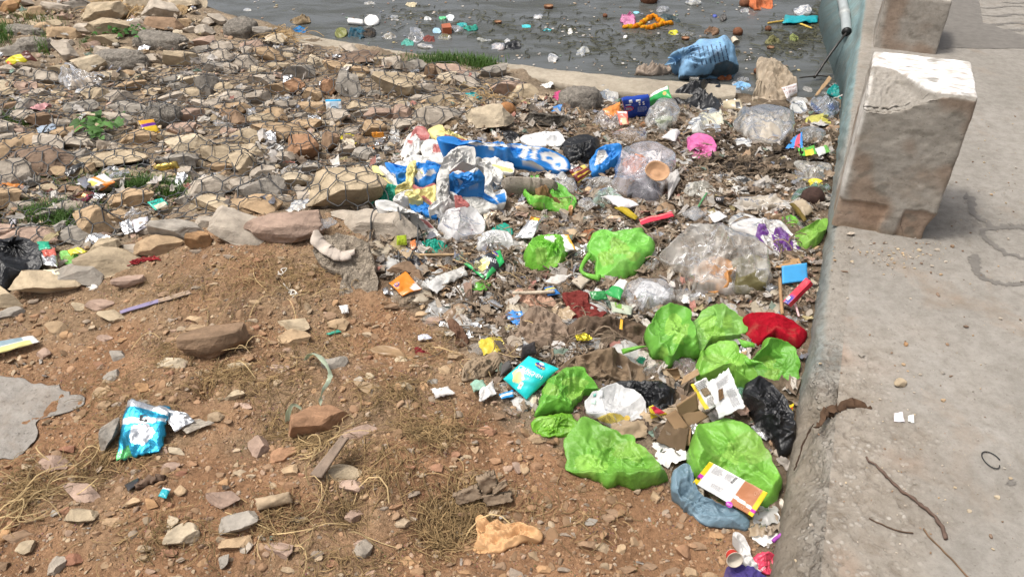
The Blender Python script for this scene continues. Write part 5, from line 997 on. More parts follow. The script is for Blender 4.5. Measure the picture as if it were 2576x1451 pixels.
pw = blob('plastic_sheet', 'white plastic sheet with bold purple lettering beside the wall', 'sheet', '1838,572 1850,557 1890,553 1930,556 1960,560 1985,572 2000,595 2020,620 2026,640 1995,648 1955,645 1925,632 1905,610 1880,590', (.70, .68, .66), 'film_white', 240, bulge=.18, crease=.055, paint=[('1908,560 1925,562 1935,585 1930,592 1918,590 1912,595 1920,604 1925,612 1912,608 1900,594', PUR), ('1950,572 1965,570 1985,588 1996,610 1996,640 1980,640 1978,622 1962,600 1945,590', PUR), ('1940,588 1958,590 1978,618 1970,640 1950,632 1946,610', (.17, .05, .29)), ('2000,615 2015,618 2018,628 2005,626', PUR)])
lettering(pw, 'MOM', '1942,608 1966,636 1954,640 1932,612', (.72, .70, .68), .003); lettering(pw, 'S', '1946,590 1958,588 1962,600 1950,603', (.72, .7, .68), .003)
bs = patch('plastic_tile', 'bright blue square of plastic foam beside the wall', 'square', '1967,668 2030,660 2032,705 1969,713', (.055, .33, .66), 'plastic', z=[.07, .075, .03, .03], fold=.006, seed=20, thick=.006, n=(14, 12))
def box3(name, label, cat, corners, z, hgt_, col, m='paper', paint=(), **k):
    """a carton: top face given in picture units, walls dropped below it"""
    cp = pts(corners); Q = P(cp[:, 0], cp[:, 1], np.array(z, float)); nrm = np.cross(Q[1] - Q[0], Q[3] - Q[0]); nrm /= np.linalg.norm(nrm); nrm = nrm if nrm[2] > 0 else -nrm
    n = 9; u, v = [a.ravel() for a in np.meshgrid(np.linspace(0, 1, n), np.linspace(0, 1, n), indexing='ij')]; T = quadmap(Q)(u, v); T = T + nrm * (perlin(T * 30, 3) * .002)[:, None]; B = T - nrm * hgt_
    idx = np.arange(n * n).reshape(n, n); rim = np.concatenate([idx[:, 0], idx[-1, 1:], idx[-2::-1, -1], idx[0, -2:0:-1]]); r2 = np.roll(rim, -1)
    C = np.tile(np.asarray(col, float), (2 * n * n, 1))
    for (a, b, c, d), pc in paint:
        kk = (u >= a) & (u <= c) & (v >= b) & (v <= d); C[:n * n][kk] = pc
    o = put(name, np.concatenate([T, B]), [gridF(n, n), gridF(n, n, n * n)[:, ::-1], np.stack([rim, r2, r2 + n * n, rim + n * n], 1)], m, None, C * (1 + .1 * perlin(np.concatenate([T, B]) * 25, 5))[:, None], False, label, cat)
    OCC.append((*((cp.max(0) + cp.min(0)) / 2), *(np.ptp(cp, axis=0) / 2))); return o
rb = box3('toothpaste_box', 'red narrow carton with blue stripes leaning against the wall', 'box', '2028,697 2040,706 1984,765 1969,757', [.12, .12, .06, .06], .02, (.52, .012, .035), 'packet', paint=[((.2, .75, .9, 1), (.04, .04, .30))])
bars(rb, '1985,742 1990,747 1982,755 1977,750', 5, (.75, .72, .72), .8, rag=0); lettering(rb, 'C', '1972,756 1980,758 1978,764 1970,762', (.75, .65, .66))
pk = patch('wrapper', 'brown and white wrapper with yellow ends on the large green bag', 'wrapper', '1786,1160 1930,1238 1892,1298 1744,1212', (.72, .72, .71), 'packet', on=g11, lift=.022, fold=.012, puff=.015, seed=21, n=(60, 34), parent=None, paint=[((.62, 0, .98, 1), (.40, .165, .075)), ('.62,.62 1,.72 1,.82 .60,.74', (.72, .72, .72)), ((.93, 0, 1, 1), (.72, .52, .02)), ((0, 0, .07, 1), (.72, .52, .02)), ((.0, .55, .07, .72), (.46, .03, .34)), ((.93, .75, 1, .85), (.46, .03, .34)), ((.0, .72, .06, .8), (.05, .03, .03))])
bars(pk, '1800,1170 1826,1184 1815,1200 1788,1186', 8, (.25, .25, .27), .3, seed=6); bars(pk, '1830,1187 1848,1196 1838,1212 1820,1203', 7, (.25, .25, .27), .3, seed=7); bars(pk, '1792,1212 1822,1228 1815,1240 1786,1222', 8, (.25, .25, .27), .3, seed=8)
bars(pk, '1836,1212 1851,1197 1857,1200 1842,1215', 9, (.04, .04, .04), .6, rag=0); bd = disc(pk, '1828,1256 1846,1264 1840,1278 1824,1270', (.42, .04, .40)); lettering(pk, 'MENCIL', '1829,1262 1844,1269 1842,1274 1827,1267', (.75, .6, .75), .003, par=bd)
lettering(pk, 'OUL', '1896,1236 1914,1228 1916,1238 1898,1246', (.55, .30, .18)); lettering(pk, 'OUI', '1862,1272 1876,1262 1880,1270 1866,1282', (.55, .30, .18))
patch('crumb', 'torn cream paper scrap lying on the brown and white wrapper', 'paper', '1742,1208 1770,1215 1772,1250 1750,1232', (.60, .52, .40), 'paper', on=g11, lift=.034, fold=.09, seed=22, jag=.3)
n1 = patch('newsprint', 'printed white leaflet with a yellow corner left of the bigger one', 'paper', '1737,966 1776,947 1819,1016 1774,1032', (.66, .66, .64), 'paper', z=[.13, .15, .10, .09], fold=.06, seed=23, jag=.05, paint=[('0,0 .2,.0 .25,1 0,1', (.66, .5, .05))])
n2_ = patch('newsprint', 'large torn printed leaflet with muddy stains before the green bag', 'paper', '1780,960 1833,922 1877,1024 1808,1052', (.72, .72, .71), 'paper', z=[.16, .18, .11, .09], fold=.05, seed=24, jag=.10, n=(36, 30))
bars(n1, '1745,966 1774,951 1785,968 1756,984', 5, (.15, .15, .15), .4, seed=9); bars(n1, '1776,1000 1808,990 1814,1010 1782,1022', 7, (.2, .2, .2), .35, seed=10); bars(n2_, '1800,962 1832,940 1838,956 1808,976', 7, (.2, .2, .22), .3, seed=11); bars(n2_, '1826,980 1848,970 1866,1015 1845,1025', 16, (.22, .22, .24), .35, seed=12)
patch('mud', None, None, '1806,980 1818,972 1822,1000 1810,1010', (.17, .10, .05), 'cloth', on=n2_, parent=n2_, lift=.003, fold=.05, jag=.5, thick=.001); patch('mud', None, None, '1760,978 1778,972 1790,990 1772,998', (.26, .20, .13), 'cloth', on=n1, parent=n1, lift=.003, fold=.05, jag=.5, thick=.001)
cb = thing('cardboard_box', 'torn open brown cardboard box in front of the leaflets', 'cardboard box', on(1725, 1065))
for i, (q, zz, cc) in enumerate((('1702,1020 1752,985 1758,1030 1712,1052', [.10, .13, .07, .05], (.34, .225, .125)), ('1712,1036 1758,1028 1783,1046 1735,1078', [.07, .07, .05, .03], (.30, .20, .11)), ('1672,1045 1700,1028 1732,1072 1705,1088', [.06, .08, .05, .04], (.24, .155, .085)), ('1725,1075 1740,1072 1735,1120 1722,1118', [.04, .05, .02, .02], (.26, .17, .09)))):
    patch('panel', None, None, q, cc, 'paper', z=zz, fold=.012, seed=30 + i, parent=cb, thick=.003, n=(12, 10))
patch('cardboard', 'muddy dark cardboard flap below the torn box', 'cardboard', '1690,1030 1735,1070 1722,1140 1650,1108', (.11, .075, .045), 'paper', z=[.06, .05, .03, .03], fold=.02, seed=35, thick=.003, jag=.05)
patch('cardboard', 'bent brown card behind the flattened black bag', 'cardboard', '1672,925 1705,922 1712,945 1700,955', (.36, .23, .12), 'paper', z=[.07, .08, .04, .03], fold=.05, seed=36, curl=.2); patch('cardboard', 'tan card strip right of the bent brown card', 'cardboard', '1720,945 1755,925 1760,940 1712,968', (.38, .26, .15), 'paper', z=[.06, .08, .07, .04], fold=.03, seed=37)
patch('cardboard', 'tall strip of brown cardboard against the wall by the teal bag', 'cardboard', '2086,190 2092,196 2058,238 2048,240', (.36, .245, .14), 'paper', z=[.12, .12, .02, .02], fold=.03, seed=38, thick=.002)
patch('cardboard', 'beige card in front of the largest clear bag by the wall', 'cardboard', '1968,655 2010,648 2020,672 1950,672', (.42, .26, .13), 'paper', z=.03, fold=.04, seed=39)
packet('orange and purple chip packet under the wire at the upper left', '348,303 386,299 404,334 366,341', (.72, .34, .02), z=[.08, .08, .03, .03], seed=40, puff=.1, paint=[((0, .28, 1, .5), (.12, .02, .26)), ((0, .5, 1, .9), (.74, .50, .03))])
packet('white and orange packet on the grass at left', '189,462 262,436 290,457 255,479', (.72, .71, .69), z=[.03, .07, .06, .03], seed=41, puff=.14, paint=[((0, .82, 1, 1), (.68, .20, .02)), ((.55, 0, .68, 1), (.68, .20, .02)), ((.12, .35, .4, .7), (.62, .55, .12))])
packet('purple and gold wrapper below the white and orange packet', '172,496 215,478 248,484 206,512', (.26, .04, .07), m='foil', z=.03, seed=42, puff=.06, fold=.05, paint=[((.15, .2, .85, .7), (.46, .26, .12))])
pk = packet('small teal chip packet under the wire above the grey rock', '370,508 408,496 424,514 392,528', (.02, .40, .30), z=[.05, .05, .03, .03], seed=43, puff=.1, paint=[((.1, .6, .9, 1), (.66, .62, .48))]); lettering(pk, 'BALAJI', '378,508 402,500 406,507 382,515', (.05, .05, .05))
packet('yellow and dark red wrapper on a rock at the far left', '8,150 70,128 92,150 20,162', (.62, .55, .03), z=[.04, .10, .06, .04], seed=44, fold=.08, paint=[((.7, 0, 1, 1), (.10, .03, .02)), ((0, .5, .15, 1), (.55, .10, .02))])
packet('white and blue packet under the wire in front of the boulder', '818,250 858,249 860,276 822,278', (.70, .72, .73), z=[.08, .08, .02, .02], seed=45, puff=.06, paint=[((0, 0, 1, .16), (.03, .34, .62)), ((.3, .25, .8, .8), (.42, .55, .66))])
packet('orange torn wrapper among the stones left of the banner', '934,332 966,331 968,344 936,346', (.72, .28, .03), name='wrapper', cat='wrapper', z=[.06, .06, .03, .03], seed=46, fold=.08, jag=.2)
bag('white limp carrier bag hanging on stones beside the orange wrapper', '976,345 985,322 1002,318 1008,335 1004,358 990,368 980,360', (.62, .61, .58), 'film_white', 231, bulge=.2, crease=.09, n=60, K=16)
pk = packet('maroon snack packet with yellow stripes on the clear film', '1432,428 1470,413 1490,432 1455,460', (.15, .022, .02), z=[.08, .10, .07, .04], seed=47, puff=.16, fold=.06, paint=[('0,.30 1,.35 1,.42 0,.40', (.62, .44, .06)), ('.1,.60 .9,.70 .9,.78 .1,.70', (.62, .44, .06)), ((.72, .0, 1, .35), (.64, .48, .12)), ((0, .9, 1, 1), (.5, .4, .06))]); lettering(pk, 'GAYA', '1441,427 1460,420 1462,426 1444,433', (.7, .6, .55))
packet('gold foil wrapper rolled up under the wire at left', '384,415 445,404 452,422 390,432', (.56, .40, .10), m='foil', name='wrapper', cat='wrapper', z=[.06, .06, .04, .04], seed=48, puff=.3, fold=.06)
packet('red and white wrapper strip lying across the rubbish', '1608,550 1690,531 1696,542 1612,565', (.54, .03, .06), name='wrapper', cat='wrapper', z=.035, seed=49, puff=.05, fold=.03, paint=[((0, .3, 1, .42), (.66, .42, .34))])
packet('silver foil packet with an orange stripe beside the round green bag', '1295,598 1335,542 1362,548 1340,600', (.62, .62, .61), m='foil', z=[.04, .09, .10, .05], seed=50, puff=.1, fold=.07, paint=[((.82, .1, 1, .9), (.70, .32, .04))])
packet('white packet with an orange end behind the round green bag', '1352,590 1430,590 1448,625 1425,632', (.66, .65, .62), z=[.06, .08, .06, .05], seed=51, puff=.08, fold=.05, paint=[((.85, 0, 1, 1), (.68, .32, .03))])
packet('silver wrapper flattened left of the orange chip packet', '1068,715 1100,692 1150,690 1098,740', (.66, .65, .63), m='film_white', z=.03, seed=52, fold=.08, jag=.1); packet('white torn film above the silver wrapper', '1100,690 1165,672 1180,690 1120,715', (.66, .64, .60), m='film_white', name='plastic_sheet', cat='sheet', z=.035, seed=53, fold=.1, jag=.2)
packet('green white packet with small print left of the clear bag', '1520,735 1560,700 1578,705 1560,755', (.70, .70, .68), z=[.05, .08, .08, .05], seed=54, puff=.12, fold=.06, paint=[((0, .0, .5, 1), (.03, .30, .07))]); packet('dark green leaf printed packet end below the green white packet', '1483,732 1522,730 1530,752 1490,755', (.03, .22, .06), z=[.05, .05, .03, .03], seed=55, puff=.14, fold=.06)
packet('folded green and white leaflet below the clear whitish bag', '1535,757 1592,772 1588,790 1540,782', (.42, .46, .36), m='paper', name='leaflet', cat='leaflet', z=.03, seed=56, fold=.05, paint=[((.2, .1, .5, .7), (.16, .30, .06))])
packet('blue and yellow card beside the newspaper bundle', '1368,722 1390,718 1410,738 1378,742', (.04, .16, .42), name='card', cat='card', m='paper', z=.03, seed=57, fold=.03, paint=[((0, .3, 1, .5), (.6, .5, .1))])
packet('bundle of folded newspaper below the round green bag', '1372,705 1395,690 1440,692 1392,718', (.60, .57, .53), m='paper', name='newspaper', cat='newspaper', z=.03, seed=58, fold=.07, thick=.02, puff=.05); packet('dirty folded paper right of the newspaper bundle', '1438,705 1458,690 1485,702 1462,722', (.46, .40, .32), m='paper', name='paper', cat='paper', z=.03, seed=59, fold=.04, thick=.008)
packet('yellow and red wrapper above the torn cardboard box', '1632,1022 1642,1017 1680,1040 1638,1052', (.60, .45, .03), name='wrapper', cat='wrapper', z=[.06, .06, .03, .03], seed=60, puff=.1, fold=.05, paint=[((.35, .1, 1, .8), (.48, .03, .06))])
packet('yellow crinkled wrapper in the dark cloth heap', '1445,845 1470,835 1492,848 1452,858', (.62, .50, .04), name='wrapper', cat='wrapper', m='foil', z=.045, seed=61, fold=.12, jag=.2); packet('yellow red candy wrapper against the wall in the corner', '1978,1020 1998,1012 1995,1030 1980,1052', (.62, .48, .02), name='wrapper', cat='wrapper', z=.03, seed=62, fold=.1, jag=.15, paint=[((.1, .45, .8, .75), (.45, .03, .03))])
packet('tiny red yellow wrapper on the brown cloth', '1561,800 1568,803 1566,828 1558,826', (.62, .34, .03), name='wrapper', cat='wrapper', z=.05, seed=63, fold=.06)
packet('black wallet like card holder behind the turquoise packet', '1315,872 1345,858 1350,888 1310,905', (.035, .03, .03), m='plastic', name='card_holder', cat='holder', z=[.08, .08, .05, .04], seed=64, fold=.03, thick=.008)
packet('grey rubber strap with raised letters left of the turquoise packet', '1262,915 1282,905 1288,920 1258,945', (.085, .08, .075), m='plastic', name='strap', cat='strap', z=.035, seed=65, fold=.03, thick=.006)
packet('blue white strip packet under the turquoise packet', '1255,990 1292,978 1292,995 1262,1002', (.03, .26, .58), name='wrapper', cat='wrapper', z=.02, seed=66, fold=.05, paint=[((0, .4, 1, .75), (.7, .7, .7))]); packet('white torn paper with blue handwriting on the dirt', '1205,980 1240,955 1250,990 1205,1010', (.68, .66, .64), m='paper', name='paper', cat='paper', z=.025, seed=67, fold=.1, jag=.25)
packet('pale green paper scrap left of the torn white paper', '1182,960 1215,952 1225,975 1190,985', (.28, .46, .36), m='paper', name='paper', cat='paper', z=.025, seed=68, fold=.1, jag=.25); packet('white paper shreds on the dirt below the beige cloth', '1082,975 1128,972 1145,990 1095,1000', (.66, .63, .60), m='paper', name='paper', cat='paper', z=.015, seed=69, fold=.12, jag=.35)
packet('white blue and yellow vinyl strip lying at the left edge', '-30,862 82,842 100,858 -30,895', (.66, .65, .62), m='tarp', name='vinyl_strip', cat='strip', z=.03, seed=70, fold=.02, puff=.05, paint=[((0, .05, .72, .55), (.22, .30, .34)), ((0, .62, .85, 1), (.58, .53, .20))])
packet('faded purple ribbon lying on the dirt at left', '300,780 475,728 482,737 302,787', (.27, .235, .36), m='paper', name='ribbon', cat='ribbon', z=.012, puff=0., seed=71, fold=.01, n=(40, 6), paint=[((.55, 0, 1, 1), (.36, .27, .2))])
packet('black rubber flap on the dirt at lower left', '312,1218 350,1199 352,1212 322,1234', (.028, .028, .03), m='plastic', name='rubber_scrap', cat='rubber', z=.012, seed=72, fold=.02, jag=.1); packet('small turquoise sachet on the dirt at lower left', '410,1224 430,1228 418,1252 398,1246', (.02, .34, .40), name='sachet', cat='sachet', z=.02, seed=73, puff=.2, paint=[((0, 0, 1, .22), (.7, .7, .7))])
packet('green plastic chip on the dirt near the flat stones', '820,838 850,828 860,833 828,841', (.03, .30, .20), m='plastic', name='plastic_scrap', cat='scrap', z=.012, seed=74, fold=.01); packet('white paper scrap beside the brown stones', '852,768 876,764 878,785 860,788', (.68, .66, .63), m='paper', name='paper', cat='paper', z=.02, seed=75, fold=.08, jag=.3)
packet('faded blue white wrapper on the dirt above the maroon scrap', '1050,842 1075,838 1090,850 1052,856', (.46, .46, .52), name='wrapper', cat='wrapper', z=.015, seed=76, fold=.08, jag=.2); packet('white folded sheet under the wire by the teal packet', '330,555 372,545 380,565 340,582', (.62, .60, .64), m='paper', name='paper', cat='paper', z=.03, seed=77, fold=.05)
packet('white round film cup lid by the concrete lump', '790,560 830,545 850,560 808,578', (.56, .55, .54), m='film_clear', name='plastic_sheet', cat='sheet', z=.05, seed=78, puff=.2, fold=.08); packet('lime green fabric scrap before the grey slab', '998,592 1022,590 1024,615 998,616', (.36, .46, .04), m='cloth', name='fabric_scrap', cat='scrap', z=[.06, .06, .03, .03], seed=79, fold=.05)
packet('red orange tag near the grey slab', '1030,605 1045,600 1050,622 1035,625', (.55, .18, .06), name='tag', cat='tag', z=.03, seed=80, fold=.05); packet('foil scrap gleaming under the black bag at left', '102,638 142,640 145,672 110,668', (.62, .63, .64), m='foil', name='foil_scrap', cat='foil', z=.05, seed=81, fold=.12)
packet('green foil piece above the left foil scrap', '92,608 122,606 128,624 98,628', (.01, .30, .17), name='foil_scrap', cat='foil', z=.05, seed=82, fold=.06); packet('red and cream wrapper between foil scraps at left', '105,630 138,622 142,640 110,645', (.46, .10, .07), name='wrapper', cat='wrapper', z=.06, seed=83, fold=.08); packet('yellow wrapper beside the small pale lime bag', '168,628 200,624 224,632 175,640', (.60, .52, .04), name='wrapper', cat='wrapper', z=.05, seed=84, fold=.1, jag=.2); packet('white and yellow wrapper in front of the left black bag', '106,678 150,675 152,690 110,695', (.6, .56, .4), name='wrapper', cat='wrapper', z=.05, seed=85, fold=.06)
packet('blue white rag end on stones at left under the wire', '92,322 140,312 142,326 96,334', (.42, .50, .60), m='film', name='plastic_scrap', cat='scrap', z=.04, seed=86, fold=.1); packet('blue printed corner packet right of the ledge stones', '1995,345 2018,330 2020,372 1975,372', (.04, .22, .58), z=[.04, .06, .03, .03], seed=87, puff=.05, paint=[((.5, 0, .8, 1), (.6, .08, .12))]); packet('green and yellow packet below the dusty clear bag', '2005,372 2048,365 2055,388 2015,392', (.10, .40, .05), z=.03, seed=88, puff=.1, fold=.06, paint=[((.3, .5, .8, 1), (.6, .45, .05))])
packet('white and green carton scrap against the wall', '2050,372 2080,364 2090,380 2060,392', (.60, .62, .58), z=.04, seed=89, puff=.1, fold=.05, paint=[((.6, 0, 1, 1), (.16, .42, .08))]); packet('white printed card with two lines of letters near the cream cloth', '1966,220 2005,208 2006,232 1980,248', (.66, .62, .62), m='paper', name='card', cat='card', z=[.08, .09, .04, .03], seed=90, fold=.02)
cdp = [o for o in COL.objects if o.get('label', '').startswith('white printed card')][0]; lettering(cdp, 'ng Younger', '1967,221 2004,212 2004,218 1969,228', (.3, .14, .12)); lettering(cdp, 'T3 BK.SEC', '1974,231 2003,222 2003,228 1976,237', (.25, .12, .12))
packet('beige printed packet marked with a black square near the black bag', '1818,254 1862,248 1870,275 1820,272', (.52, .44, .30), z=[.07, .08, .04, .03], seed=91, puff=.15, paint=[((.62, .45, .85, .95), (.05, .05, .05))])
cdp = [o for o in COL.objects if o.get('label', '').startswith('beige printed packet')][0]; lettering(cdp, 'NO', '1842,264 1850,263 1850,268 1842,269', (.7, .7, .7), .003)
packet('white printed receipts in front of the clear pouch', '1662,345 1690,325 1712,332 1700,355', (.64, .62, .62), m='paper', name='paper', cat='paper', z=.04, seed=92, fold=.05, jag=.1); packet('white sheet bent over in front of the big clear bag', '1512,490 1535,492 1608,512 1560,520', (.68, .66, .67), m='paper', name='paper', cat='paper', z=.04, seed=93, fold=.07, thick=.004)
packet('crumpled newspaper cone right of the clay bowl', '1680,440 1705,425 1712,450 1680,505', (.50, .48, .46), m='paper', name='newspaper', cat='newspaper', z=[.05, .07, .05, .02], seed=94, fold=.1); packet('yellow peel lying in front of the big clear bag', '1545,520 1565,518 1605,545 1598,553', (.56, .42, .03), m='plant', name='banana_peel', cat='peel', z=.03, seed=95, puff=.15, fold=.02)
packet('clear plastic tub crushed below the black cup', '1715,535 1745,522 1778,540 1745,555', (.60, .60, .60), m='film_clear', name='plastic_tub', cat='tub', z=.04, seed=96, puff=.25, fold=.08); packet('white blister card with a red edge below the black cup', '1780,540 1810,530 1830,545 1798,560', (.60, .58, .58), name='card', cat='card', z=.03, seed=97, fold=.05)
packet('silver foil crumpled beside the large green bag', '1735,1065 1755,1062 1758,1085 1742,1090', (.60, .60, .60), m='foil', name='foil_scrap', cat='foil', z=.05, seed=98, fold=.16, jag=.2)
# ================================================================ CUPS, STICKS, COCONUTS AND OTHER SOLID THINGS
def cup(label, px, py, r_px, l_px, ax_, col, rim, dz=.03, m='paper', name='paper_cup', inside=(.55, .5, .42), group=None):
    p = on(px, py, dz); s = mpp(p); r, l = r_px * s, l_px * s
    o = lathe(name, label, 'cup', p, ax_, [(r * .70, 0), (r * .72, .002), (r * .98, l * .96), (r * 1.06, l), (r * 1.06, l * 1.02), (r * .97, l * 1.01), (r * .93, l * .95), (r * .68, .01), (.0005, .009)], col, m, paint=[rim, col, col, rim, rim, rim, inside, inside, inside], group=group)
    lathe('cup_base', None, None, p, ax_, [(.0005, .001), (r * .5, .0005), (r * .7, -.001)], rim, m, o); return o
cup('red paper cup lying with its open mouth toward the camera', 1840, 1392, 20, 26, (.05, -.85, .35), (.55, .05, .035), (.66, .58, .48), .05)
lettering([o for o in COL.objects if o.get('label', '').startswith('red paper cup')][0], 'Mc', '1834,1399 1845,1395 1846,1401 1835,1405', (.75, .6, .55))
pc = blob('paper_cup', 'crushed pink red paper cup with a white base at the bottom edge', 'cup', '1890,1402 1910,1388 1935,1385 1955,1400 1970,1420 1968,1445 1950,1440 1930,1445 1915,1440 1900,1430', (.56, .05, .10), 'packet', 250, bulge=.3, crease=.06, paint=[('1945,1418 1970,1418 1972,1450 1948,1442', (.62, .60, .60))]); lettering(pc, 'hum', '1905,1432 1922,1418 1926,1428 1910,1440', (.78, .72, .74))
cup('black cup with white lettering lying left of the off white cloth', 1800, 500, 10, 20, (.9, -.3, .0), (.02, .018, .018), (.03, .025, .02), .03, 'plastic', 'plastic_cup', (.20, .14, .08)); lettering([o for o in COL.objects if o.get('label', '').startswith('black cup with')][0], 'm', '1803,496 1813,498 1812,504 1802,503', (.7, .66, .66))
pb = on(1640, 432, .10); sb = mpp(pb); bowl = lathe('clay_bowl', 'shallow brown clay bowl resting on the big clear bag', 'bowl', hit(w3, [1650], [438], .012)[0] , (.05, -.55, .82), [(14 * sb, -.004), (18 * sb, .002), (28 * sb, .026), (31 * sb, .030), (31 * sb, .034), (27 * sb, .030), (17 * sb, .008), (10 * sb, .007), (8 * sb, .010), (.0005, .010)], (.43, .26, .15), 'pebble', squash=.9, dent=.003)
def coconut(label, px, py, w_, col=(.16, .085, .045), half=False, tall=.9, group=None):
    p = on(px, py, .0); s = mpp(p); r = w_ * s / 2; V, F = icos(4); V = V * (1 + .06 * perlin(V * 2.2, int(px) % 30) + .03 * np.abs(perlin(V * np.array([16, 16, 3]), 5)))[:, None]
    C = shade(col, V * 1.0, int(px), .35, 5)
    if half:
        k = V[:, 2] > .1; rr_ = np.hypot(V[:, 0], V[:, 1]); V[k, 2] = .1 - .55 * np.sqrt(np.clip(1 - (rr_[k] / .9) ** 2, 0, 1)); C[k] = np.array([.36, .20, .12]); C[k & (rr_ > .82)] = np.array([.20, .11, .06])
    return put('coconut', p + V * r * np.array([1, 1, tall]) + np.array([0, 0, r * tall * .55]), F, 'wood', None, C, True, label, 'coconut', group)
coconut('brown coconut on the dirt patch left of the concrete lump', 1275, 288, 46, (.30, .145, .06)); coconut('dark burnt coconut lying against the wall', 2042, 507, 56, (.055, .032, .026)); coconut('small brown coconut in front of the clear bags', 1620, 322, 24, (.20, .10, .05))
packet('crumpled tan paper packet left of the dark coconut', '1990,510 2020,500 2045,530 2020,548', (.40, .33, .24), m='paper', name='paper', cat='paper', z=.04, seed=99, puff=.2, fold=.06); packet('black and yellow banana skin left of the dark coconut', '1985,512 1995,510 2030,550 2022,556', (.18, .13, .03), m='plant', name='banana_peel', cat='peel', z=.05, seed=100, puff=.15, fold=.04)
h_ = on(1090, 680, .02); blob('coconut_husk', 'curved brown coconut husk below the flat teal bag', 'coconut husk', '1055,650 1062,665 1085,678 1110,682 1132,675 1130,662 1138,672 1130,690 1100,692 1070,682 1055,668', (.16, .085, .04), 'wood', 251, bulge=.2, crease=.08, n=80, K=16, c=(1080, 682))
def stick(label, line, r, col, z=.015, name='stick', cat='stick', m='wood', wob=.0, n=26, bark=.0, taper=None, **k): return tube(name, label, cat, line3(line, z, n, wob, 3), r, col, m, bark=bark, taper=taper, **k)
stick('thin pale stick lying under the flat teal bag', '1055,640 1120,640 1185,638', .005, (.46, .32, .18), .02); stick('thick white stick lying in the peach rag', '1290,736 1340,735 1395,732', .007, (.50, .42, .32), .04); stick('brown stick leaning beside the red carton', '1962,700 1964,740 1968,790', .006, (.34, .21, .11), [.07, .05, .03]); stick('pink straw by the wall below the red carton', '1998,758 2004,775 2010,795', .004, (.62, .42, .42), .03, 'straw', 'straw', 'plastic')
stick('green straw beside the black cup', '1778,485 1768,500 1756,520', .004, (.08, .26, .10), .04, 'straw', 'straw', 'plastic'); stick('white straw in the corner by the purple ribbon', '1983,1320 1975,1335 1965,1352', .004, (.62, .58, .64), .04, 'straw', 'straw', 'plastic'); stick('yellow reed standing against the wall at the bottom edge', '1990,1325 1988,1380 1982,1440', .004, (.42, .30, .12), .04)
def walk_line(s, n=30): a = catmull(pts(s), n, False); q = flat(a[:, 0], a[:, 1], WALK_Z); q[:, 2] = walk_z(q[:, 0], q[:, 1]); return q
q = walk_line('2181,1146 2215,1180 2262,1222 2310,1262 2345,1295 2368,1325 2378,1355'); q[:, 2] += .006
tube('branch', 'bent brown branch lying on the walkway', 'branch', q, 0, (.12, .08, .062), 'wood', taper=[.002, .003, .0038, .0045, .005, .0055], bark=.0035)
q = walk_line('2188,1297 2240,1322 2265,1330 2298,1337'); q[:, 2] += .003; tube('twig', 'thin dark twig on the walkway below the bent branch', 'twig', q, .0018, (.10, .065, .045))
q = walk_line('2325,1325 2345,1355 2395,1410 2440,1460'); q[:, 2] += .003; tube('twig', 'thin brown twig running off the bottom of the walkway', 'twig', q, .002, (.16, .10, .06))
th = np.linspace(0, 5.6, 30); pw_ = flat(2492, 1158, WALK_Z)[0]; tube('wire_loop', 'small loop of black wire on the walkway', 'wire', np.stack([pw_[0] + .022 * np.cos(th) * (1 - th * .05), pw_[1] + .028 * np.sin(th), np.full(30, WALK_Z + .004)], 1), .0014, (.03, .03, .03), 'wire')
q = walk_line('2052,1075 2070,1045 2110,1020 2150,1012 2175,1015 2190,1022'); q[:, 2] += .004; tube('root', 'dark root clod caught in the crack of the wall', 'root', q, 0, (.085, .05, .03), 'wood', taper=[.002, .006, .009, .008, .006, .002], bark=.016, ns=14)
q = walk_line('2060,1062 2045,1078 2038,1095 2030,1115'); q[:, 2] = np.linspace(.2, .10, 30) - .0; tube('twig', 'crooked twig hanging down the wall from the root clod', 'twig', np.column_stack([q[:, 0] - .012, q[:, 1], q[:, 2]]), .002, (.05, .03, .02), 'wood', bark=.004)
for lb, x, y, w_, h2, cc in (('white torn paper scrap on the walkway', 2263, 1046, 26, 28, (.66, .62, .64)), ('small white scrap right of the torn paper on the walkway', 2293, 1050, 16, 20, (.66, .66, .62))):
    c4 = flat([x - w_ / 2, x + w_ / 3, x + w_ / 2, x - w_ / 2], [y - h2 / 3, y - h2 / 2, y + h2 / 2, y + h2 / 3], WALK_Z); u, v = [a.ravel() for a in np.meshgrid(np.linspace(0, 1, 8), np.linspace(0, 1, 8), indexing='ij')]; V = quadmap(c4)(u, v); V[:, 2] = walk_z(V[:, 0], V[:, 1]) + .002 + .006 * np.abs(perlin(V * 60, 3)); put('paper', np.concatenate([V, V - [0, 0, .001]]), [gridF(8, 8), gridF(8, 8, 64)[:, ::-1]], 'paper', None, np.tile(cc, (128, 1)), True, lb, 'paper')
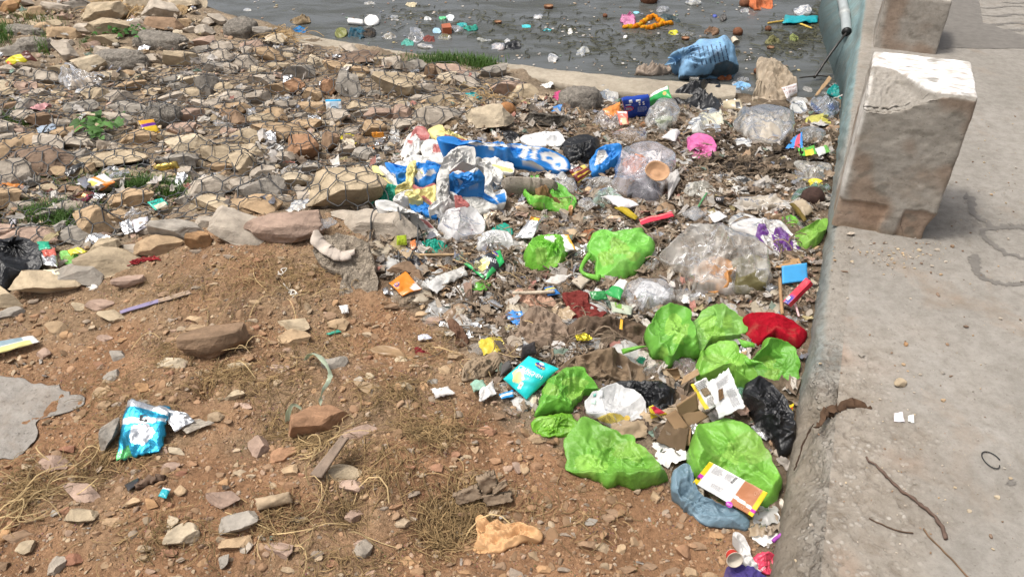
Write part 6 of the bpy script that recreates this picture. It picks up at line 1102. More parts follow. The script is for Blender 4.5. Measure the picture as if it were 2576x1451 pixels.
# driftwood on the dirt
def timber(label, line, tp, z, col, seed, **k): return tube('driftwood', label, 'driftwood', line3(line, z, 40, .006, seed), 0, col, 'wood', taper=tp, bark=.012, ns=12, seed=seed, **k)
patch('driftwood', 'weathered grey plank leaning over the dirt', 'driftwood', '858,1094 876,1100 806,1204 778,1192', (.25, .19, .145), 'wood', z=[.09, .09, .02, .02], fold=.012, seed=3, thick=.012, jag=.08, n=(8, 24))
wb = thing('driftwood', 'grey weathered wood block with split grain', 'driftwood', on(1215, 1255))
for i, (q_, zz, th_) in enumerate((('1138,1246 1200,1222 1222,1250 1150,1272', [.04, .05, .03, .02], .022), ('1212,1248 1286,1236 1292,1262 1222,1274', [.05, .04, .03, .03], .03), ('1196,1205 1244,1188 1256,1222 1215,1252', [.08, .09, .05, .03], .02), ('1238,1226 1272,1206 1280,1216 1240,1246', [.06, .07, .06, .05], .014))):
    patch('splinter', None, None, q_, (.22 + .02 * i, .165 + .015 * i, .115 + .01 * i), 'wood', z=zz, fold=.07, seed=60 + i, thick=th_, jag=.34, n=(22, 14), parent=wb, nf=7)
patch('driftwood', 'pale rotten log end lying in the dirt', 'driftwood', '640,1252 728,1234 738,1262 645,1284', (.37, .28, .185), 'wood', z=[.03, .035, .02, .02], puff=.22, fold=.04, seed=71, thick=.03, jag=.10, n=(26, 16), nf=8)
timber('dark crusty stick on the dirt below the foil bag', '345,1222 375,1212 410,1202', [.008, .013, .009], .01, (.15, .10, .07), 7)
# pale green dry leaf blade
def blade(label, line, wd, z, col, name='leaf_blade', parent=None, m='plant'):
    q = line3(line, z, 30); t = np.gradient(q, axis=0); t /= np.linalg.norm(t, axis=1)[:, None]; sd_ = np.cross(t, [0, .5, .86]); sd_ /= np.linalg.norm(sd_, axis=1)[:, None]; ww = np.interp(np.linspace(0, 1, 30), np.linspace(0, 1, len(wd)), wd); tw = np.linspace(0, 2.4, 30); nn_ = np.cross(sd_, t)
    a = sd_ * np.cos(tw)[:, None] * .8 + nn_ * np.sin(tw)[:, None] * .5 + sd_ * .3; V = np.concatenate([q - a * ww[:, None], q + nn_ * (ww * .25)[:, None], q + a * ww[:, None]]).reshape(3, 30, 3); V = np.concatenate([V.reshape(-1, 3), V.reshape(-1, 3) - nn_[np.tile(np.arange(30), 3)] * .0006])
    return put(name, V, [gridF(3, 30), gridF(3, 30, 90)[:, ::-1]], m, parent, shade(col, V, 3, .2, 30), True, label, None if parent else 'leaf')
blade('long pale green leaf blade bent over the dirt beside the brown boulder', '768,905 780,890 800,892 815,910 830,935 826,958 812,980 806,1005 806,1022', [.006, .011, .013, .013, .013, .011, .011, .013, .014], [.02, .05, .07, .08, .07, .05, .05, .05, .03], (.58, .66, .50)); blade('short pale leaf blade left of the brown boulder', '722,1060 726,1035 738,1016 758,1026', [.005, .008, .008, .009], [.02, .05, .07, .04], (.56, .64, .48))
blob('rubber_sole', 'tan patterned sole half buried in the dirt', 'sole', '930,880 950,868 985,870 1010,880 1022,900 1012,910 985,895 950,890', (.28, .18, .095), 'plastic', 252, bulge=.12, crease=.01, n=70, K=14)
# white string scraps and red yarn
for i, (lb, s, cc) in enumerate((('white string tangle on the dirt mound', '700,690 712,684 705,676 718,672 708,690 700,682', (.62, .58, .52)), ('white string trailing below the string tangle', '712,712 722,725 735,730 745,742', (.58, .53, .46)), ('small white string knot on the dirt mound', '722,735 732,728 728,742 742,738 735,748', (.62, .60, .55)))): stick(lb, s, .0022, cc, .008, 'string', 'string', 'fibre', wob=.012)
yr = thing('yarn', 'tangle of dark red yarn on the dirt below the wire', 'yarn', on(345, 662))
for i in range(9): rs = random.Random(i); tube('strand', None, None, line3(' '.join(f'{300 + j * 14 + rs.uniform(-10, 10):.0f},{664 - j * 2.2 + rs.uniform(-7, 7):.0f}' for j in range(8)), .008, 40, .01, i), .002, (.24 + .1 * rs.random(), .03, .035), 'fibre', yr, ns=4)
tape = stick('purple ribbon curled in the corner by the wall', '1945,1362 1958,1348 1972,1340 1985,1350 1990,1365', .005, (.30, .07, .34), .04, 'ribbon', 'ribbon', 'cloth', wob=.01)
blob('shell', 'white curved peel against the wall below the green bag', 'peel', '1955,1262 1965,1252 1978,1268 1990,1285 1982,1292 1966,1280', (.60, .54, .46), 'plastic', 253, bulge=.3, crease=.04, n=50, K=12)
blob('plastic_ball', 'small white ball under the wire at left', 'ball', ell(34, 556, 20, 20, 3, .03), (.60, .58, .62), 'plastic', 254, bulge=.55, crease=.0, n=40, K=10, lump=.05); blob('plastic_disc', 'white cap on the dirt left of the tan rock', 'cap', ell(231, 721, 32, 16, 4, .04), (.56, .53, .48), 'plastic', 255, bulge=.15, crease=.01, n=40, K=8)
# ================================================================ ON THE WATER
def fl(label, px, py, w_, h_, col, m='film_white', seed=1, name='plastic_bag', cat='bag', **k):
    k.setdefault('bulge', .34); k.setdefault('n', 48); k.setdefault('K', 14); k.setdefault('crease', .07); return blob(name, label, cat, ell(px, py, w_, h_, seed, k.pop('irr', .18), k.pop('rot', 0.)), col, m, seed, **k)
fl('white bag floating near the half coconut at the top', 1353, 42, 25, 17, MILK, seed=301); fl('white bag floating close to the ledge', 1390, 146, 32, 22, MILK, seed=302); fl('greyish white bag floating right of the one by the ledge', 1466, 131, 36, 24, (.50, .50, .46), seed=303); fl('clear bag floating behind the dark bag and garland', 1667, 23, 38, 18, (.6, .6, .6), 'film_clear', seed=304); fl('dirty white bag floating at the top edge', 1745, 7, 42, 15, (.52, .52, .48), seed=305)
fl('dark grey green bag floating on the marigold garland', 1682, 45, 54, 28, (.05, .075, .078), 'film', seed=306, rot=.25); fl('small pink bag floating beside the marigold garland', 1581, 49, 38, 32, (.62, .22, .40), 'film', seed=307, knot=(1584, 36), bulge=.42)
fl('orange sack floating at the top right of the water', 1915, 8, 68, 36, (.46, .14, .06), 'cloth', seed=308, name='sack', cat='sack', bulge=.4); fl('white bag on the turquoise sheet in the water', 2020, 27, 44, 22, MILK, seed=309, base=.02); o = patch('plastic_sheet', 'turquoise plastic sheet floating under a white bag', 'sheet', '1975,38 2058,42 2056,56 1968,58', (.015, .38, .44), 'film', z=.02, fold=.05, puff=.1, seed=310)
stick('yellow stick floating left of the turquoise sheet', '1932,58 1952,55 1972,52', .008, (.50, .34, .08), .01); stick('yellow stick floating right below the turquoise sheet', '2005,57 2022,63 2042,71', .008, (.52, .36, .08), .01)
cup('white paper cup tipped over in the water near the blue sack', 1845, 96, 9, 20, (.15, -.8, -.25), (.56, .50, .40), (.58, .53, .44), .05)
for i, (lb, x, y, w_, hf) in enumerate((('half coconut floating at the top of the water', 1380, 20, 24, True), ('dark half coconut floating behind the blue sack', 1724, 99, 20, True), ('hairy coconut floating behind the white cup', 1855, 86, 25, False), ('coconut at the top middle edge of the water', 1632, 4, 46, False), ('brown coconut beside the orange sack', 1872, 14, 26, False), ('coconut shell floating left of the wall', 1938, 122, 18, True), ('coconut floating near the yellow stick', 1932, 76, 16, False), ('small coconut near the cream cloth', 1905, 183, 20, False), ('dark shell piece floating in the middle of the water', 1253, 58, 18, True), ('dark shell floating left of the garland', 1522, 42, 12, False))): coconut(lb, x, y, w_, (.15, .065, .035), hf)
fl('white foam box broken open on the water', 935, 52, 40, 28, (.72, .71, .69), 'plastic', 311, 'foam_box', 'foam box', crease=.02, bulge=.3, irr=.06); patch('foam_bar', 'white foam bar floating left of the foam box', 'foam', '875,44 912,48 914,56 874,52', (.70, .69, .67), 'plastic', z=.03, thick=.025, fold=.01, seed=312, n=(8, 6))
fl('dark blue cloth heap floating near the ledge', 898, 82, 46, 32, (.03, .09, .13), 'cloth', 313, 'cloth', 'cloth', crease=.12); fl('olive and white bag left of the blue cloth heap', 858, 82, 32, 30, (.24, .25, .08), 'film', 314); fl('black net tangle right of the blue cloth heap', 928, 82, 34, 28, (.035, .035, .035), 'cloth', 315, 'net', 'net', crease=.15)
fl('clear pointed bag floating near the ledge', 1046, 90, 42, 40, (.56, .55, .54), 'film_clear', 316); fl('sea green bag floating before the clear pointed bag', 1024, 108, 34, 16, (.10, .42, .34), 'film', 317); fl('maroon cloth floating right of the clear pointed bag', 1080, 97, 30, 20, (.19, .065, .055), 'cloth', 318, 'cloth', 'cloth'); fl('white foam lumps beside the sea green bag', 1072, 116, 44, 12, (.58, .56, .53), 'film_white', 319)
bt = box3('plastic_tub', 'orange square tub floating in the water', 'tub', '1110,60 1132,57 1136,68 1113,70', [.05, .05, .05, .05], .06, (.36, .10, .04), 'plastic'); fl('blue and white ball floating left of the orange tub', 1099, 77, 22, 16, (.30, .48, .62), 'plastic', 320, 'ball', 'ball', crease=.02); fl('bright green bottle piece floating by the white cup', 1114, 45, 20, 10, (.10, .50, .22), 'plastic', 321, 'plastic_scrap', 'scrap'); fl('white plastic cup floating above the orange tub', 1133, 44, 18, 18, (.62, .66, .66), 'plastic', 322, 'plastic_cup', 'cup', crease=.02)
fl('clear crumpled bag right of the orange tub', 1150, 72, 28, 22, (.56, .58, .58), 'film_clear', 323); fl('teal film floating behind the clear crumpled bag', 1162, 62, 30, 10, (.03, .36, .36), 'film', 324, 'plastic_sheet', 'sheet', bulge=.15); fl('teal net floating right of the orange tub', 1186, 71, 36, 14, (.04, .26, .20), 'cloth', 325, 'net', 'net', bulge=.15, crease=.14); fl('pale yellow film floating below the orange tub', 1120, 93, 34, 16, (.50, .44, .20), 'film_clear', 326, 'plastic_sheet', 'sheet', bulge=.2)
fl('pinkish white bag floating left of a black bag', 1254, 116, 36, 24, (.62, .56, .54), 'film_white', 327); fl('black bag floating beside the pinkish white bag', 1288, 116, 40, 26, BLACK, 'film_black', 328); fl('white knotted bag at the top of the black bag in water', 1276, 104, 16, 12, MILK, seed=329); fl('white long bag floating above the pinkish white bag', 1218, 100, 36, 10, (.52, .52, .47), seed=330); fl('muddy white bag floating left of the ledge', 980, 92, 38, 12, (.42, .39, .33), seed=331)
fl('turquoise sandal floating in the upper middle water', 1324, 66, 26, 9, (.05, .42, .46), 'plastic', 332, 'sandal', 'sandal', bulge=.15, crease=.01); fl('turquoise packet floating right of the sandal', 1377, 76, 24, 7, (.03, .44, .52), 'packet', 333, 'packet', 'packet', bulge=.12); fl('white swan shaped foam piece floating in the water', 1434, 80, 12, 16, (.64, .63, .60), 'plastic', 334, 'foam_scrap', 'foam'); fl('blue packet floating left of the pink bag top', 1601, 31, 14, 7, (.20, .48, .58), 'packet', 335, 'packet', 'packet', bulge=.12); fl('yellow wrapper floating below the garland', 1695, 81, 26, 12, (.50, .46, .03), 'packet', 336, 'wrapper', 'wrapper', bulge=.2, crease=.14)
fl('tan film floating right of the yellow wrapper', 1732, 86, 38, 10, (.30, .28, .22), 'film_clear', 337, 'plastic_sheet', 'sheet', bulge=.14); fl('brown leaf debris floating above the blue sack', 1790, 78, 38, 22, (.20, .12, .075), 'shred', 338, 'leaf_debris', 'debris', crease=.16); fl('dark shoe floating near the wall side of the water', 1820, 44, 18, 20, (.07, .065, .06), 'plastic', 339, 'shoe', 'shoe'); fl('blue cap floating left of the dark shoe', 1798, 40, 13, 9, (.06, .09, .36), 'plastic', 340, 'plastic_disc', 'cap'); fl('white bag floating under the orange sack', 1873, 27, 24, 15, (.56, .56, .54), seed=341)
fl('pale cardboard piece floating at the top of the water', 1036, 11, 28, 12, (.50, .44, .30), 'paper', 342, 'cardboard', 'cardboard', bulge=.12); fl('grey crumpled bag floating in the middle of the water', 992, 44, 20, 15, (.46, .45, .41), seed=343); fl('white bottle floating in the middle water', 1075, 47, 18, 10, (.54, .55, .54), 'plastic', 344, 'bottle', 'bottle', crease=.02); fl('small white cap floating in the middle of the water', 1573, 93, 11, 9, (.58, .57, .55), 'plastic', 345, 'plastic_disc', 'cap'); fl('white film on the water near the top left', 930, 8, 30, 8, (.50, .48, .42), seed=346, bulge=.14)
fl('brown husk and straw lump at the left shore', 756, 50, 56, 22, (.24, .175, .10), 'shred', 347, 'husk', 'husk', crease=.14); fl('blue cloth under the brown husk at the shore', 756, 74, 34, 18, (.02, .16, .38), 'cloth', 348, 'cloth', 'cloth', crease=.1); fl('brown paper cone at the water edge top left', 455, 26, 40, 22, (.34, .24, .13), 'paper', 349, 'paper', 'paper', crease=.1); fl('white floating scraps at the top left of the water', 622, 24, 22, 8, (.58, .57, .53), seed=350, bulge=.15)
fl('grey pouch lying in front of the blue sack', 1778, 192, 36, 22, (.24, .225, .18), 'film_clear', 351); cup('clear plastic cup lying by the grey pouch', 1735, 198, 7, 22, (.9, -.25, .0), (.42, .40, .36), (.46, .44, .40), .03, 'film_clear', 'plastic_cup', (.30, .28, .25)); fl('orange brown husk at the right end of the blue sack', 1822, 194, 34, 20, (.30, .10, .04), 'shred', 352, 'husk', 'husk', crease=.16); fl('clear bag by the light blue cloth scrap', 1870, 200, 30, 18, (.56, .56, .55), 'film_clear', 353); fl('white bag above the light blue cloth scrap', 1850, 210, 20, 14, (.60, .60, .60), 'film_white', 354)
fl('heap of shredded wrappers on the ledge by the blue sack', 1640, 180, 92, 24, (.32, .26, .21), 'shred', 355, 'wrapper_heap', 'wrappers', crease=.2, n=80, K=18); fl('green leafy flower head floating near the wall', 1998, 97, 26, 20, (.26, .30, .10), 'plant', 356, 'flower', 'flower', crease=.18); fl('pale green weed clump floating by the wall', 1945, 104, 44, 20, (.22, .21, .09), 'plant', 357, 'weed_clump', 'weed', crease=.2)
gl = thing('garland', 'orange marigold garland floating in the water', 'garland', on(1640, 60))
ga = catmull(pts('1573,67 1600,66 1618,55 1634,44 1648,40 1655,50 1668,56 1640,69 1618,68'), 26, False); gb = catmull(pts('1640,69 1660,62 1675,59 1686,58'), 7, False)
Vf, Ff = icos(2); Vf = Vf * (1 + .25 * perlin(Vf * 4.5, 3))[:, None]; fm = build('flower', Vf * [1, 1, .75], Ff, shade((1, 1, 1), Vf, 2, .3, 5)); fm.materials.append(MAT['flower']); gp = on(1640, 60)
for i, (x, y) in enumerate(list(ga) + list(gb)):
    q = on(x, y, .01); o = obj('flower', fm, None, gl, q - gp); s = mpp(q) * _rr.uniform(6.0, 8.5); o.scale = (s, s, s); c = _rr.choice(((.66, .26, .01), (.60, .34, .01), (.62, .20, .005))); o.color = (*c, 1); o.rotation_euler = (i, i * 2, i * 3)
# ================================================================ PIPE AND CABLE ON THE WALL
pa = flat([2118, 2124, 2130], [-30, 25, 62], .10); q = catmull(np.column_stack([pa[:, :2], [.10, .10, .095]]), 24, False); d_ = q[-1] - q[0]
q = np.array([flat(2105, -60, .06)[0], flat(2117, -8, .06)[0], flat(2126, 40, .06)[0], flat(2130, 80, .055)[0]]); q = catmull(q, 30, False)
pp_ = thing('drain_pipe', 'grey plastic pipe fixed along the painted wall', 'pipe', q[-1]); pt_ = tube('pipe', None, None, q, .032, (.33, .36, .36), 'plastic', pp_, ns=20, caps=False); tube('pipe_mouth', None, None, q[-3:] - (q[-1] - q[-2]) * .02, .027, (.012, .012, .012), 'plastic', pp_, ns=20)
for i in (12, 20): tube('collar', None, None, q[i:i + 3], .0365, (.36, .38, .37), 'plastic', pt_, ns=20)
stick('black cable running from the pipe down to the rubbish', '2131,80 2115,100 2085,140 2062,175 2048,195', .009, (.025, .022, .02), [.25, .20, .14, .08, .02], 'cable', 'cable', 'plastic', bark=.003)
stick('thin black cable trailing along the foot of the wall', '2012,195 2040,192 2065,190 2085,192', .0045, (.03, .025, .02), .03, 'cable', 'cable', 'plastic')
# ================================================================ PLANTS
def tuft_grass(name, label, px, py, w_, h_, n_, hm, col, seed, cat='grass', kind=None):
    rs = np.random.RandomState(seed); V, F, C = [], [], []
    X_ = rs.normal(0, .33, n_) * w_ + px; Y_ = rs.normal(0, .33, n_) * h_ + py; B = P(X_, Y_)
    for i in range(n_):
        L_ = hm * rs.uniform(.4, 1.1); a = rs.uniform(0, 6.28); ln = rs.uniform(.2, .9) * L_; wd = rs.uniform(.0012, .0026); d = np.array([math.cos(a), math.sin(a), 0]); s_ = np.array([-d[1], d[0], 0]) * wd; b = B[i]; k = len(V)
        m_ = b + d * ln * .35 + [0, 0, L_ * .62]; t = b + d * ln + [0, 0, L_ * .85]; V += [b - s_, b + s_, m_ + s_ * .8, m_ - s_ * .8, t]; F.append([k, k + 1, k + 2]); F.append([k, k + 2, k + 3]); F.append([k + 3, k + 2, k + 4]); c = np.array(col) * rs.uniform(.6, 1.35); C += [c] * 5
    return put(name, np.array(V), np.array(F), 'plant', None, np.array(C), True, label, None if kind else cat, None, kind)
GR = (.075, .15, .028)
for i, (lb, x, y, w_, h_, n_, hm) in enumerate((('green grass patch growing along the ledge', 1120, 152, 150, 20, 1300, .05), ('green grass clump at the right end of the ledge strip', 1212, 163, 60, 18, 700, .06), ('soft grass around the white and orange packet', 330, 470, 190, 30, 1500, .06), ('soft grass beside the tan stones at left', 150, 545, 130, 44, 1100, .06), ('grass clump right of the gold wrapper', 420, 480, 80, 36, 700, .06), ('grass tuft under the big brown rock edge', 165, 580, 40, 30, 260, .05), ('small dry grass tuft by the pale block', 232, 112, 40, 20, 300, .05), ('grass tuft at the far left edge', 8, 88, 36, 44, 300, .10), ('tall grass stems at the upper left', 112, 130, 26, 26, 60, .16), ('thin grass stalks by the tan slab', 105, 60, 110, 20, 90, .14), ('grass tuft by the grey angular rock', 45, 300, 60, 36, 300, .06))):
    tuft_grass('grass_tuft', lb, x, y, w_, h_, n_, hm, GR, 400 + i, kind='stuff')
def leafy(label, px, py, w_, h_, n_, size, seed, col=(.085, .19, .045)):
    rs = np.random.RandomState(seed); base = on(px, py + h_ * .3); t = thing('leafy_plant', label, 'plant', base); th = np.linspace(0, 2 * math.pi, 12, endpoint=False); rad = 1 + .28 * np.cos(3 * th) + .10 * np.cos(7 * th); L0 = np.concatenate([[[0, 0, .12]], np.stack([rad * np.cos(th), rad * np.sin(th) * .8, -.1 * rad ** 2], 1)]); F = np.array([[0, 1 + i, 1 + (i + 1) % 12] for i in range(12)])
    me = build('leaf', L0, F, shade((1, 1, 1), L0, 1, .1, 3)); me.materials.append(MAT['plant'])
    for i in range(n_):
        x, y = rs.normal(0, .28, 2) * (w_, h_); q = on(px + x, py + y, rs.uniform(.03, .11)); o = obj('leaf', me, None, t, q - base); s = size * rs.uniform(.6, 1.2); o.scale = (s, s, s); o.rotation_euler = (rs.uniform(-.6, .6), rs.uniform(-.6, .6), rs.uniform(0, 6.28)); c = np.array(col) * rs.uniform(.6, 1.5); o.color = (*c, 1)
    for i in range(6):
        x, y = rs.normal(0, .2, 2) * (w_, h_); tube('stem', None, None, np.array([base, (base + on(px + x, py + y, .05)) / 2 + [0, 0, .02], on(px + x, py + y, .06)]), .002, (.10, .15, .05), 'plant', t, ns=5)
leafy('leafy green weed growing between the stones at the left', 245, 310, 110, 56, 46, .026, 7); leafy('low leafy weed by the big concrete lump', 300, 72, 90, 30, 60, .018, 8, (.06, .17, .03))
# ================================================================ LOOSE FILL
_km = np.zeros((660, 380), bool); _kx, _ky = np.meshgrid(np.arange(660) * 4. - 30, np.arange(380) * 4., indexing='ij')
for k in KEEP:
    i0, i1 = int((k[:, 0].min() + 30) // 4), int((k[:, 0].max() + 30) // 4) + 2; j0, j1 = int(k[:, 1].min() // 4), int(k[:, 1].max() // 4) + 2; i0, j0 = max(i0, 0), max(j0, 0)
    _km[i0:i1, j0:j1] |= inpoly(_kx[i0:i1, j0:j1], _ky[i0:i1, j0:j1], k)
def kept(x, y): return _km[min(max(int((x + 30) / 4), 0), 659), min(max(int(y / 4), 0), 379)]
def lowrock(seed):
    rs = np.random.RandomState(seed); V, F = icos(2); V = V.copy()
    for _ in range(6):
        nr = rs.normal(size=3); nr /= np.linalg.norm(nr); V -= np.outer(np.maximum(0, V @ nr - rs.uniform(.45, .8)), nr)
    V *= rs.uniform(.8, 1.2, 3); V[:, 2] *= .6; return V / (V.max(0) - V.min(0)).max(), F
LOW = [lowrock(i) for i in range(10)]; _c = np.array([[x, y, z] for x in (-.5, .5) for y in (-.5, .5) for z in (-.5, .5)]); _cf = np.array([[0, 1, 3], [0, 3, 2], [4, 6, 7], [4, 7, 5], [0, 4, 5], [0, 5, 1], [2, 3, 7], [2, 7, 6], [0, 2, 6], [0, 6, 4], [1, 5, 7], [1, 7, 3]])
TINY = []
for i in range(8):
    rs = np.random.RandomState(i + 50); v, f = icos(1); v = v * rs.uniform(.75, 1.1, (len(v), 1)) * np.array([1, rs.uniform(.6, 1), rs.uniform(.4, .7)]) * .5; TINY.append((v, f))
def scatter(name, label, polyw, n_, smin, smax, cols, seed, lib, m, flatt=1., dens=None, rim=.2, zoff=0., power=2.2, kind='stuff'):
    rs = np.random.RandomState(seed); lo, hi = polyw.min(0), polyw.max(0); got = []
    while sum(map(len, got)) < n_:
        q = rs.uniform(lo, hi, (n_ * 2, 2)); k = inpoly(q[:, 0], q[:, 1], polyw); q = q[k]; px = topx(np.column_stack([q, np.zeros(len(q))])); k = (px[:, 0] > -260) & (px[:, 0] < 2836) & (px[:, 1] < 1600) & (px[:, 1] > -120)
        k &= rs.rand(len(q)) < np.clip((2.2 / np.maximum(q[:, 1], .6)) ** 1.0, .1, 1)
        if dens is not None: k &= rs.rand(len(q)) < dens(q[:, 0], q[:, 1])
        k &= (q[:, 0] < wall_x(q[:, 1]) - .01); pg = topx(np.column_stack([q, hq(q[:, 0], q[:, 1])])); k &= ~_km[np.clip((pg[:, 0] + 30) / 4, 0, 659).astype(int), np.clip(pg[:, 1] / 4, 0, 379).astype(int)]; got.append(q[k])
    q = np.concatenate(got)[:n_]; s = smin + (smax - smin) * rs.rand(n_) ** power; a = rs.uniform(0, 6.28, n_); z = hgt(q[:, 0], q[:, 1]); Vs, Fs, Cs = [], [], []; off = 0; cols = np.array(cols)
    lid = rs.randint(0, len(lib), n_); ci = cols[rs.randint(0, len(cols), n_)] * rs.uniform(.75, 1.25, (n_, 1)); tl = rs.normal(0, .35, (n_, 2))
    for L_ in range(len(lib)):
        k = np.where(lid == L_)[0]
        if not len(k): continue
        v, f = lib[L_]; nv = len(v); W = v[None] * s[k, None, None]; W = W * np.array([1, 1, flatt]); ca, sa = np.cos(a[k])[:, None], np.sin(a[k])[:, None]
        x = W[..., 0] * ca - W[..., 1] * sa; y = W[..., 0] * sa + W[..., 1] * ca; zz = W[..., 2] + x * tl[k, 0][:, None] + y * tl[k, 1][:, None]
        Vs.append(np.stack([x + q[k, 0][:, None], y + q[k, 1][:, None], zz + (z[k] + s[k] * rim + zoff)[:, None]], -1).reshape(-1, 3)); Fs.append((f[None] + (np.arange(len(k)) * nv)[:, None, None]).reshape(-1, f.shape[1]) + off); off += nv * len(k); Cs.append(np.repeat(ci[k], nv, 0))
    return obj(name, build(name, np.concatenate(Vs), Fs, np.concatenate(Cs), False), m, kind=kind, label=label)
EARTH = [tuple(np.array(PAL[k]) * .5 + np.array([.285, .19, .115]) * .5) for k in ('brown', 'rust', 'tan', 'pink', 'sand', 'brown', 'rust', 'orange', 'grey', 'cream', 'brown', 'rust')]
scatter('gravel', 'small brown gravel covering the bare dirt', DIRTW, 15000, .003, .016, EARTH, 1, TINY, 'pebble', rim=.12)
scatter('gravel', 'coarser pebbles strewn over the bare dirt', DIRTW, 1100, .012, .030, EARTH, 2, LOW, 'pebble', power=3, rim=.12)
scatter('soil_clods', 'crumbly red brown clods of earth on the dirt', DIRTW, 260, .014, .042, [(.26, .16, .09), (.28, .175, .10), (.25, .16, .095)], 12, LOW, 'pebble', power=1.8, rim=-.02, dens=lambda x, y: np.clip(.15 + 1.6 * n2(x, y, 2.6, 33), 0, 1))
scatter('rubble', 'small broken stones between the rocks under the wire', ROCKW, 2600, .012, .050, [PAL[k] for k in ('sand', 'tan', 'grey', 'pale', 'pink', 'pale', 'sand', 'brown')], 3, LOW, 'pebble', power=1.6)
scatter('rubble', 'small stones mixed into the rubbish along the wall', RUBW, 2200, .008, .035, [PAL[k] for k in ('brown', 'tan', 'grey', 'pale', 'dark')], 4, LOW, 'pebble')
def shred_lib():
    L_ = []
    for i in range(14):
        rs = np.random.RandomState(i + 90); nu, nv = 5, 4; u, v = [a.ravel() for a in np.meshgrid(np.linspace(-.5, .5, nu), np.linspace(-.5, .5, nv), indexing='ij')]; q = np.stack([u * 2, v * 2, 0 * u], 1); asp = rs.uniform(.14, .8)
        V = np.stack([u + .08 * rs.normal(size=u.size), (v + .08 * rs.normal(size=u.size)) * asp, .55 * folds(q + i, 5, 1, 2.6, i)], 1); V[:, 2] -= V[:, 2].min() * .6; f = gridF(nu, nv); L_.append((V, np.concatenate([f[:, [0, 1, 2]], f[:, [0, 2, 3]]])))
    return L_
SHR = shred_lib()
SC = [tuple(np.array(c) * .72 + np.array([.25, .19, .135]) * .28) for c in [(.50, .48, .44)] * 5 + [(.40, .34, .27)] * 6 + [(.27, .21, .15)] * 6 + [(.16, .12, .09)] * 4 + [(.06, .055, .05)] * 2 + [(.32, .30, .28)] * 3 + [(.36, .14, .12), (.14, .26, .22), (.18, .22, .30), (.42, .36, .18), (.42, .28, .22), (.36, .24, .15)] + [(.62, .60, .57)] * 6]
scatter('litter', 'small torn plastic and paper scraps trodden into the rubbish', RUBW, 5200, .010, .058, SC, 5, SHR, 'shred', zoff=.004)
scatter('litter', 'small plastic and paper scraps caught among the rocks', ROCKW, 900, .02, .07, SC, 6, SHR, 'shred', zoff=.03)
scatter('litter', 'a few pale scraps on the bare dirt', DIRTW, 70, .008, .022, SC, 7, SHR, 'shred', zoff=.003)
dkp = topoly(pts('1800,350 1990,340 2080,420 2070,480 1950,480 1850,460 1780,420'))
scatter('litter', 'dark rotted leaves and peelings near the wall', dkp, 1300, .015, .06, [(.05, .038, .028), (.08, .06, .04), (.035, .028, .022), (.13, .10, .07)], 8, SHR, 'shred', zoff=.004)
WALKP = wp(np.array([.6, .6, 3.6, 3.6]), np.array([.0, 1.8, 1.8, .0]))
def walkscatter(name, label, n_, smin, smax, cols, seed, dens):
    rs = np.random.RandomState(seed); st = np.column_stack([rs.uniform(.7, 4.2, n_ * 30), rs.uniform(.02, 1.7, n_ * 30)]); q = wp(st[:, 0], st[:, 1]); px = topx(np.column_stack([q, np.full(len(q), WALK_Z)])); k = rs.rand(len(q)) < dens(px[:, 0], px[:, 1]); q = q[k][:n_]; n_ = len(q); V, F, C = [], [], []; s = smin + (smax - smin) * rs.rand(n_) ** 2.5; z = walk_z(q[:, 0], q[:, 1])
    for i in range(n_):
        v, f = TINY[rs.randint(8)]; a = rs.uniform(0, 6.28); c, d = math.cos(a), math.sin(a); w_ = v * s[i]; V.append(np.stack([w_[:, 0] * c - w_[:, 1] * d + q[i, 0], w_[:, 0] * d + w_[:, 1] * c + q[i, 1], w_[:, 2] + z[i] + s[i] * .22], 1)); F.append(f + 12 * i); C.append(np.tile(np.array(cols[rs.randint(len(cols))]) * rs.uniform(.8, 1.2), (12, 1)))
    return obj(name, build(name, np.concatenate(V), np.concatenate(F), np.concatenate(C), False), 'pebble', kind='stuff', label=label)
gs = lambda x, y, cx, cy, rx, ry: np.exp(-((x - cx) / rx) ** 2 - ((y - cy) / ry) ** 2)
walkscatter('gravel', 'fine gravel heaped at the foot of the concrete post', 900, .003, .016, [PAL[k] for k in ('grey', 'sand', 'tan', 'pale', 'dark')], 9, lambda x, y: np.clip(gs(x, y, 2220, 640, 95, 28) + .5 * gs(x, y, 2300, 640, 70, 40) + .02, 0, 1))
walkscatter('grit', 'grit and crumbs strewn over the walkway', 1100, .002, .010, [PAL[k] for k in ('grey', 'dark', 'brown', 'pale', 'sand')], 10, lambda x, y: np.clip(.10 + .5 * gs(x, y, 2250, 1050, 160, 60) + .5 * gs(x, y, 2300, 1250, 200, 120), 0, 1))
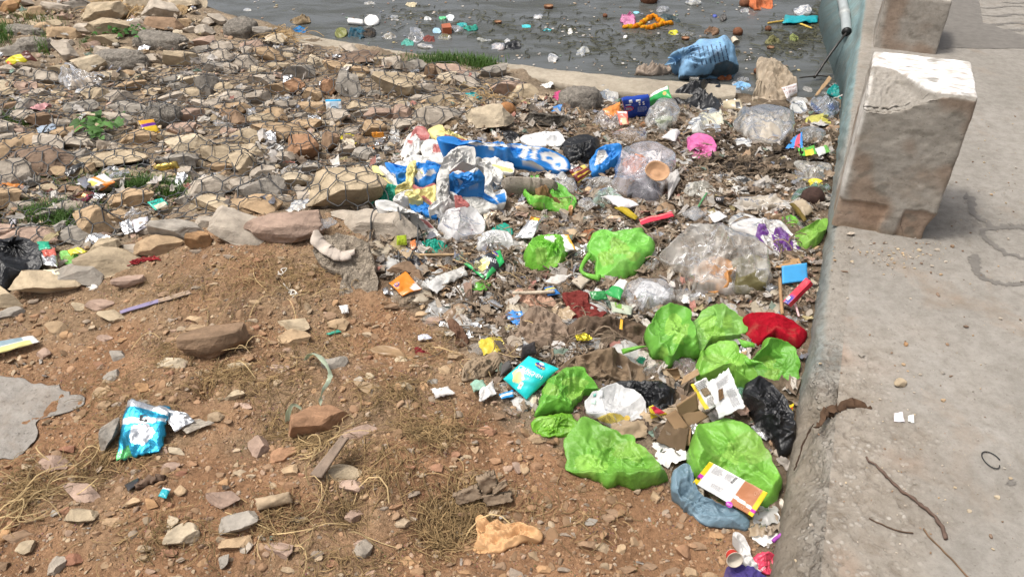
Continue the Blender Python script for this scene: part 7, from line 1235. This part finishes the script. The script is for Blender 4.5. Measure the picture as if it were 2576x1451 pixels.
for i, (x, y, w_, h_, c_) in enumerate(((2140, 588, 22, 14, 'pale'), (2143, 620, 16, 8, 'grey'), (2312, 628, 12, 10, 'sand'), (2357, 628, 16, 10, 'pale'), (2396, 618, 12, 10, 'brown'), (2290, 645, 9, 7, 'pale'), (2125, 680, 18, 7, 'dark'), (2265, 962, 36, 26, 'sand'), (2280, 862, 15, 11, 'orange'), (2168, 888, 16, 13, 'grey'), (2372, 1004, 12, 11, 'tan'), (2372, 934, 13, 10, 'grey'), (2430, 820, 14, 11, 'dark'), (2393, 942, 14, 6, 'dark'), (2360, 738, 18, 8, 'dark'), (2580 - 70, 1246, 14, 12, 'cream'), (2441, 1280, 13, 10, 'cream'), (2384, 862, 12, 8, 'brown'))):
    p = flat(x, y, WALK_Z + .004)[0]; s = mpp(p); o = bpy.data.objects.new('pebble', STONELIB[i % 12]); COL.objects.link(o); o.location = (p[0], p[1], float(walk_z(p[:1], p[1:2])[0]) - .001); o.scale = (w_ * s, h_ * s, h_ * s * .6); o.rotation_euler = (0, 0, i); o.color = (*PAL[c_], 1); STONES.append((o, x, y, w_, c_, 'pebble'))
# dry roots and straw on the dirt
def fibres(name, label, spots, seed, col=(.29, .20, .10), rmm=(.0006, .0013), lmin=.03, lmax=.10, lift=.012):
    rs = np.random.RandomState(seed); V, F, C = [], [], []
    for px, py, w_, h_, n_ in spots:
        n_ = int(n_ * .7) if n_ > 100 else n_
        B = P(rs.normal(0, .4, n_) * w_ + px, rs.normal(0, .4, n_) * h_ + py)
        for b in B:
            L_ = rs.uniform(lmin, lmax); a = rs.uniform(0, 6.28); cv = rs.normal(0, 2.2); r = rs.uniform(*rmm); m_ = 6; t = np.linspace(0, 1, m_); an = a + cv * t; st = np.stack([np.cos(an), np.sin(an)], 1) * L_ / m_; xy = b[:2] + np.cumsum(st, 0); z = np.maximum(hq(xy[:, 0], xy[:, 1]), WATER_Z) + .004 + rs.uniform(.001, lift) * (.4 + 1.2 * np.sin(t * 3.0 + rs.uniform(-.5, .6))).clip(.05); p = np.column_stack([xy, z]); nr = np.stack([-np.sin(an), np.cos(an), 0 * t], 1) * r; up = np.array([0, 0, r * 1.3]); k = len(V) * 18; V.append(np.stack([p - nr, p + up, p + nr], 1).reshape(-1, 3))
            j = np.arange(m_ - 1)[:, None] * 3 + k; F.append(np.concatenate([np.concatenate([j, j + 3, j + 4, j + 1], 1), np.concatenate([j + 1, j + 4, j + 5, j + 2], 1)])); C.append(np.tile(np.array(col) * rs.uniform(.5, 1.35), (3 * m_, 1)))
    return obj(name, build(name, np.concatenate(V), np.concatenate(F), np.concatenate(C)), 'fibre', kind='stuff', label=label)
fibres('dry_roots', 'dry brown grass roots matted over the bare dirt', [(250, 1170, 60, 60, 90), (60, 1250, 90, 60, 260), (110, 1200, 160, 50, 160), (780, 1110, 90, 40, 260), (720, 1085, 60, 30, 160), (640, 960, 200, 60, 300), (420, 900, 60, 40, 120), (560, 950, 90, 40, 160), (980, 985, 120, 50, 260), (1090, 1085, 120, 50, 460), (1180, 1290, 60, 90, 420), (1110, 1330, 70, 90, 420), (960, 1180, 140, 70, 240), (860, 1290, 80, 60, 140), (700, 1310, 90, 60, 180), (420, 1350, 200, 70, 180), (330, 1150, 120, 60, 160), (760, 700, 150, 60, 220), (640, 690, 160, 50, 120), (1090, 880, 120, 80, 160), (500, 740, 200, 60, 140), (800, 880, 160, 60, 160), (360, 1050, 150, 60, 140), (1400, 1300, 300, 100, 160), (900, 1430, 300, 40, 160), (300, 990, 160, 60, 120)], 1)
fibres('dry_straw', 'long pale straw stalks lying over the dirt', [(60, 1270, 60, 70, 34), (200, 1210, 120, 60, 14), (720, 1330, 60, 60, 10), (820, 1120, 80, 60, 12), (560, 880, 200, 80, 14), (700, 740, 120, 40, 12), (1250, 900, 120, 80, 10), (1200, 690, 120, 60, 14), (900, 1330, 200, 80, 10)], 2, (.46, .34, .18), (.0010, .0020), .08, .20, .03)
fibres('dry_straw', 'dry straw heaped at the shore in the upper left', [(330, 18, 120, 14, 260), (300, 30, 60, 10, 90), (700, 95, 60, 10, 80), (1230, 265, 60, 30, 60)], 3, (.38, .26, .13), (.0015, .003), .08, .25, .04)
scatter_w = np.random.RandomState(77); fx, fy = scatter_w.uniform(620, 2060, 900), scatter_w.uniform(-40, 190, 900); q = flat(fx, fy, WATER_Z + .003); k = (q[:, 1] > shore_y(q[:, 0]) + .06) & (q[:, 0] < wall_x(q[:, 1]) - .25) & (n2(q[:, 0], q[:, 1], 1.4, 31) > -.1); q = q[k]; n_ = len(q)
v_, f_ = LOW[0]; s_ = scatter_w.uniform(.008, .035, n_) ; obj('litter', build('litter', (v_[None] * s_[:, None, None] * [1, 1, .35] + q[:, None]).reshape(-1, 3), (f_[None] + (np.arange(n_) * len(v_))[:, None, None]).reshape(-1, 3), np.repeat(np.array(SC)[scatter_w.randint(0, len(SC), n_)], len(v_), 0), False), 'shred', kind='stuff', label='small pale flecks of litter floating on the water')
fibres('weed_strands', 'dark weed strands floating on the water', [(1400, 70, 330, 60, 240), (1120, 50, 260, 50, 140), (1750, 110, 200, 60, 160), (1560, 120, 260, 50, 140), (1980, 110, 80, 60, 240), (2040, 60, 40, 60, 200)], 4, (.07, .07, .045), (.002, .004), .05, .14, .002)
fibres('rotting_strands', 'brown and grey strands matted through the rubbish', [(1500, 620, 420, 130, 420), (1800, 430, 260, 90, 420), (1300, 720, 260, 110, 320), (1600, 330, 360, 70, 320), (1200, 650, 160, 80, 160), (1400, 880, 260, 90, 260), (1950, 640, 90, 160, 200), (1150, 330, 180, 80, 160)], 6, (.20, .15, .105), (.0012, .0035), .05, .16, .022)
# ---- more single stones
rs_ = random.Random(5)
def more_stones(poly, want, wm, kind, cols, sink, tall):
    n_ = 0; tries = 0
    while n_ < want and tries < 9000:
        tries += 1; x = rs_.uniform(-30, 1900); y = rs_.uniform(0, 1460)
        if not in1(x, y, poly): continue
        q = on(x, y); s = mpp(q); w_ = wm[0] / s + (wm[1] - wm[0]) / s * rs_.random() ** 1.7; h_ = w_ * rs_.uniform(.42, .8)
        if w_ < 9 or not free(x, y, w_, h_, (.62 if kind == 'rock' else .8) - .00004 * tries): continue
        if kept(x, y): continue
        cn = rs_.choice(cols); stone(x, y, w_, h_, cn, kind, sink=sink, tall=tall, col=None if kind == 'rock' else np.array(PAL[cn]) * .62 + np.array([.285, .18, .105]) * .38); n_ += 1
more_stones(ROCKZ, 200, (.11, .34), 'rock', ['sand', 'pale', 'tan', 'grey', 'pink', 'pale', 'sand', 'pale', 'pale', 'cream'], .16, .66)
more_stones(DIRTZ, 185, (.020, .055), 'stone', ['brown', 'tan', 'pink', 'sand', 'rust', 'brown', 'orange', 'grey', 'cream', 'red'], .3, .5)
# ---- single scraps: crumpled sheets and wads, shared meshes, own colour
SCRAPLIB = []
for k in range(18):
    nu, nv = 15, 12; u, v = [a.ravel() for a in np.meshgrid(np.linspace(-.5, .5, nu), np.linspace(-.5, .5, nv), indexing='ij')]; q = np.stack([u * 2.2, v * 2.2, 0 * u], 1); e = np.maximum(np.abs(u), np.abs(v)) * 2
    V = np.stack([u * (1 - .2 * np.abs(v)) + .07 * perlin(q * 3, k), v * .75 + .07 * perlin(q * 3 + 9, k), .30 * folds(q + k * 3, 5, 1., 2.6, k) + .12 * folds(q + k, 6, 3, 6, k + 30) + .14 * (1 - e)], 1); V[:, 2] -= V[:, 2].min(); me = build('scrap', V, gridF(nu, nv), shade((1, 1, 1), V, k, .1, 4)); me.materials.append(MAT[('packet', 'film_white', 'paper', 'film_clear', 'packet', 'foil')[k % 6]]); SCRAPLIB.append(me)
KIND = ('wrapper', 'plastic_scrap', 'paper_scrap', 'film_scrap', 'wrapper', 'foil_scrap'); CATS = dict(wrapper='wrapper', plastic_scrap='scrap', paper_scrap='paper', film_scrap='film', foil_scrap='foil')
SPAL = dict(white=(.66, .65, .62), cream=(.56, .48, .36), grey=(.36, .35, .33), brown=(.24, .165, .105), tan=(.42, .32, .21), red=(.45, .03, .04), teal=(.03, .34, .28), blue=(.05, .20, .50), yellow=(.58, .46, .05), green=(.12, .36, .05), pink=(.56, .28, .28), orange=(.55, .20, .04), black=(.03, .03, .03))
SCRAPS = []
def scraps(poly, want, wm, cols, lift, seed):
    r_ = random.Random(seed); n_ = 0; tries = 0
    while n_ < want and tries < 6000:
        tries += 1; x = r_.uniform(-20, 2120); y = r_.uniform(0, 1450)
        if not in1(x, y, poly): continue
        q = on(x, y)
        if q[0] > wall_x(q[1]) - .03 or kept(x, y) or any((x - a[1]) ** 2 + (y - a[2]) ** 2 < 190 for a in SCRAPS): continue
        s = mpp(q); w_ = max(r_.uniform(*wm), 11 * s); i = r_.randrange(18); cn = r_.choice(cols if i % 6 in (0, 4) else ['white', 'cream', 'grey', 'tan', 'white', 'brown']); cc = (.62, .62, .62) if i % 6 == 5 else SPAL[cn]
        if i % 6 == 5: cn = 'silver'
        o = bpy.data.objects.new(KIND[i % 6], SCRAPLIB[i]); COL.objects.link(o); o.location = (q[0], q[1], q[2] + lift - .004); o.scale = (w_, w_ * r_.uniform(.6, 1.1), w_ * r_.uniform(.5, .9)); o.rotation_euler = (r_.uniform(-.35, .35), r_.uniform(-.35, .35), r_.uniform(0, 6.28)); k = r_.uniform(.8, 1.15); o.color = (cc[0] * k, cc[1] * k, cc[2] * k, 1); SCRAPS.append((o, x, y, w_ / s, cn, KIND[i % 6])); n_ += 1
WADLIB = []
for k in range(10):
    n_, K_ = 44, 16; th = np.linspace(0, 2 * math.pi, n_, endpoint=False); rho = (np.arange(K_ + 1) / K_) ** .8; rim_ = 1 + .22 * perlin(np.column_stack([np.cos(th) * 1.4, np.sin(th) * 1.4, 0 * th + k]), k); q = np.column_stack([(rho[:, None] * np.cos(th) * rim_).ravel(), (rho[:, None] * np.sin(th) * rim_).ravel(), np.zeros(n_ * (K_ + 1))]); rr = np.repeat(rho, n_)
    d = .42 * np.clip(1 - rr ** 2.6, 0, 1) ** .6 * (1 + .4 * fbm(q * 1.2 + k, 2, k)) + .10 * folds(q + k, 6, 1, 2.6, k) * 2 * (1 - rr ** 6) + .10 * creases(q, 40, k + 7, .05) * (1 - rr ** 6) + .08 * creases(q, 60, k + 70, .03, .2, .1, .4, .6) * (1 - rr ** 6); V = np.column_stack([q[:, 0] * .5, q[:, 1] * .5, d * .5]); V = np.concatenate([V, np.column_stack([V[-n_:, :2] * .9, np.full(n_, -.06)])]); me = build('wad', V, gridF(K_ + 2, n_, wrap=True)[:, ::-1], shade((1, 1, 1), V, k, .1, 4)); me.materials.append(MAT[('film_white', 'film_clear', 'cloth', 'film_clear', 'film_white')[k % 5]]); WADLIB.append(me)
def wads(poly, want, wm, seed, ymax=1450):
    r_ = random.Random(seed); n_ = 0; tries = 0
    while n_ < want and tries < 5000:
        tries += 1; x = r_.uniform(930, 2110); y = r_.uniform(180, ymax)
        if not in1(x, y, poly): continue
        q = on(x, y)
        if q[0] > wall_x(q[1]) - .06 or kept(x, y) or any((x - a[1]) ** 2 + (y - a[2]) ** 2 < 700 for a in SCRAPS): continue
        s = mpp(q); w_ = r_.uniform(*wm); i = r_.randrange(10); kd = ('plastic_wad', 'film_wad', 'rag', 'film_wad', 'plastic_wad')[i % 5]; cn = r_.choice(['white', 'grey', 'cream', 'white']) if kd != 'rag' else r_.choice(['brown', 'tan', 'grey']); cc = SPAL[cn]; k = r_.uniform(.85, 1.15)
        o = bpy.data.objects.new(kd, WADLIB[i]); COL.objects.link(o); o.location = (q[0], q[1], q[2] - .004); o.scale = (w_, w_ * r_.uniform(.55, .9), w_ * r_.uniform(.5, .85)); o.rotation_euler = (r_.uniform(-.15, .15), r_.uniform(-.15, .15), r_.uniform(0, 6.28)); o.color = (cc[0] * k, cc[1] * k, cc[2] * k, 1); SCRAPS.append((o, x, y, w_ / s, cn, kd)); n_ += 1
CATS.update(plastic_wad='plastic', film_wad='film', rag='rag')
wads(RUB, 95, (.07, .17), 3, 900); wads(RUB, 20, (.06, .12), 4)
ALLC = ['white', 'white', 'white', 'cream', 'tan', 'red', 'teal', 'blue', 'yellow', 'green', 'pink', 'orange', 'brown', 'grey', 'black', 'white', 'cream', 'white', 'tan', 'cream', 'grey', 'brown', 'white', 'cream']
scraps(RUB, 190, (.035, .105), ALLC, .006, 1); scraps(ROCKZ, 60, (.05, .11), ALLC, .035, 2)
# ================================================================ THE WIRE NET OVER THE STONES
def wire_net():
    Vl, Fl, off = [], [], 0
    for o, *_ in STONES:
        if o.name.startswith('pebble'): continue
        me = o.data; v = np.empty(len(me.vertices) * 3, np.float32); me.vertices.foreach_get('co', v); v = v.reshape(-1, 3) * np.array(o.scale); Rm = np.array(o.rotation_euler.to_matrix()); Vl.append(v @ Rm.T + np.array(o.location)); Fl += [tuple(i + off for i in p.vertices) for p in me.polygons]; off += len(v)
    b = BVHTree.FromPolygons([tuple(p) for p in np.concatenate(Vl)], Fl)
    a = .047; dx, dy = a * 1.732, a * 1.5; reg = topoly(pts('-700,180 60,170 330,190 560,90 680,80 860,120 1010,140 1250,170 1300,200 1310,215 1230,300 1150,320 960,395 965,470 965,560 1070,590 1060,640 1010,625 900,600 700,570 520,610 300,640 60,680 -700,720'))
    nodes, edges = {}, set(); ca, sa = math.cos(.22), math.sin(.22)
    for j in range(-12, 110):
        for i in range(-118, 46):
            cx, cy = (i + .5 * (j % 2)) * dx, j * dy + 2.0
            vs_ = []
            for k in range(6):
                an = R(60 * k + 30); x, y = cx + a * math.cos(an), cy + a * math.sin(an); vs_.append((round(x * 400), round(y * 400)))
            wx, wy = cx * ca - (cy - 3) * sa, cx * sa + (cy - 3) * ca + 3
            if not in1(wx, wy, reg): continue
            if rs_.random() < .03: continue
            for k in range(6):
                for v in vs_: nodes.setdefault(v, None)
                edges.add(tuple(sorted((vs_[k], vs_[(k + 1) % 6]))))
    keys = list(nodes); idx = {k: i for i, k in enumerate(keys)}; X0 = np.array(keys, float) / 400; X = np.column_stack([X0[:, 0] * ca - (X0[:, 1] - 3) * sa, X0[:, 0] * sa + (X0[:, 1] - 3) * ca + 3]); X = X + .022 * np.stack([n2(X[:, 0], X[:, 1], 3.1, 5), n2(X[:, 0], X[:, 1], 3.1, 6)], 1) + .010 * np.stack([n2(X[:, 0], X[:, 1], 13, 7), n2(X[:, 0], X[:, 1], 13, 8)], 1)
    def top(x, y):
        h = b.ray_cast(Vector((x, y, 1.)), Vector((0, 0, -1))); g_ = ground_z(x, y) + .012; return max(h[0].z if h[0] else -9, g_) + .012
    E_ = np.array([[idx[p], idx[q]] for p, q in edges]); S_ = 3
    z = np.array([top(x, y) for x, y in X]); nb = [[] for _ in X]
    for p, q in E_: nb[p].append(q); nb[q].append(p)
    for _ in range(3): z = np.maximum(z, np.array([np.mean(z[n_]) - .006 if n_ else z[i] for i, n_ in enumerate(nb)]))
    V, F = [], []; r = .0026
    for p, q in E_:
        t = np.linspace(0, 1, S_ + 1); xy = X[p] * (1 - t)[:, None] + X[q] * t[:, None]; zz = z[p] * (1 - t) + z[q] * t; zz = np.maximum(zz - .004 * np.sin(t * math.pi), np.array([top(*c) for c in xy])); P3 = np.column_stack([xy, zz]); P3[1:-1] += np.random.RandomState(p).normal(0, .0015, (S_ - 1, 3)); d = P3[-1] - P3[0]; d /= np.linalg.norm(d) + 1e-9; s1 = np.cross(d, [0, 0, 1.]); s1 /= np.linalg.norm(s1) + 1e-9; s2 = np.cross(s1, d); k = len(V) * 3 * (S_ + 1)
        rr_ = r * (1.35 if abs(d[1]) > .8 else 1); V.append(np.stack([P3 + s1 * rr_, P3 - s1 * rr_ * .5 + s2 * rr_ * .87, P3 - s1 * rr_ * .5 - s2 * rr_ * .87], 1).reshape(-1, 3)); F.append(gridF(S_ + 1, 3, k, wrap=True))
    V = np.concatenate(V); o = solid('wire_net', V, np.concatenate(F), 'wire', col=shade((.085, .085, .085), V, 3, .3, 20), label='hexagonal wire net draped over the stones of the bank', cat='wire net'); return o, top
net, top_z = wire_net()
for i, (lb, s) in enumerate((('loose wire end curling up beside the grey slab', '1008,575 1005,555 1020,558 1032,570'), ('thick wire strand crossing the grey slab', '930,590 935,560 948,545 985,535'), ('broken wire loop hanging in front of the grey slab', '1055,560 1048,600 1030,640 1010,650 1000,620'), ('twisted wire strands along the upper stones', '205,252 250,225 300,215 345,212'), ('twisted wire seam across the left stones', '0,345 100,330 150,300 210,262'))):
    a_ = catmull(pts(s), 26, False); q = P(a_[:, 0], a_[:, 1], .05); q[:, 2] = np.array([top_z(x, y) for x, y in q[:, :2]]) + .006; q += np.stack([perlin(q * 18, i), perlin(q * 18, i + 5), np.abs(perlin(q * 18, i + 9))], 1) * .01; tube('wire', lb, 'wire', q, .0032, (.075, .075, .075), 'wire', ns=6)
# ================================================================ LABELS FOR THE MANY
LM = [(1335, 948, 'turquoise chip packet'), (1215, 665, 'black and green chip packet'), (1012, 710, 'torn orange chip packet'), (385, 1080, 'silver and blue foil bag'), (1270, 1340, 'peach cloth'), (1545, 1140, 'large crumpled green bag'), (1850, 1160, 'large green bag by the wrapper'), (1555, 645, 'flat green carrier bag'), (1370, 645, 'round tied green bag'), (1385, 500, 'torn green bag'), (1620, 430, 'big clear bag with the bowl'), (1800, 665, 'largest clear bag'), (1635, 740, 'clear whitish bag'), (1765, 372, 'pink carrier bag'), (1462, 375, 'black bag on the banner'), (1758, 240, 'black bag near the blue sack'), (1600, 262, 'dark blue packet'), (1925, 315, 'clear bag of whitish waste'), (2000, 685, 'bright blue square'), (1950, 835, 'dark red cloth'), (1455, 770, 'maroon cloth'), (1360, 820, 'taupe cloth'), (870, 660, 'pale concrete lump'), (880, 460, 'big wired boulder'), (955, 565, 'wired grey slab'), (1002, 215, 'sandy boulder near the ledge'), (800, 1062, 'brown boulder with leaf blade'), (546, 860, 'rounded brown boulder'), (820, 1150, 'weathered grey plank'), (1215, 1240, 'grey wood block'), (390, 750, 'purple ribbon'), (90, 1050, 'half buried grey slab'), (40, 660, 'black bag at the left edge'), (205, 190, 'clear bag of garlic'), (375, 320, 'orange and purple packet'), (240, 457, 'white and orange packet'), (245, 310, 'leafy green weed'), (420, 418, 'gold foil wrapper'), (875, 350, 'yellow bag under wire'), (1162, 570, 'white bag with pink contents'), (975, 490, 'teal bag by the banner'), (1275, 288, 'brown coconut on dirt'), (2040, 505, 'dark burnt coconut'), (2040, 430, 'puffed clear bag'), (1940, 600, 'purple printed sheet'), (1750, 1040, 'torn cardboard box'), (1840, 1400, 'red paper cup'), (1805, 500, 'black cup'), (100, 402, 'dark brown rock'), (300, 152, 'concrete lump slab'), (608, 72, 'concrete lump by the water'), (640, 1250, 'pale rotten log'), (330, 1220, 'black rubber flap'), (50, 870, 'vinyl strip at the left edge'), (2220, 600, 'concrete post'), (2300, 1240, 'bent branch')]
ORD = ['nearest', 'second nearest', 'third nearest', 'fourth nearest', 'fifth nearest', 'sixth nearest', 'seventh nearest', 'eighth nearest', 'ninth nearest', 'tenth nearest', 'eleventh nearest', 'twelfth nearest']
def auto_labels(items, nouns, cats, groups):
    B_ = {}
    for o, x, y, w_, cn, kd in items:
        best = min(LM, key=lambda l: (l[0] - x) ** 2 + (1.3 * (l[1] - y)) ** 2 + (1e6 if (l[0] - x) ** 2 + (l[1] - y) ** 2 < 60 else 0)); dx, dy = x - best[0], y - best[1]; wd = ('right of' if dx > 0 else 'left of') if abs(dx) > abs(dy) * 1.2 else ('in front of' if dy > 0 else 'behind'); sz = 'large ' if w_ > 85 else 'small ' if w_ < 26 else ''
        B_.setdefault((sz, cn, kd, wd, best[2]), []).append(((dx * dx + dy * dy), o))
    for (sz, cn, kd, wd, lm), L_ in B_.items():
        L_.sort(key=lambda t: t[0])
        for i, (_, o) in enumerate(L_):
            pre = '' if len(L_) == 1 else (ORD[i] + ' ' if i < len(ORD) else ''); tag(o, f'{pre}{sz}{cn} {nouns[kd]} {wd} the {lm}', cats[kd], groups[kd])
auto_labels(STONES, dict(rock='rock', stone='stone', concrete_lump='rough concrete lump', pebble='pebble'), dict(rock='rock', stone='stone', concrete_lump='concrete lump', pebble='pebble'), dict(rock='rocks under the wire net', stone='loose stones on the dirt', concrete_lump='rough concrete lumps', pebble='pebbles on the walkway'))
auto_labels(SCRAPS, dict(wrapper='crumpled wrapper', plastic_scrap='crumpled plastic scrap', paper_scrap='torn paper scrap', film_scrap='clear film scrap', foil_scrap='crumpled foil scrap', plastic_wad='crumpled plastic bag wad', film_wad='crumpled clear film wad', rag='dirty crumpled rag'), CATS, {k: 'scraps among the rubbish' for k in CATS})
